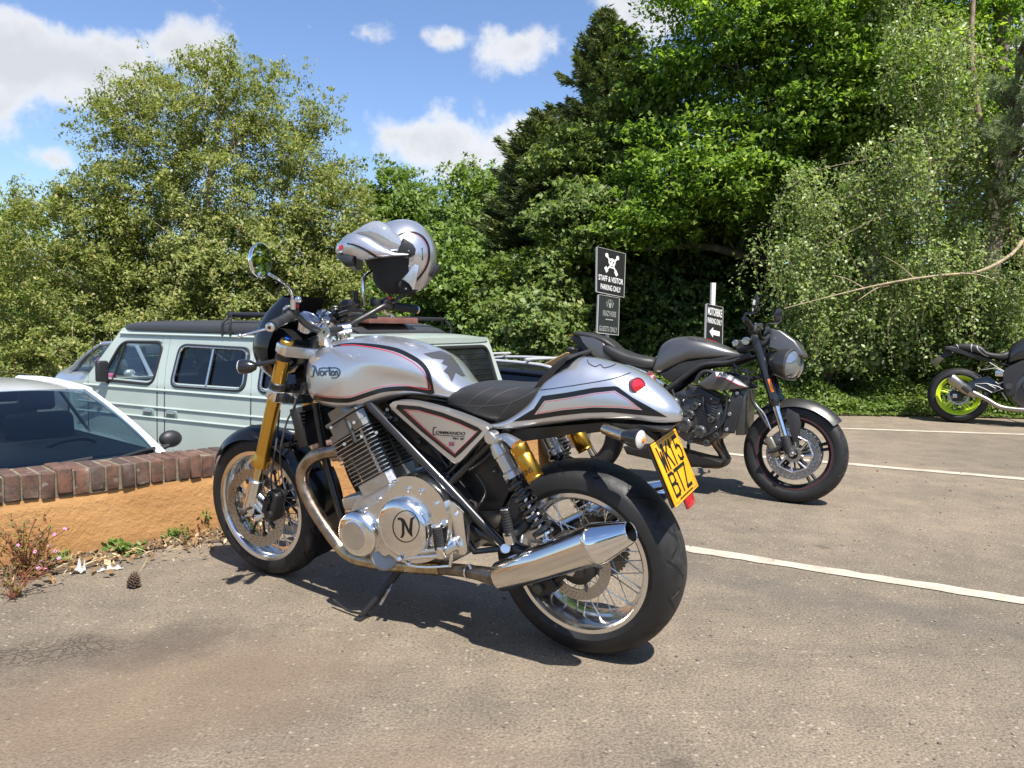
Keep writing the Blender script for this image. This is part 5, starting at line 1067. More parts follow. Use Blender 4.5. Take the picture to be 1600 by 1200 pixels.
# front brake reservoir on the right bar, cables
g = G(); g.box(B(548, 480, -.19), (.062, .06, .055), M.Rotation(.1, 3, 'Y'), .008); g.cyl(B(556, 470, -.2), B(556, 458, -.2), .010, 12, .003); g.ball(B(556, 458, -.2), .011); mk('brake_reservoir', g, SATIN, E_); g = G(); g.box(B(547, 469, -.19), (.046, .046, .006), None, .002); mk('reservoir_lid', g, DKCAST, E_)
g = G()
for q in (((520, 488, -.06), (532, 498, -.1), (545, 505, -.12)), ((516, 492, -.05), (530, 504, -.1), (540, 512, -.12)), ((524, 484, -.08), (540, 494, -.12), (552, 500, -.15)), ((518, 500, -.03), (535, 508, -.09), (556, 502, -.16), (572, 490, -.2)), ((528, 492, -.07), (548, 486, -.14), (570, 486, -.2)), ((530, 500, -.08), (545, 497, -.13), (565, 494, -.19))): g.tube(pth(*q), .0085, 7, 5)
g.tube(pth((500, 505, 0), (505, 490, -.02), (523, 481, -.06), (560, 476, -.18)), .0035, 6, 5); mk('brake_hoses', g, BLK, E_)
g = G(); 
for q in (((462, 622, .07), (458, 640, .08), (448, 660, .08), (438, 705, .09), (441, 745, .095), (446, 765, .10)), ((475, 600, .06), (460, 640, .05), (470, 670, .04), (480, 690, .04))): g.tube(pth(*q), .0036, 7, 6)
g.tube([V((1.30, .02, .70)), V((1.27, .08, .58)), V((1.29, .10, .45)), V((1.30, .09, .38))], .004, 6, 5); mk('brake_line', g, mat('hose_grey', (.05, .05, .052), .4), E_)
g = G(); g.cyl(B(524, 478, -.07), B(524, 484, -.07), .010, 14, .002); g.cyl(B(527, 536, -.06), B(527, 541, -.06), .016, 18, .002); mk('stem_nut', g, ALU, E_)
# oil cooler and horn behind the fork
g = G(); g.box(V((1.12, 0, .66)), (.04, .22, .15), M.Rotation(.25, 3, 'Y'), .006); 
for k in range(9): g.box(V((1.12 - .25 * (k * .015 - .06), 0, .60 + k * .015)), (.046, .20, .004), M.Rotation(.25, 3, 'Y'))
mk('oil_cooler', g, SATIN, E_); g = G(); g.box(V((1.16, .06, .64)), (.03, .03, .08), None, .006); mk('cooler_tag', g, mat('brown_plastic', (.06, .035, .025), .5), E_)
g = G()
def hg(u, v):
    a = R_(150 + 60 * u); t = (v - .5) * 2; return V((FC.x + .335 * math.cos(a), .075 * t, FC.z + .335 * math.sin(a)))
g.grid(hg, 12, 6, .004); mk('splash_guard', g, BLK, E_)
# ------------------------------------------------------------------ the other two motorcycles
GREYM = mat('matt_grey_paint', (.155, .150, .145), .36, .75, coat=.25, rvar=.03, vscale=300)
PLAS = mat('black_plastic', (.020, .020, .021), .5, rvar=.08, vscale=40)
COVER = mat('engine_cover', (.10, .098, .094), .36, .75, rvar=.1, vscale=30)
BLUED = mat('bluish_disc', (.48, .50, .56), .25, 1.0, rvar=.06, vscale=40)
MAROON = mat('maroon_pinstripe', (.10, .022, .028), .45)
def cast_wheel(par, name, c, R, w, rr, hw, rm, n, line=None, side=-1, discs=(), car=None, dr=(.1, .155), deep=.034, sw=1.0):
    e = bpy.data.objects.new(name, None); COL.objects.link(e); e.parent = par; e.location = c
    mk('tyre', tyre_mesh(R, w, rr - .008), tread(name + '_tread', w / 2), e); mk('rim', rim_mesh(rr, hw, deep, .012 if deep < .04 else .020), rm, e)
    g = G(); g.lathe([(.015, -hw * .9), (.032, -hw * .85), (.036, 0), (.032, hw * .85), (.015, hw * .9)], seg=28); mk('hub', g, PLAS, e)
    for k in range(n):
        a = 2 * math.pi * k / n + .3; g = G()
        for q in (-.16, .16):
            p0 = V((.03 * math.cos(a + q * 1.8), 0, .03 * math.sin(a + q * 1.8))); p1 = V(((rr - .03) * math.cos(a + q * .55), 0, (rr - .03) * math.sin(a + q * .55))); g.tube([p0, (p0 + p1) / 2, p1], [.017 * sw, .012 * sw, .014 * sw], 8, 3, flat=.75)
        mk('wheel_spoke', g, rm, e, sharp=60)
    if line:
        g = G(); g.lathe([(rr - .010, side * hw * 1.005), (rr - .0155, side * hw * .998)], seg=80); g2 = g; mk('rim_line', g2, line, e)
    for y in discs:
        mk('brake_disc', disc_mesh(dr[0], dr[1], .005, y, ((.3, 30, 0), (.55, 30, .33), (.8, 30, .66)), 240), BLUED, e); g = G()
        for k in range(8):
            a = k * 2 * math.pi / 8; A = V((.04 * math.cos(a - .3), y * .92, .04 * math.sin(a - .3))); Z = V(((dr[0] + .012) * math.cos(a), y * 1.04, (dr[0] + .012) * math.sin(a))); Z2 = V(((dr[0] + .004) * math.cos(a + .39), y, (dr[0] + .004) * math.sin(a + .39)))
            g.tube([A, Z], [.007, .006], 6); g.tube([Z, Z2], .005, 6); Y2 = V(((dr[0] + .004) * math.cos(a - .39), y, (dr[0] + .004) * math.sin(a - .39))); g.tube([Z, Y2], .005, 6)
        g.lathe([(.03, y - .01), (.05, y - .01), (.05, y + .01), (.03, y + .01)], seg=24, closed=True); mk('disc_carrier', g, car or STEEL, e)
    return e
def sided(rig, par):
    def S(name, pts, y0, y1, m, bev=.005, n=1, seg=2):
        a = rig.loop(pts, y0, n); return mk(name, G().prism(a, [V((p.x, y1, p.z)) for p in a], bev, seg), m, par)
    return S
# ---- grey roadster
T = Rig(.467, 5.19, R_(-28), .07)
trm = empty('motorcycle', T.mw, 'matt grey naked motorcycle with twin round headlights standing in the next bay', 'motorcycle'); S = sided(T, trm)
zt = lambda l: [(840 + a / 3.3333, 440 + b / 3.3333) for a, b in l]
tp = lambda l, y: [T(*q, y) for q in zt(l)]
fwc = T(*zt([(1325, 905)])[0], 0.0); fwc = V((1.40, 0, .30))
cast_wheel(trm, 'front_wheel', fwc, .30, .122, .226, .054, PLAS, 5, MAROON, -1, (-.075, .075), STEEL); cast_wheel(trm, 'rear_wheel', (0, 0, .315), .315, .182, .228, .076, PLAS, 5, MAROON, -1, (-.088,), None, (.07, .11))
fa2 = V((fwc.x - .02, -.105, fwc.z + .02)); ft2 = T(*zt([(1135, 300)])[0], -.105); d2 = (ft2 - fa2).normalized(); L2 = (ft2 - fa2).length
for s in (-1, 1):
    f = lambda p: V((p.x, p.y * -s, p.z)); a = f(fa2); d = (f(ft2) - a).normalized()
    g = G(); g.lathe([(0, .27), (.024, .27), (.031, .285), (.031, .33), (.0275, .345), (.0275, L2 - .1), (.026, L2), (0, L2)], a, d, 24); mk('fork_tube', g, BLK, trm)
    g = G(); g.cyl(a + d * .05, a + d * .28, .0205, 20); mk('fork_slider', g, CHROME, trm)
    g = G(); g.cyl(a - d * .02, a + d * .09, .027, 20, .005); g.tube([a + d * .05, V((fwc.x, a.y, fwc.z))], [.02, .026], 12); g.tube([a + d * .06, a + V((-.07, 0, .0)), a + V((-.12, .0, -.02))], .013, 8, 3); mk('fork_lug', g, PLAS, trm)
    g = G(); g.cyl(V((fwc.x, a.y - .004, fwc.z)), V((fwc.x, a.y + s * .035, fwc.z)), .014, 16, .002); mk('axle_end', g, STEEL, trm)
    g = G(); c = V((fwc.x - .115, s * .078, fwc.z + .03)); g.box(c, (.05, .05, .13), M.Rotation(-.5, 3, 'Y'), .014, 3); mk('brake_caliper', g, mat('gold_grey_caliper', (.30, .26, .19), .4, .9), trm)
    g = G(); g.box(a + d * .40 + V((.012, s * .022, 0)), (.014, .02, .085), M.Rotation(.36, 3, 'Y') if False else d.to_track_quat('Z', 'Y').to_matrix(), .005); mk('side_reflector', g, ORANGE, trm)
g = G(); fperp2 = V((0, 1, 0)).cross(d2).normalized()
for k in (L2 - .03, L2 - .22): g.box(V((fa2.x, 0, fa2.z)) + V((d2.x, 0, d2.z)).normalized() * k, (.07, .27, .03), V((d2.x, 0, d2.z)).to_track_quat('Z', 'Y').to_matrix(), .008)
mk('yoke', g, PLAS, trm)
g = G()
def mg2(u, v):
    a = R_(40 + 95 * u); t = (v - .5) * 2; r = .330 - .05 * abs(t) ** 2.4; return V((fwc.x + r * math.cos(a), .075 * t, fwc.z + r * math.sin(a)))
g.grid(mg2, 36, 12, .003); mk('front_mudguard', g, GREYM, trm)
for s in (-1, 1):
    a = [(1300, 660), (1360, 690), (1372, 740), (1350, 840), (1330, 830), (1290, 700)]; la = T.loop(zt(a), -.098); mk('mudguard_stay', G().prism([V((p.x, -p.y * s, p.z)) if s > 0 else p for p in la], [V((p.x, (-p.y - .008) * s if s > 0 else p.y + .008, p.z)) for p in la], .002), PLAS, trm)
# lamps and screen
for s, (x, y) in ((-1, (1318, 432)), (1, (1318, 432))):
    c = T(*zt([(x, y)])[0], -.10); c = V((c.x, c.y if s < 0 else -c.y, c.z)); d = V((.86, .30 * s, -.10)).normalized()
    g = G(); g.lathe([(0, -.13), (.05, -.12), (.080, -.075), (.094, -.02), (.095, .0), (.088, .008)], c, d, 36); h = mk('headlamp', g, mat('dark_grey_shell', (.06, .058, .055), .4, .6, coat=.3), trm)
    g = G(); g.lathe([(.088, .002), (.07, .028), (.04, .042), (0, .048)], c, d, 32); mk('lamp_lens', g, mat('headlight_glass', (.30, .34, .38), .10, .75, coat=1.0), h)
    g = G(); g.lathe([(.088, .004), (.094, .002), (.094, .012), (.088, .014)], c, d, 32, True); mk('lamp_bezel', g, GREYM, h)
sc = [(1213, 258), (1222, 248), (1262, 252), (1340, 308), (1388, 378), (1384, 392), (1345, 385), (1290, 358), (1200, 350)]
la = T.loop(zt(sc), -.105); lb = [V((p.x + .02, -.105 + .04, p.z + .01)) for p in la]
g = G(); cen = sum(la, V()) / len(la)
g.prism(la, [V((p.x, .105, p.z)) for p in la], .02, 3); mk('fly_screen', g, GREYM, trm); S('lamp_bracket', zt([(1150, 380), (1240, 360), (1260, 420), (1180, 440)]), -.06, .06, PLAS)
# bodywork
xs = [(622, 440, 470, .10), (650, 340, 490, .115), (690, 302, 480, .13), (740, 288, 455, .14), (820, 285, 420, .148), (900, 303, 412, .14), (1000, 343, 400, .11), (1062, 372, 388, .06)]
st = []
for (x, a, b, w) in xs:
    p = T(*zt([(x, a)])[0], -.02); q = T(*zt([(x, b)])[0], -w); st.append((p.x, q.z, q.z + (p.z - q.z) * .42, p.z, w, 3.5, 2.6))
g = G(); g.sloft(st, 6, 48); tk = mk('fuel_tank', g, GREYM, trm, sharp=60); btk = bvh_of(tk)
text_on('maker_lettering', 'TRIUMPH', quad_px(T, btk, *zt([(783, 302), (880, 322), (778, 291), (884, 312)])), mat('dark_letter', (.02, .02, .02), .4), tk, .02)
g = G(); stripe(g, T, btk, zt([(880, 300), (940, 318), (1000, 340)]), .8, .002); mk('red_pinstripe', g, REDP, tk)
S('tank_trim', zt([(636, 482), (700, 458), (760, 412), (900, 402), (1060, 378), (1064, 392), (900, 428), (800, 442), (705, 525), (660, 505)]), -.13, .13, PLAS, .01)
g = G()
for s in (-1, 1):
    f = lambda l: [V((p.x, p.y * -s, p.z)) for p in l]
    g.tube(f(tp([(655, 575), (700, 545), (800, 470), (870, 432), (1000, 420), (1110, 380)], -.12)), [.026, .026, .024, .022, .02, .02], 12, 4, flat=.8); g.tube(f(tp([(820, 530), (850, 480), (900, 470), (1000, 510)], -.13)), .014, 8, 4)
    g.tube(f(tp([(640, 560), (480, 450), (330, 400)], -.10)), .014, 8, 3); g.tube(f(tp([(660, 570), (690, 700), (640, 820)], -.11)), .03, 10, 4)
mk('frame', g, PLAS, trm)
sp_ = [(832, 532), (930, 462), (965, 468), (1030, 500), (1096, 546), (1085, 556), (960, 566), (880, 562)]
for s in (-1, 1):
    la = T.loop(zt(sp_), -.19); la = [V((p.x, p.y * -s, p.z)) for p in la]; o = mk('side_fairing', G().prism(la, [V((p.x, p.y * .75, p.z)) for p in la], .008, 3), GREYM, trm)
    if s < 0:
        bf = bvh_of(o); decal('white_flash', T, bf, [zt([(925, 470), (962, 473), (1028, 505), (1090, 548), (1040, 535), (975, 500), (930, 492)])], mat('white_vinyl', (.72, .72, .72), .35, coat=.5), o, 6); g = G(); stripe(g, T, bf, zt([(928, 494), (975, 503), (1036, 534), (1070, 546)]), 1.2, .002); mk('red_flash', g, REDP, o)
        text_on('model_lettering', 'RS', quad_px(T, bf, *zt([(940, 492), (985, 494), (945, 472), (975, 476)]), .0025), mat('dark_letter', (.02, .02, .02), .4), o, .02, .2)
S('radiator_shroud', zt([(1012, 572), (1046, 568), (1068, 592), (1062, 645), (1022, 792), (960, 786), (968, 758), (1002, 660)]), -.17, -.135, PLAS, .01, 1, 3); S('radiator', zt([(1040, 560), (1090, 560), (1075, 800), (1030, 800)]), -.15, .15, COVER)
g = G()
for q in ((1040, 580), (1000, 690), (985, 770)): g.cyl(T(*zt([q])[0], -.17), T(*zt([q])[0], -.18), .011, 12, .002)
mk('shroud_screws', g, STEEL, trm)
# engine
S('engine_block', zt([(665, 600), (800, 545), (950, 600), (985, 700), (960, 800), (880, 860), (760, 830), (680, 760)]), -.14, .15, COVER, .02, 1, 3)
for k in range(5):
    o_ = k * 17; S('cooling_fin', zt([(800 + o_ * .5, 600 + o_), (935 - o_ * .1, 655 + o_ * .8), (935 - o_ * .1, 661 + o_ * .8), (800 + o_ * .5, 606 + o_)]), -.155, -.13, COVER, .002)
for q, r_ in (((735, 700), .022), ((820, 650), .026), ((905, 720), .024), ((930, 800), .02), ((690, 760), .03), ((880, 840), .022)):
    p_ = T(*zt([q])[0], -.15); mk('engine_boss', G().lathe([(r_, 0), (r_, -.012), (r_ * .8, -.02), (r_ * .4, -.02), (r_ * .35, -.014), (0, -.014)], p_, (0, 1, 0), 20), COVER, trm)
for q in ((760, 620), (845, 640), (870, 790), (930, 760), (800, 840), (690, 690), (945, 690), (740, 780), (1000, 620), (905, 610), (560, 560), (600, 620)):
    p_ = T(*zt([q])[0], -.158); mk('engine_bolt', G().cyl(p_, p_ - V((0, .012, 0)), .007, 8, .001), STEEL, trm)
for q in (((660, 600), (720, 590), (790, 600), (850, 580)), ((960, 560), (990, 600), (975, 680), (930, 790)), ((830, 830), (900, 800), (950, 720)), ((1080, 450), (1100, 520), (1060, 560), (1000, 570)), ((1020, 430), (1080, 470), (1130, 470)), ((1010, 450), (1060, 490), (1120, 500))):
    mk('engine_hose', G().tube(tp(q, -.155), .0085, 8, 5), BLK, trm)
S('cylinder_head', zt([(780, 535), (830, 545), (955, 610), (948, 640), (900, 640), (800, 590)]), -.16, .15, PLAS, .01); S('battery_box', zt([(560, 520), (660, 575), (680, 700), (600, 760), (520, 640)]), -.08, .1, PLAS, .02)
for (x, y, r) in ((705, 640, .055), (770, 745, .052), (850, 780, .042), (800, 690, .03)):
    c = T(*zt([(x, y)])[0], -.14); g = G(); g.lathe([(r, .0), (r, -.03), (r - .006, -.042), (r - .016, -.047), (r * .45, -.047), (r * .42, -.042), (0, -.042)], c, (0, 1, 0), 32); mk('engine_cover', g, COVER, trm)
    g = G()
    for k in range(6): a = k * 1.047; p = c + V(((r - .004) * math.cos(a), -.03, (r - .004) * math.sin(a))); g.cyl(p, p - V((0, .016, 0)), .005, 8)
    mk('cover_screws', g, STEEL, trm)
g = G()
for q in (((985, 640), (960, 740), (880, 800), (780, 840)), ((700, 560), (720, 650), (690, 720)), ((860, 600), (870, 680), (900, 700)), ((1110, 560), (1120, 620), (1160, 690), (1200, 760))): g.tube(tp(q, -.165), .008, 8, 5)
mk('hoses', g, PLAS, trm); g = G(); g.tube(tp([(1104, 570), (1130, 630), (1180, 690), (1215, 770)], -.13), .0045, 6, 5); mk('brake_line', g, STEEL, trm)
for y in (-.10, -.02, .06):
    g = G(); g.tube([V((p.x, y if i < 3 else y * .6, p.z)) for i, p in enumerate(tp([(975, 640), (930, 740), (920, 830), (945, 890), (965, 935), (930, 960), (830, 950)], -.1))], .021, 12, 5); mk('header_pipe', g, mat('brown_header', (.20, .145, .105), .4, 1.0, var=.3, vscale=20), trm)
S('belly_exhaust', zt([(440, 860), (560, 850), (700, 870), (850, 910), (980, 930), (960, 968), (800, 968), (600, 930), (460, 900)]), -.14, .05, mat('dark_collector', (.03, .028, .027), .5, .6), .02, 1, 3)
g = G(); g.tube([V((.46, -.1, .42)), V((.2, -.13, .36)), V((0, -.12, .318))], [.04, .035, .03], 12, 3, flat=.7); g.tube([V((.46, .1, .42)), V((.2, .13, .36)), V((0, .12, .318))], [.04, .035, .03], 12, 3, flat=.7); mk('swingarm', g, PLAS, trm)
# shock
A, Z = T(*zt([(190, 770)])[0], -.0), T(*zt([(120, 880)])[0], -.0); g = G(); pts = []
A, Z = T(*zt([(95, 790)])[0], -.12), T(*zt([(150, 900)])[0], -.12); u = (Z - A)
for k in range(110):
    t = k / 109; a = t * 6 * 6.283; pts.append(A + u * t + V((.03 * math.cos(a), .03 * math.sin(a), .012 * math.cos(a))))
g.tube(pts, .007, 6); mk('coil_spring', g, BLK, trm); g = G(); g.cyl(T(*zt([(165, 790)])[0], -.14), T(*zt([(225, 875)])[0], -.14), .026, 24, .003); mk('shock_reservoir', g, GOLD, trm)
# seats and tail
def seat_loft(name, rows, m, par, rig, zz):
    st = []
    for (x, a, b, w) in rows:
        p, q = rig(*zz([(x, a)])[0], -.02), rig(*zz([(x, b)])[0], -w); st.append((p.x, q.z, (p.z + q.z) / 2, p.z, w, 3, 3))
    return mk(name, G().sloft(st, 6, 40), m, par, sharp=60)
seat_loft('rider_seat', [(345, 330, 345, .08), (375, 322, 385, .11), (430, 345, 420, .125), (500, 372, 445, .125), (570, 388, 462, .115), (615, 398, 465, .09), (634, 425, 445, .06)], FAB, trm, T, zt)
seat_loft('pillion_seat', [(198, 268, 276, .06), (215, 260, 285, .09), (270, 264, 300, .10), (330, 278, 318, .10), (380, 300, 340, .10), (425, 340, 352, .08)], FAB, trm, T, zt)
for s in (-1, 1):
    la = T.loop(zt([(215, 282), (290, 288), (340, 318), (412, 412), (405, 420), (340, 418), (290, 385), (235, 315)]), -.10); la = [V((p.x, p.y * -s, p.z)) for p in la]; mk('tail_panel', G().prism(la, [V((p.x, p.y * .6, p.z)) for p in la], .006, 3), GREYM, trm)
S('tail_unit', zt([(162, 282), (215, 280), (300, 300), (330, 400), (300, 400), (250, 350), (180, 312)]), -.075, .075, PLAS, .012, 1, 3); S('tail_lamp', zt([(160, 278), (180, 282), (186, 306), (172, 300)]), -.06, .06, REDG, .006)
S('plate_hanger', zt([(215, 325), (300, 395), (260, 410), (180, 395), (165, 365)]), -.03, .03, PLAS); a, b = T(*zt([(178, 372)])[0], 0), T(*zt([(62, 432)])[0], 0); dv = (b - a); nv = V((dv.z, 0, -dv.x)).normalized() * .003
g = G(); pl_ = [a + V((0, -.09, 0)), a + V((0, .09, 0)), b + V((0, .09, 0)), b + V((0, -.09, 0))]; g.prism([p + nv for p in pl_], [p - nv for p in pl_], .001); mk('number_plate', g, mat('plate_back', (.40, .30, .16), .5), trm)
g = G(); g.ball(T(*zt([(172, 352)])[0], -.14), (.035, .02, .018)); g.tube([T(*zt([(180, 355)])[0], -.14), T(*zt([(225, 360)])[0], -.02)], .008, 8); mk('rear_indicator', g, PLAS, trm)
for s in (-1,):
    S('peg_bracket', zt([(415, 425), (470, 432), (560, 465), (660, 530), (655, 545), (635, 548), (600, 510), (545, 482), (500, 470)]), -.13, -.115, ALU, .004); S('heel_guard', zt([(480, 480), (550, 470), (610, 530), (590, 540)]), -.132, -.12, COVER, .003)
# handlebar, mirrors
bar = [T(*zt([q])[0], y) for q, y in (((1085, 200), -.36), ((1115, 240), -.27), ((1150, 262), -.18), ((1160, 290), -.08))]; bar += [V((p.x, -p.y, p.z)) for p in bar[::-1]]
g = G(); g.tube(bar, .011, 10, 4); mk('handlebar', g, PLAS, trm)
for s in (-1, 1):
    f = lambda p: V((p.x, p.y * -s, p.z)); a, b = f(bar[0]), f(bar[1]); d = (a - b).normalized(); g = G(); g.cyl(b, a, .0175, 16, .003); mk('grip', g, RUB, trm); g = G(); g.cyl(a, a + d * .025, .017, 16, .003); mk('bar_end', g, BLK, trm)
    e_ = a + d * .012; mc = f(T(*zt([(1130, 112)])[0], -.42)) if s < 0 else f(T(*zt([(1130, 112)])[0], -.42)); g = G(); g.tube([e_, e_ + V((.0, 0, .03)), (e_ + mc) / 2 + V((.03, 0, -.01)), mc + V((.02, 0, -.02))], .006, 8, 4); dn = V((-.93, -.35 if s < 0 else .30, .12)).normalized(); g.lathe([(0, .02), (.03, .017), (.05, .006), (.052, 0), (.05, -.004)], mc, -dn, 32); mi = mk('mirror', g, BLK, trm); g = G(); g.lathe([(0, .003), (.05, .003)], mc, dn, 32); mk('mirror_glass', g, MIRR, mi)
    g = G(); lp = [b - d * .03 + V((.03, 0, 0)), b + V((.055, 0, -.003)), a + V((.055, 0, -.02))]; g.tube(lp, [.008, .008, .006], 8, 4); mk('lever', g, STEEL, trm); g = G(); g.box(b - d * .03, (.05, .05, .045), d.to_track_quat('Y', 'Z').to_matrix(), .01, 2); g.box(b - d * .06 + V((.02, 0, .035)), (.045, .05, .035), None, .008, 2); mk('switch_block', g, PLAS, trm)
g = G(); g.box(T(*zt([(1140, 300)])[0], 0), (.06, .12, .05), M.Rotation(.5, 3, 'Y'), .012); g.cyl(T(*zt([(1050, 330)])[0], -.02), T(*zt([(1050, 330)])[0], .02), .03, 16, .004); mk('instrument', g, PLAS, trm); g = G(); g.cyl(T(*zt([(1085, 310)])[0], -.08), T(*zt([(1085, 310)])[0], -.05), .025, 16, .004); g.cyl(T(*zt([(1030, 320)])[0], -.08), T(*zt([(1030, 320)])[0], -.05), .02, 16, .004); mk('bar_clamp', g, ALU, trm)
g = G(); g.tube([V((.72, .12, .28)), V((.70, .30, .02 + .30 * .07))], .012, 8); mk('side_stand', g, PLAS, trm)

# ---- black sports roadster with lime wheels
K = Rig(5.13, 8.72, R_(-28), .06); mt = empty('motorcycle', K.mw, 'black motorcycle with a lime green rear wheel parked by the hedge', 'motorcycle'); S = sided(K, mt)
zk = lambda l: [(1400 + a / 6, 480 + b / 6) for a, b in l]; kp = lambda l, y: [K(*q, y) for q in zk(l)]
LIME = mat('lime_paint', (.52, .68, .03), .3, 0, coat=.6)
cast_wheel(mt, 'rear_wheel', (0, 0, .315), .315, .19, .236, .078, LIME, 5, None, -1, (-.09,), PLAS, (.075, .11), .055, 1.7); cast_wheel(mt, 'front_wheel', (1.40, 0, .30), .30, .122, .228, .054, LIME, 5, None, -1, (-.075, .075), PLAS)
m0, m1 = K(*zk([(655, 775)])[0], -.17), K(*zk([(505, 655)])[0], -.21); d = (m1 - m0); L = d.length; g = G(); g.lathe([(.02, -.12), (.026, -.10), (.048, -.02), (.058, .0), (.060, L * .9), (.05, L), (.03, L), (.03, L - .05), (0, L - .05)], m0, d, 32); si = mk('silencer', g, mat('titanium', (.36, .33, .29), .32, 1.0, rvar=.06, vscale=20), mt)
g = G(); g.lathe([(.0585, -.03), (.0595, .02), (.0598, .06), (.058, .065)], m0, d, 20, False, 2.6, 5.4); mk('silencer_shield', g, PLAS, si)
g = G(); g.tube(kp([(720, 800), (850, 865), (960, 930), (1080, 955), (1210, 965)], -.15), [.026, .026, .027, .028, .028], 14, 4); mk('link_pipe', g, mat('titanium', (.5, .46, .4), .32, 1.0), mt)
S('swingarm', zk([(540, 815), (700, 690), (860, 640), (1000, 720), (1000, 800), (800, 770), (580, 850)]), -.10, -.06, BLK, .012, 1, 3); S('hub_plate', zk([(500, 790), (560, 775), (640, 830), (620, 880), (540, 880)]), -.105, -.09, PLAS, .006); g = G(); c = K(*zk([(552, 830)])[0], -.105); g.box(c, (.045, .02, .045), None, .004); mk('axle_block', g, STEEL, mt)
S('rear_hugger', zk([(560, 610), (680, 605), (800, 635), (790, 655), (700, 650), (640, 640), (575, 625)]), -.09, .09, BLK, .008)
seat_loft('seat', [(520, 365, 380, .07), (570, 345, 392, .1), (700, 340, 420, .12), (790, 360, 450, .13), (850, 415, 468, .14), (950, 430, 490, .14), (1030, 412, 500, .13), (1058, 405, 480, .1)], FAB, mt, K, zk)
S('tail_unit', zk([(450, 368), (520, 362), (610, 390), (740, 440), (880, 490), (1080, 535), (1060, 560), (860, 500), (720, 478), (620, 430), (470, 400)]), -.10, .10, PLAS, .01); g = G()
bs2 = bvh_of([o for o in mt.children if o.name.startswith('seat')][0])
for q in ([(552, 335), (575, 358), (592, 388)], [(715, 340), (705, 380), (712, 422)], [(762, 340), (765, 390), (820, 440), (870, 462)]): stripe(g, K, bs2, zk(q), 1.0, .003, 4)
mk('seat_piping', g, mat('pale_piping', (.6, .6, .58), .5), mt)
S('plate_hanger', zk([(470, 395), (560, 440), (440, 480), (400, 470)]), -.02, .02, PLAS); S('number_plate', zk([(322, 520), (395, 450), (450, 480), (372, 565)]), -.09, .0, mat('shaded_plate', (.05, .045, .02), .5), .002)
seat_loft('fuel_tank', [(1040, 430, 520, .1), (1075, 370, 540, .14), (1150, 310, 520, .16), (1300, 250, 500, .17), (1500, 250, 480, .16), (1650, 330, 460, .1)], mat('black_tank', (.018, .018, .02), .25, coat=.6), mt, K, zk)
S('frame', zk([(1000, 590), (1080, 545), (1180, 500), (1500, 470), (1700, 420), (1720, 480), (1500, 560), (1200, 600), (1110, 700), (1120, 820), (1040, 850), (1000, 740)]), -.15, .15, PLAS, .015, 1, 3); S('engine_block', zk([(1080, 640), (1300, 600), (1560, 640), (1560, 900), (1400, 1000), (1180, 960), (1080, 860)]), -.13, .14, COVER, .02)
g = G(); c = K(*zk([(1250, 740)])[0], -.13); g.lathe([(.075, 0), (.075, -.03), (.06, -.045), (0, -.046)], c, (0, 1, 0), 28); g.lathe([(.035, 0), (.035, -.015), (0, -.016)], K(*zk([(1057, 740)])[0], -.15), (0, 1, 0), 20); mk('engine_cover', g, COVER, mt)
g = G()
for q in ([(770, 560), (800, 590), (900, 540), (870, 515)], [(800, 590), (930, 570), (1010, 605)], [(880, 520), (950, 565), (1010, 600)], [(740, 720), (850, 715), (930, 760), (900, 800), (820, 760), (740, 730)], [(930, 700), (960, 720), (1010, 700)], [(930, 790), (1015, 760)], [(960, 720), (920, 800), (880, 800)], [(990, 800), (1040, 870)], [(850, 715), (960, 745), (1000, 770)]): g.tube(kp(q, -.15), .0052, 6)
mk('rearset', g, mat('rearset_alu', (.16, .16, .16), .5, .9), mt); g = G(); g.box(K(*zk([(970, 620)])[0], -.12), (.09, .05, .07), None, .012); mk('reservoir', g, STEEL, mt)
g = G()
for s in (-1, 1): g.tube([V((1.385, s * .105, .33)), V((1.10, s * .105, 1.0))], .026, 12)
mk('fork', g, PLAS, mt); g = G(); g.tube([V((1.05, -.36, 1.05)), V((1.12, -.1, 1.06)), V((1.12, .1, 1.06)), V((1.05, .36, 1.05))], .013, 10, 3); mk('handlebar', g, PLAS, mt); g = G(); g.ball((1.28, 0, .90), (.12, .12, .12)); g.ball((1.30, 0, 1.02), (.08, .10, .06)); mk('headlamp_unit', g, BLK, mt)
g = G()
def mg3(u, v):
    a = R_(40 + 95 * u); t = (v - .5) * 2; r = .33 - .05 * abs(t) ** 2.4; return V((1.40 + r * math.cos(a), .075 * t, .30 + r * math.sin(a)))
g.grid(mg3, 24, 10, .003); mk('front_mudguard', g, BLK, mt); g = G(); g.tube([V((.72, .12, .28)), V((.70, .28, .02))], .012, 8); mk('side_stand', g, PLAS, mt)
# ------------------------------------------------------------------ helmet hung on the right mirror
HC = B(612, 402, -.30); Hm = Rig(0, 0, 0, 0); Hm.o = B.world(HC)
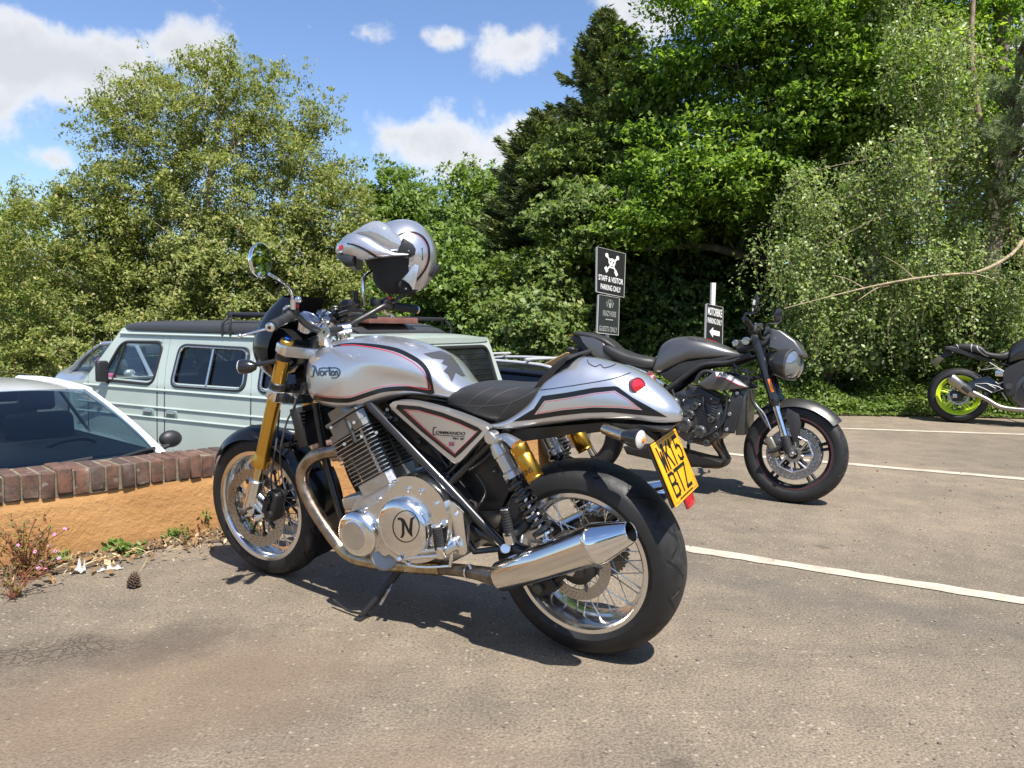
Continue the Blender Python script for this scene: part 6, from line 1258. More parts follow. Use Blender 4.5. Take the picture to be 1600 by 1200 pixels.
# own frame of the helmet: x to its front (left in the picture), y to its left (towards the camera), z up
hx = (ray(600, 402) - ray(640, 402)); 
hx = (V((-.80, .10, 0)).normalized()); hy = V((-hx.y, hx.x, 0)); Rm = M((hx, hy, V((0, 0, 1)))).transposed(); pit = M.Rotation(R_(-4), 3, 'Y')
Hm.R = Rm @ M.Rotation(R_(10), 3, 'Z'); Hm.Ri = Hm.R.inverted(); Hm.mw = M.Translation(Hm.o) @ Hm.R.to_4x4(); Hm.c = Hm.Ri @ (CAM - Hm.o)
he = empty('crash_helmet', Hm.mw, 'silver flip-front crash helmet with black stripes hung on the right mirror of the silver motorcycle', 'helmet')
hz = lambda l: [(500 + a / 8, 330 + b / 8) for a, b in l]
hp2 = lambda l, y=0.0: [Hm(*q, y) for q in hz(l)]
HSIL = mat('helmet_silver', (.55, .555, .575), .27, .8, coat=1.0); HRED = mat('helmet_red_line', (.42, .10, .10), .4); HBLK = mat('helmet_liner', (.012, .012, .012), .85); HTR = mat('helmet_trim', (.02, .02, .02), .35)
YW = .125
top = prof([(560, 372), (570, 362), (582, 353), (600, 345), (630, 343), (655, 348), (668, 360), (677, 375), (681, 392), (682, 405)], 0, Hm)
def PX(l, y=0.0): return [Hm(a, b, y) for a, b in l]
# shell: side view outline with an egg-shaped plan; the face opening is cut away
out_ = PX([(585, 353), (600, 346), (620, 343), (640, 344), (656, 349), (668, 360), (677, 377), (682, 398), (680, 412), (670, 428), (660, 440), (648, 452)])
cx, cz = Hm(632, 402, 0).x, Hm(632, 402, 0).z
rx = Hm(682, 402, 0).x - cx; rx = abs(rx); rz = abs(Hm(632, 343, 0).z - cz)
print('helmet', round(rx, 3), round(rz, 3), cx, cz)
def shell(sc, cut, name, m, thick=.004, par=he, zlow=-.12):
    g = G(); nu, nv = 56, 40; vs = {}
    def pt(a, b):
        d = V((math.cos(b) * math.cos(a), math.cos(b) * math.sin(a), math.sin(b))); X = rx * 1.02 if d.x < 0 else rx * 1.28
        z = rz * d.z if d.z > 0 else rz * 1.02 * d.z
        return V((cx + X * d.x * sc, YW * d.y * sc * (1 - .10 * max(0, -d.z)), cz + z * sc))
    for i in range(nu):
        for j in range(nv + 1): vs[i, j] = g.bm.verts.new(pt(2 * math.pi * i / nu, -math.pi / 2 + math.pi * j / nv))
    for i in range(nu):
        for j in range(nv):
            q = [vs[i, j], vs[(i + 1) % nu, j], vs[(i + 1) % nu, j + 1], vs[i, j + 1]]; c = sum((v.co for v in q), V()) / 4
            if cut(c): continue
            try: g.bm.faces.new(q)
            except ValueError: pass
    bmesh.ops.remove_doubles(g.bm, verts=g.bm.verts[:], dist=1e-5)
    loose = [v for v in g.bm.verts if not v.link_faces]; bmesh.ops.delete(g.bm, geom=loose, context='VERTS')
    if thick: bmesh.ops.solidify(g.bm, geom=g.bm.faces[:], thickness=thick)
    return mk(name, g, m, par, sharp=60)
P1 = PX([(500, 330)])[0]
# opening line in the side view: from the brow back to the cheek and down to the neck
xA, zA = [Hm(*q, YW * .7) for q in ((650, 408),)][0].x, Hm(650, 408, YW * .7).z
zN = Hm(640, 452, YW * .6).z; xC = Hm(643, 430, YW * .8).x
brow = Hm(588, 372, 0)
def cut_shell(c):
    if c.z < zN: return True
    xl = np.interp(c.z, [zN, Hm(640, 440, .1).z, Hm(648, 405, .1).z, Hm(625, 385, .1).z, Hm(590, 372, .05).z], [Hm(640, 452, .1).x, Hm(641, 436, .1).x, Hm(640, 405, .1).x, Hm(612, 385, .1).x, Hm(585, 370, .05).x])
    return c.x > xl and c.z < brow.z
sh = shell(1.0, cut_shell, 'shell', HSIL); bsh = bvh_of(sh)
shell(.955, lambda c: (c - V((cx, 0, cz))).normalized().dot(V((.72, 0, -.69))) > .86 or c.z < zN - .10, 'liner', HBLK, .012)
# cheek pads and neck roll
for s in (1, -1):
    la = PX([(622, 438), (620, 446), (626, 456), (636, 461), (645, 455), (644, 438), (636, 428), (628, 430)], .085); mk('cheek_pad', G().prism([V((p.x, p.y * s, p.z)) for p in la], [V((p.x, .035 * s, p.z)) for p in la], .012, 3), HBLK, he)
g = G(); pc_ = Hm(613, 434, 0); g.ball(V((pc_.x, 0, pc_.z + .012)), (.078, .094, .078), M.Rotation(.35, 3, 'Y'), 28, 18); mk('neck_roll', g, HBLK, he)
g = G(); g.tube(PX([(612, 462), (606, 470), (616, 472), (628, 460)], .03), .007, 8, 5); mk('chin_strap', g, HTR, he)
# raised chin bar: a bow round the front
def bow(name, topl, botl, m, th, y0, k=1.0, a0=98):
    """side outlines (px) swept round the front as a U"""
    N_ = 44; g = G(); tx = PX(topl); bx_ = PX(botl); xs_t = sorted((p.x, p.z) for p in tx); xs_b = sorted((p.x, p.z) for p in bx_)
    ft = lambda x: float(np.interp(x, [a for a, _ in xs_t], [b for _, b in xs_t])); fb = lambda x: float(np.interp(x, [a for a, _ in xs_b], [b for _, b in xs_b]))
    xmax = max(p.x for p in tx + bx_); xmin = min(p.x for p in tx)
    rings = []
    for i in range(N_ + 1):
        t = R_(-a0 + 2 * a0 * i / N_); c_ = math.cos(t); x = xmin + (xmax - xmin) * max(0, (math.cos(t) + .14) / 1.14) ** .62 if c_ > -.14 else xmin; y = y0 * math.copysign(min(1, abs(math.sin(t)) ** .85), t)
        n_ = V((max(c_, 0) * .9 + .05, math.sin(t), 0)).normalized(); zt_, zb_ = ft(x), fb(x); o = V((x, y, 0)); inn = o - n_ * th; mid = n_ * .006
        rings.append(g.ring([V((o.x, o.y, zb_)) - n_ * .004, V((o.x, o.y, zb_ + (zt_ - zb_) * .25)) + mid, V((o.x, o.y, zb_ + (zt_ - zb_) * .7)) + mid * .6, V((o.x, o.y, zt_)) - n_ * .010, V((inn.x, inn.y, zt_)) - n_ * .004, V((inn.x, inn.y, zb_))]))
    g.skin(rings); return mk(name, g, m, he, sharp=60)
cb = bow('chin_bar', [(527, 384), (535, 376), (548, 369), (562, 370), (580, 375), (600, 388), (620, 398), (634, 401), (644, 399)], [(527, 398), (540, 400), (560, 404), (578, 409), (600, 407), (625, 405), (644, 404)], HSIL, .02, YW * 1.04); bcb = bvh_of(cb)
bow('chin_trim', [(529, 399), (545, 401), (560, 404), (575, 409), (590, 409)], [(531, 404), (538, 412), (546, 420), (560, 419), (585, 411)], HTR, .03, YW * .96, a0=75)
# visor pushed up over the brow
bow('visor', [(547, 370), (556, 365), (570, 357), (586, 351), (600, 351), (615, 362), (632, 378), (640, 384)], [(547, 372), (562, 371), (580, 376), (600, 389), (620, 397), (640, 399)], mat('smoke_visor', (.42, .43, .45), .06, .55, coat=1.0), .006, YW * .95)
# side details on the camera side
Z8 = hz
for s, bv in ((1, bsh),):
    g = G(); stripe(g, Hm, bsh, Z8([(985, 300), (1040, 275), (1120, 262), (1200, 275), (1290, 330), (1350, 430), (1362, 560), (1335, 680), (1270, 790), (1190, 885)]), [1.6, 2.2, 2.6, 2.8, 3, 3, 3, 3, 2.8, 2.6], .0015); mk('black_stripe', g, BLKP, he)
    g = G(); stripe(g, Hm, bsh, Z8([(1060, 300), (1140, 285), (1220, 300), (1290, 360), (1330, 450), (1340, 560), (1310, 690), (1240, 800)]), .5, .0018); mk('red_pinstripe', g, HRED, he)
    g = G(); stripe(g, Hm, bcb, Z8([(340, 405), (420, 420), (520, 460), (640, 530), (740, 590), (790, 612)]), [2, 2.6, 3, 3.6, 4.2, 4.6], .0015); mk('black_stripe', g, BLKP, cb)
    g = G(); stripe(g, Hm, bcb, Z8([(400, 395), (500, 425), (620, 480), (720, 545), (820, 612)]), .5, .0018); mk('red_pinstripe', g, HRED, cb)
    decal('red_badge', Hm, bcb, [Z8([(240, 440), (285, 415), (285, 470), (240, 490)])], REDB, cb, 4, .002)
    pv = put_on(Hm, bsh, *Z8([(1090, 480)])[0], .0); nn = V((0, 1, 0)); la = PX(Z8([(1035, 325), (1080, 350), (1160, 410), (1195, 470), (1185, 540), (1120, 580), (1050, 575), (960, 520), (985, 450), (1030, 380)]), YW + .004); mk('pivot_cover', G().prism(la, [p - V((0, .03, 0)) for p in la], .004, 3), HTR, he)
    g = G(); c = Hm(*Z8([(1110, 495)])[0], YW + .004); g.lathe([(.016, 0), (.015, .004), (.007, .005), (.006, .002), (0, .002)], c, (0, 1, 0), 24); mk('pivot_screw', g, SATIN, he); g = G(); g.cyl(c + V((0, .001, 0)), c + V((0, .005, 0)), .004, 12); mk('pivot_cap', g, STEEL, he)
    for q, r in (((1115, 690), .0045), ((1075, 970), .004)): g = G(); p = Hm(*Z8([q])[0], YW * .9); g.cyl(p - V((0, .02, 0)), p + V((0, .006, 0)), r, 12, .001); mk('stud', g, STEEL, he)
    la = PX(Z8([(1255, 470), (1280, 440), (1290, 610), (1252, 610)]), .100); mk('vent_slider', G().prism(la, [p - V((0, .03, 0)) for p in la], .002), HTR, he)
la = PX(Z8([(1385, 810), (1460, 680), (1500, 660), (1490, 720), (1400, 830)]), .05); mk('intercom_unit', G().prism(la, [V((p.x, -.05, p.z)) for p in la], .006, 3), HTR, he)
for s in (1, -1):
    la = PX(Z8([(1190, 660), (1240, 690), (1185, 975), (1150, 980), (1120, 890), (1015, 855), (1100, 770), (1165, 690)]), .112); mk('jaw_panel', G().prism([V((p.x, p.y * s, p.z)) for p in la], [V((p.x, .085 * s, p.z)) for p in la], .004, 2), HSIL, he)
# ------------------------------------------------------------------ vehicles in the lower car park
def thin_glass(name, tint, tr=.88, rough=.02):
    m = bpy.data.materials.new(name); m.use_nodes = True; nt = m.node_tree; L = nt.links.new
    t = nd(nt, 'ShaderNodeBsdfTransparent'); t.inputs[0].default_value = (*tint, 1); g = nd(nt, 'ShaderNodeBsdfGlossy', Roughness=rough); g.inputs['Color'].default_value = (1, 1, 1, 1)
    gm = nd(nt, 'ShaderNodeNewGeometry'); dt = nd(nt, 'ShaderNodeVectorMath', operation='DOT_PRODUCT'); L(gm.outputs['Normal'], dt.inputs[0]); L(gm.outputs['Incoming'], dt.inputs[1]); mx = nd(nt, 'ShaderNodeMixShader'); L(math_n(nt, 'MULTIPLY_ADD', math_n(nt, 'POWER', math_n(nt, 'SUBTRACT', 1.0, math_n(nt, 'ABSOLUTE', dt.outputs['Value'])), 5.0), .9, .06), mx.inputs[0]); L(t.outputs[0], mx.inputs[1]); L(g.outputs[0], mx.inputs[2]); L(mx.outputs[0], nt.nodes['Material Output'].inputs['Surface']); return m
GL_CLEAR = thin_glass('car_glass', (.80, .88, .86)); GL_DARK = thin_glass('dark_glass', (.10, .11, .14)); GL_TEAL = thin_glass('windscreen_glass', (.30, .40, .46))
CARB = mat('car_trim', (.018, .018, .02), .5); SEAT = mat('car_seat', (.035, .037, .045), .8); TYRE = mat('car_tyre', (.02, .02, .02), .7); ALLOY = mat('alloy_rim', (.5, .5, .5), .35, .9)
def rrect(c, r=.16, n=5):
    """four corners to a rounded loop"""
    out = []; k = len(c)
    for i in range(k):
        p, a, b = V(c[i]), V(c[i - 1]), V(c[(i + 1) % k]); q0 = p.lerp(a, r * min(1, .5 / max((a - p).length, .01))); q1 = p.lerp(b, r * min(1, .5 / max((b - p).length, .01)))
        for j in range(n + 1): t = j / n; out.append(q0 * (1 - t) ** 2 + p * 2 * t * (1 - t) + q1 * t * t)
    return out
def panel(name, outer, holes, m, par, thick, f3):
    """flat panel with openings, outlines in 2-D, f3 lifts it into place"""
    bm = bmesh.new(); es = []
    for lp in [outer] + holes:
        vs = [bm.verts.new((p[0], p[1], 0)) for p in lp]; es += [bm.edges.new((vs[i], vs[(i + 1) % len(vs)])) for i in range(len(vs))]
    bmesh.ops.triangle_fill(bm, edges=es, use_beauty=True)
    for v in bm.verts: v.co = f3(v.co.x, v.co.y)
    bmesh.ops.solidify(bm, geom=bm.faces[:], thickness=thick); return mk(name, bm, m, par, sharp=30)
def car_wheel(par, c, R=.31, w=.2, s=1):
    e = bpy.data.objects.new('wheel', None); COL.objects.link(e); e.parent = par; e.location = c; h = w / 2
    mk('tyre', G().lathe([(R - .1, -h), (R - .02, -h), (R, -h + .03), (R, h - .03), (R - .02, h), (R - .1, h)], seg=40, closed=True), TYRE, e); g = G(); g.lathe([(R - .1, h * s), (R - .12, h * .8 * s), (R - .13, h * .6 * s), (.05, h * .75 * s), (0, h * .8 * s)], seg=40); mk('rim', g, ALLOY, e)
# ---- pale green camper van
pw = at(275, 569, 7.3); hd = R_(153); f_ = V((math.cos(hd), math.sin(hd), 0)); l_ = V((-math.sin(hd), math.cos(hd), 0)); o_ = pw - f_ * .44 - l_ * .862
VN = Rig(o_.x, o_.y, hd, 0, -.92); van = empty('camper_van', VN.mw, 'pale green camper van with black roof and sliding side window behind the wall', 'van')
GREEN = mat('pale_green_paint', (.39, .445, .405), .36, 0, coat=.6, var=.04, vscale=1.5, rvar=.05); GRN2 = GREEN
ZB, ZG, YB, YG = 1.28, 1.80, .915, .80
ysl = lambda z: YB + (YG - YB) * (z - ZB) / (ZG - ZB) if z > ZB else YB + .01 * math.sin((z - .35) / .93 * math.pi)
n_ = V((0, ZG - ZB, YB - YG)).normalized()
def VL(px, py):
    d = VN.d(px, py); p0 = V((0, YB, ZB)); t = (p0 - VN.c).dot(n_) / d.dot(n_); p = VN.c + d * t; return (p.x, p.z)
wins = {'door': [(192, 534), (257, 535), (239, 601), (158, 593)], 'mid': [(283, 539), (392, 545), (382, 611), (267, 603)]}
W2 = {k: [VL(*q) for q in v] for k, v in wins.items()}; print({k: [tuple(round(c, 2) for c in p) for p in v] for k, v in W2.items()})
zt0 = 1.74; zb0 = 1.335
W2['door'] = [(1.18, zt0), (.66, zt0), (.66, zb0), (1.62, zb0), (1.55, zb0 + .05)] if False else W2['door']
mx0 = min(p[0] for p in W2['mid']); W2['rear'] = [(mx0 - .17, W2['mid'][1][1]), (mx0 - 1.12, W2['mid'][1][1] - .02), (mx0 - 1.15, W2['mid'][2][1] + .03), (mx0 - .17, W2['mid'][2][1])]
xm = max(p[0] for p in W2['door']); XF, XR = xm + .16, -2.2
up = lambda s: (lambda x, z: V((x, ysl(z) * s, z)))
holes = [rrect([(*p, 0) for p in W2[k]], .2) for k in ('door', 'mid', 'rear')]
for s in (1, -1):
    panel('upper_side', [(XF + .10, ZB), (XF - .36, ZG + .03), (XR + .16, ZG + .03), (XR, ZB)], [[(p.x, p.y) for p in h] for h in holes], GREEN, van, .03 * (-1 if s > 0 else 1), up(s))
    g = G(); g.grid(lambda u, v: V((XR - .02 + (XF + .38 - XR) * u * (1 if True else 0), ysl(.35 + .94 * v) * s * (1 - .06 * max(0, u - .88) / .12), .35 + .94 * v)), 50, 16); mk('lower_side', g, GREEN, van)
    for k, h in zip(('door', 'mid', 'rear'), holes):
        ff = up(s); lp = [ff(p.x, p.y) for p in h]; g = G(); g.bm.faces.new([g.bm.verts.new(p - V((0, .012 * s, 0))) for p in lp]); wn = mk('window', g, GL_CLEAR if k == 'door' else GL_DARK, van, flat=True)
        g = G(); g.tube([p + V((0, .004 * s, 0)) for p in lp + lp[:1]], .016, 8); mk('window_seal', g, CARB, wn)
        if k != 'door':
            cc = sum(lp, V()) / len(lp); li = [cc + (p - cc) * .955 + V((0, .010 * s, 0)) for p in lp]; g = G(); g.tube(li + li[:1], .011, 8); a, b = W2[k][0], W2[k][1]; c_, d_ = W2[k][3], W2[k][2]; g.tube([ff((a[0] + b[0]) / 2, (a[1] + b[1]) / 2 - .02) + V((0, .008 * s, 0)), ff((c_[0] + d_[0]) / 2, (c_[1] + d_[1]) / 2 + .02) + V((0, .008 * s, 0))], .016, 6); mk('window_trim', g, STEEL, wn)
        else:
            a = W2['door']; g = G(); p0 = ff(a[0][0] - .04, a[0][1] - .02); p1 = ff(a[3][0] - .42 * (a[3][0] - a[2][0]) * .55, a[3][1] + .01); g.tube([p0, p1], .014, 6); mk('quarter_bar', g, CARB, wn)
    # door gaps, mouldings, handles
    xg = (W2['door'][2][0] + W2['mid'][3][0]) / 2; g = G()
    for x in (xg + .055, xg - .05, mx0 - .09, XF + .03): 
        g.tube([V((x + (.03 if z > ZB else 0), ysl(z) * s + .002 * s, z)) for z in (.45, .8, 1.1, ZB, 1.5, ZG)], .006, 4)
    g.tube([V((x, (ysl(1.02) + .002) * s, 1.02)) for x in (mx0 - .09, -1.2, XR)], .008, 4); mk('door_gap', g, CARB, van)
    g = G(); g.tube([V((x, (ysl(1.10) + .0) * s, 1.10)) for x in (XF + .2, 1, 0, -1, XR)], .013, 6); g.tube([V((x, (ysl(1.0) + .001) * s, 1.0)) for x in (XF + .2, 1, 0, -1, XR)], .013, 6); g.tube([V((x, (ysl(1.27) - .004) * s, 1.27)) for x in (XF + .1, 1, 0, -1, XR)], .018, 6); g.tube([V((x, (YG + .012) * s, ZG + .005)) for x in (XF - .36, 0, XR + .16)], .018, 6); mk('body_moulding', g, GREEN, van)
    for x in (xg + .17, xg - .16):
        g = G(); g.box(V((x, (ysl(1.05) + .002) * s, 1.05)), (.15, .012, .075), None, .005, 2); hh = mk('handle_bowl', g, mat('green_shadow', (.20, .27, .24), .5), van); g = G(); g.box(V((x + .01, (ysl(1.05) + .014) * s, 1.065)), (.13, .022, .03), None, .008, 3); mk('door_handle', g, ALU, hh)
    if s > 0:
        a = VN(159, 580, .99); g = G(); g.box(a, (.06, .12, .21), None, .02, 3); g.tube([a - V((0, .02, .08)), V((a.x + .01, .915, 1.30))], .014, 8); mk('door_mirror', g, CARB, van)
    for x in (1.25, -1.2): car_wheel(van, V((x, .78 * s, .31)), .31, .19, s)
# ends, floor, roof
g = G(); g.grid(lambda u, v: V((XF + .38 + .05 * math.sin(math.pi * v) - .12 * abs(2 * v - 1) ** 3 if False else XF + .36 + .06 * math.cos((v - .5) * math.pi), (v - .5) * 2 * .905, .35 + .94 * u)), 10, 16); g.box(V((.0, 0, .36)), (4.2, 1.75, .05)); mk('lower_body', g, GREEN, van)
g = G(); yw = lambda z: ysl(z); g.grid(lambda u, v: V((XF + .36 - .52 * u - .10 * (abs(2 * v - 1) ** 2), (v - .5) * 2 * (ysl(ZB + u * (ZG - ZB)) - .05), ZB + .03 + u * (ZG - ZB - .02))), 6, 12); mk('windscreen', g, GL_CLEAR, van)
rz = lambda u, v, k=0.0: V((XR - .06 + .20 * max(0, u - .5) * 2 - k, (v - .5) * 2 * (ysl(.4 + u * 1.42)), .4 + u * 1.42))
g = G(); g.grid(lambda u, v: rz(u, v), 20, 12); tg = mk('tailgate', g, GREEN, van)
def rear(y, z): u = (z - .4) / 1.42; return V((XR - .06 + .20 * max(0, u - .5) * 2 - .012, y, z))
lp = rrect([(.70, 1.74, 0), (-.70, 1.74, 0), (-.76, 1.24, 0), (.76, 1.24, 0)], .2); g = G(); g.bm.faces.new([g.bm.verts.new(rear(p.x, p.y)) for p in lp]); rwn = mk('window', g, mat('black_rear_glass', (.01, .011, .013), .08, coat=.5), tg, flat=True); g = G(); g.tube([rear(p.x, p.y) for p in lp + lp[:1]], .02, 8)
for k in range(9): z = 1.28 + k * .05; g.tube([rear(-.66, z) - V((.004, 0, 0)), rear(.66, z) - V((.004, 0, 0))], .0025, 4)
mk('window_seal', g, CARB, rwn)
st = [(XF - .30, ZG + .02, ZG + .06, ZG + .085, .66, 4, 3.5), (XF - .42, ZG + .02, ZG + .06, ZG + .13, .80, 5, 3.5), (XF - .9, ZG + .02, ZG + .06, ZG + .150, .825, 5, 3.5), (-.6, ZG + .02, ZG + .06, ZG + .165, .825, 5, 3.5), (-1.35, ZG + .02, ZG + .06, ZG + .17, .82, 5, 3.5), (-1.62, ZG + .02, ZG + .05, ZG + .08, .74, 5, 3.5)]
g = G(); g.sloft(st, 6, 48); mk('pop_top_roof', g, mat('roof_black', (.035, .036, .038), .5, coat=.1, rvar=.1, vscale=3), van); g = G(); g.sloft([(XF - .34, ZG - .0, ZG + .02, ZG + .035, .74, 4, 3), (XF - .5, ZG - .0, ZG + .02, ZG + .04, .79, 4, 3), (-1.2, ZG, ZG + .02, ZG + .05, .79, 4, 3), (-1.8, ZG, ZG + .02, ZG + .065, .79, 4, 3), (XR + .12, ZG - .02, ZG + .01, ZG + .03, .76, 4, 3)], 4, 32); mk('roof_edge', g, GREEN, van)
g = G()
for x in (-.2, -1.55):
    for s in (1, -1):
        for q in (-.05, .05): g.tube([V((x + q, (YG + .02) * s, ZG)), V((x + q, (YG + .03) * s, ZG + .12)), V((x + q * .4, (YG - .02) * s, ZG + .185))], .012, 6, 3)
    g.tube([V((x, -YG, ZG + .20)), V((x, YG, ZG + .20))], .018, 8)
g.tube([V((-.15, YG - .05, ZG + .21)), V((-1.85, YG - .05, ZG + .21))], .022, 8); mk('roof_rack', g, CARB, van)
# inside: dashboard, wheel, front seats, bulkhead, dark curtains behind the tinted panes
g = G(); g.box(V((XF + .02, 0, 1.2)), (.5, 1.7, .2), None, .06, 3); mk('dashboard', g, SEAT, van); g = G(); g.lathe([(.19, -.012), (.205, 0), (.19, .012)], V((XF - .32, -.42, 1.28)), V((-.5, 0, .8)), 28, True); mk('steering_wheel', g, CARB, van)
for y in (.42, -.42): g = G(); g.box(V((.62, y, .95)), (.5, .5, .18), None, .06, 3); g.box(V((.36, y, 1.18)), (.15, .46, .5), M.Rotation(-.15, 3, 'Y'), .06, 3); mk('front_seat', g, SEAT, van)
g = G(); g.box(V((-.85, 0, 1.1)), (2.3, 1.5, .9), None, .08); mk('cabin_furniture', g, mat('dark_interior', (.02, .02, .028), .9), van)
g = G(); g.box(V((XF + .12, .62, 1.33)), (.10, .12, .07), M.Rotation(.3, 3, 'Z'), .01); mk('dash_trinket', g, mat('pink_plastic', (.62, .12, .25), .5), van)
g = G(); bb = [V((-.35, .55, ZG + .168)), V((-1.62, .55, ZG + .15)), V((-1.62, -.2, ZG + .15)), V((-.35, -.2, ZG + .168))]; g.prism([p + V((0, 0, .055)) for p in bb], bb, .008)
o = mk('roof_board', g, mat('red_brown_board', (.17, .07, .055), .6, var=.2, vscale=5)); o.matrix_world = VN.mw; tag(o, 'reddish brown board lying on the roof of the pale green van', 'board')

# ---- cars
def car(name, rig, label, paint, Z, glass, wsb, wst, rst, rsb, zr, wb=.70, wr=.55, zbelt=.95, L0=-2.1, L1=2.05, boot=None, W=.86, rails=None, detail=False):
    e = empty(name, rig.mw, label, 'car'); bt_ = boot or (L0 + .1, .9); st = [(L1, .30, .45, .58, W * .62, 3, 2.6), (L1 - .12, .22, .5, .72, W * .86, 3.5, 3), (L1 - .5, .2, .52, .84, W * .97, 4, 3.2), (wsb + .25, .2, .55, zbelt + .0, W, 4, 3.4), (wsb - .3, .2, .55, zbelt + .02, W, 4, 4.5), ((wsb + rsb) / 2, .2, .55, zbelt + .02, W, 4, 4.5), (rsb, .2, .55, zbelt + .03, W, 4, 4), (bt_[0] + .05, .25, .55, bt_[1], W * .95, 4, 3.2), (L0, .32, .5, bt_[1] - .15, W * .82, 3, 3)]
    st = sorted(st, key=lambda q: q[0]); g = G(); g.sloft(st, 6, 48); mk('body', g, paint, e, sharp=60)
    # roof panel
    def roof(u, v):
        x = rst + (wst - rst) * u; t = (v - .5) * 2; return V((x, t * wr, zr - .05 * abs(t) ** 2.6 - .045 * abs(2 * u - 1) ** 2.5))
    g = G(); g.grid(roof, 16, 16, .02); mk('roof', g, paint, e)
    A = lambda s: [V((wsb, wb * s, zbelt)), V((wsb * .5 + wst * .5 + .01, (wb + wr) / 2 * s + .012 * s, (zbelt + zr - .075) / 2 + .012)), V((wst, wr * s, zr - .075))]
    for s in (1, -1):
        g = G(); g.tube(A(s), [.034, .030, .032], 8, 5, flat=.7); g.tube([V((rsb, wb * s, zbelt)), V(((rsb + rst) / 2, (wb + wr) / 2 * s, (zbelt + zr) / 2)), V((rst, wr * s, zr - .075))], [.09, .06, .05], 8, 5, flat=.5); g.tube([V((wst, wr * s, zr - .07)), V(((wst + rst) / 2, wr * s, zr - .045)), V((rst, wr * s, zr - .07))], .035, 8, 4); mk('pillar', g, paint, e); xb = (wst + rst) / 2 + .05; g = G(); g.tube([V((xb + .05, (W - .05) * s, zbelt)), V((xb, (wr + .01) * s, zr - .06))], .035, 6, flat=.4); mk('door_pillar', g, CARB, e)
        g = G(); yb = W - .06
        g.bm.faces.new([g.bm.verts.new(p) for p in (V((wsb - .12, (wb + .03) * s, zbelt)), V((wst - .02, wr * s, zr - .08)), V((rst + .02, wr * s, zr - .08)), V((rsb + .12, (wb + .03) * s, zbelt)))]); mk('side_window', g, glass, e, flat=True)
        g = G(); g.ball(V((wsb - .25, (W + .03) * s, zbelt + .07)), (.055, .085, .065), None, 16, 10); g.tube([V((wsb - .22, (W + .0) * s, zbelt + .03)), V((wsb - .22, (W - .1) * s, zbelt))], .02, 8); mk('door_mirror', g, CARB if detail else paint, e)
        for x in (1.28, -1.25): car_wheel(e, V((x, (W - .1) * s, .31)), .31, .2, s)
        g = G(); g.ball(V((L1 - .16, (W - .22) * s, .66)), (.16, .14, .07), None, 14, 8); mk('headlight', g, LENS, e); g = G(); g.ball(V((L0 + .16, (W - .19) * s, .78)), (.10, .12, .09), None, 12, 8); mk('tail_light', g, REDG, e)
        g = G(); g.tube([V((x, (W + .003) * s * (1 if abs(x) < 1 else .995), z)) for x, z in ((wsb - .1, .35), (wsb - .1, zbelt - .02))], .004, 4); mk('door_gap', g, CARB, e)
        if rails: g = G(); g.tube([V((wst - .05, (wr - .03) * s, zr - .06)), V((wst - .25, (wr - .03) * s, zr + .03)), V(((wst + rst) / 2, (wr - .03) * s, zr + .055)), V((rst + .25, (wr - .03) * s, zr + .03)), V((rst + .02, (wr - .03) * s, zr - .06))], .02, 8, 6); mk('roof_rail', g, mat('satin_rail', (.55, .55, .55), .45, .4), e)
    if rails:
        for x in (rst + .45, wst - .4): g = G(); g.tube([V((x, -wr - .05, zr + .09)), V((x, wr + .05, zr + .09))], .018, 8); mk('roof_bar', g, mat('satin_rail', (.55, .55, .55), .45, .4), e)
    def scr(xb, xt, bul, k):
        def f(u, v): t = (v - .5) * 2; return V((xb + (xt - xb) * u + bul * (1 - t * t) * (1 - .5 * u), t * ((wb - .02) * (1 - u) + (wr - .02) * u), zbelt + (zr - .055 - zbelt) * u + .03 * math.sin(math.pi * u) + .02 * (1 - t * t) * u))
        return f
    g = G(); g.grid(scr(wsb, wst, .13, 1), 10, 18); mk('windscreen', g, GL_TEAL if detail else glass, e); g = G(); g.grid(scr(rsb, rst, -.08, 1), 8, 14); mk('rear_window', g, glass, e)
    # cabin
    g = G(); g.box(V(((wsb + rsb) / 2 - .02, 0, zbelt + .022)), (abs(wsb - rsb) - .12, wb * 2 - .06, .03), None, .01); mk('cabin_trim', g, CARB, e)
    g = G(); g.box(V((wsb - .28, 0, zbelt - .03)), (.62, wb * 1.9, .10), None, .04, 3); mk('dashboard', g, SEAT, e); g = G(); g.lathe([(.17, -.014), (.187, 0), (.17, .014)], V((wsb - .72, -.36 if not detail else .36, zbelt + .0)), V((-.5, 0, .85)), 28, True); mk('steering_wheel', g, CARB, e)
    for y in (.36, -.36):
        for x in (wsb - 1.25, wsb - 2.05):
            g = G(); g.box(V((x, y, zbelt - .05)), (.14, .48, .55), M.Rotation(-.2, 3, 'Y'), .06, 3); g.box(V((x - .08, y, zbelt + .32)), (.08, .25, .17), M.Rotation(-.2, 3, 'Y'), .035, 3); mk('car_seat', g, SEAT, e)
    return e
c0 = gr(256, 711, .08); ha = R_(-40); fa_, la_ = V((math.cos(ha), math.sin(ha), 0)), V((-math.sin(ha), math.cos(ha), 0)); oc = c0 - fa_ * 1.02 - la_ * .72
Wc = Rig(oc.x, oc.y, ha, 0, -.92); WHITE = mat('white_paint', (.74, .75, .75), .3, 0, coat=1.0)
wc = car('parked_car', Wc, 'white hatchback facing the wall with its windscreen towards the silver motorcycle', WHITE, -.92, GL_CLEAR, 1.02, .16, -1.35, -1.75, 1.475, .72, .56, 1.0, -2.0, 2.0, (-1.9, .95), .86, None, True)
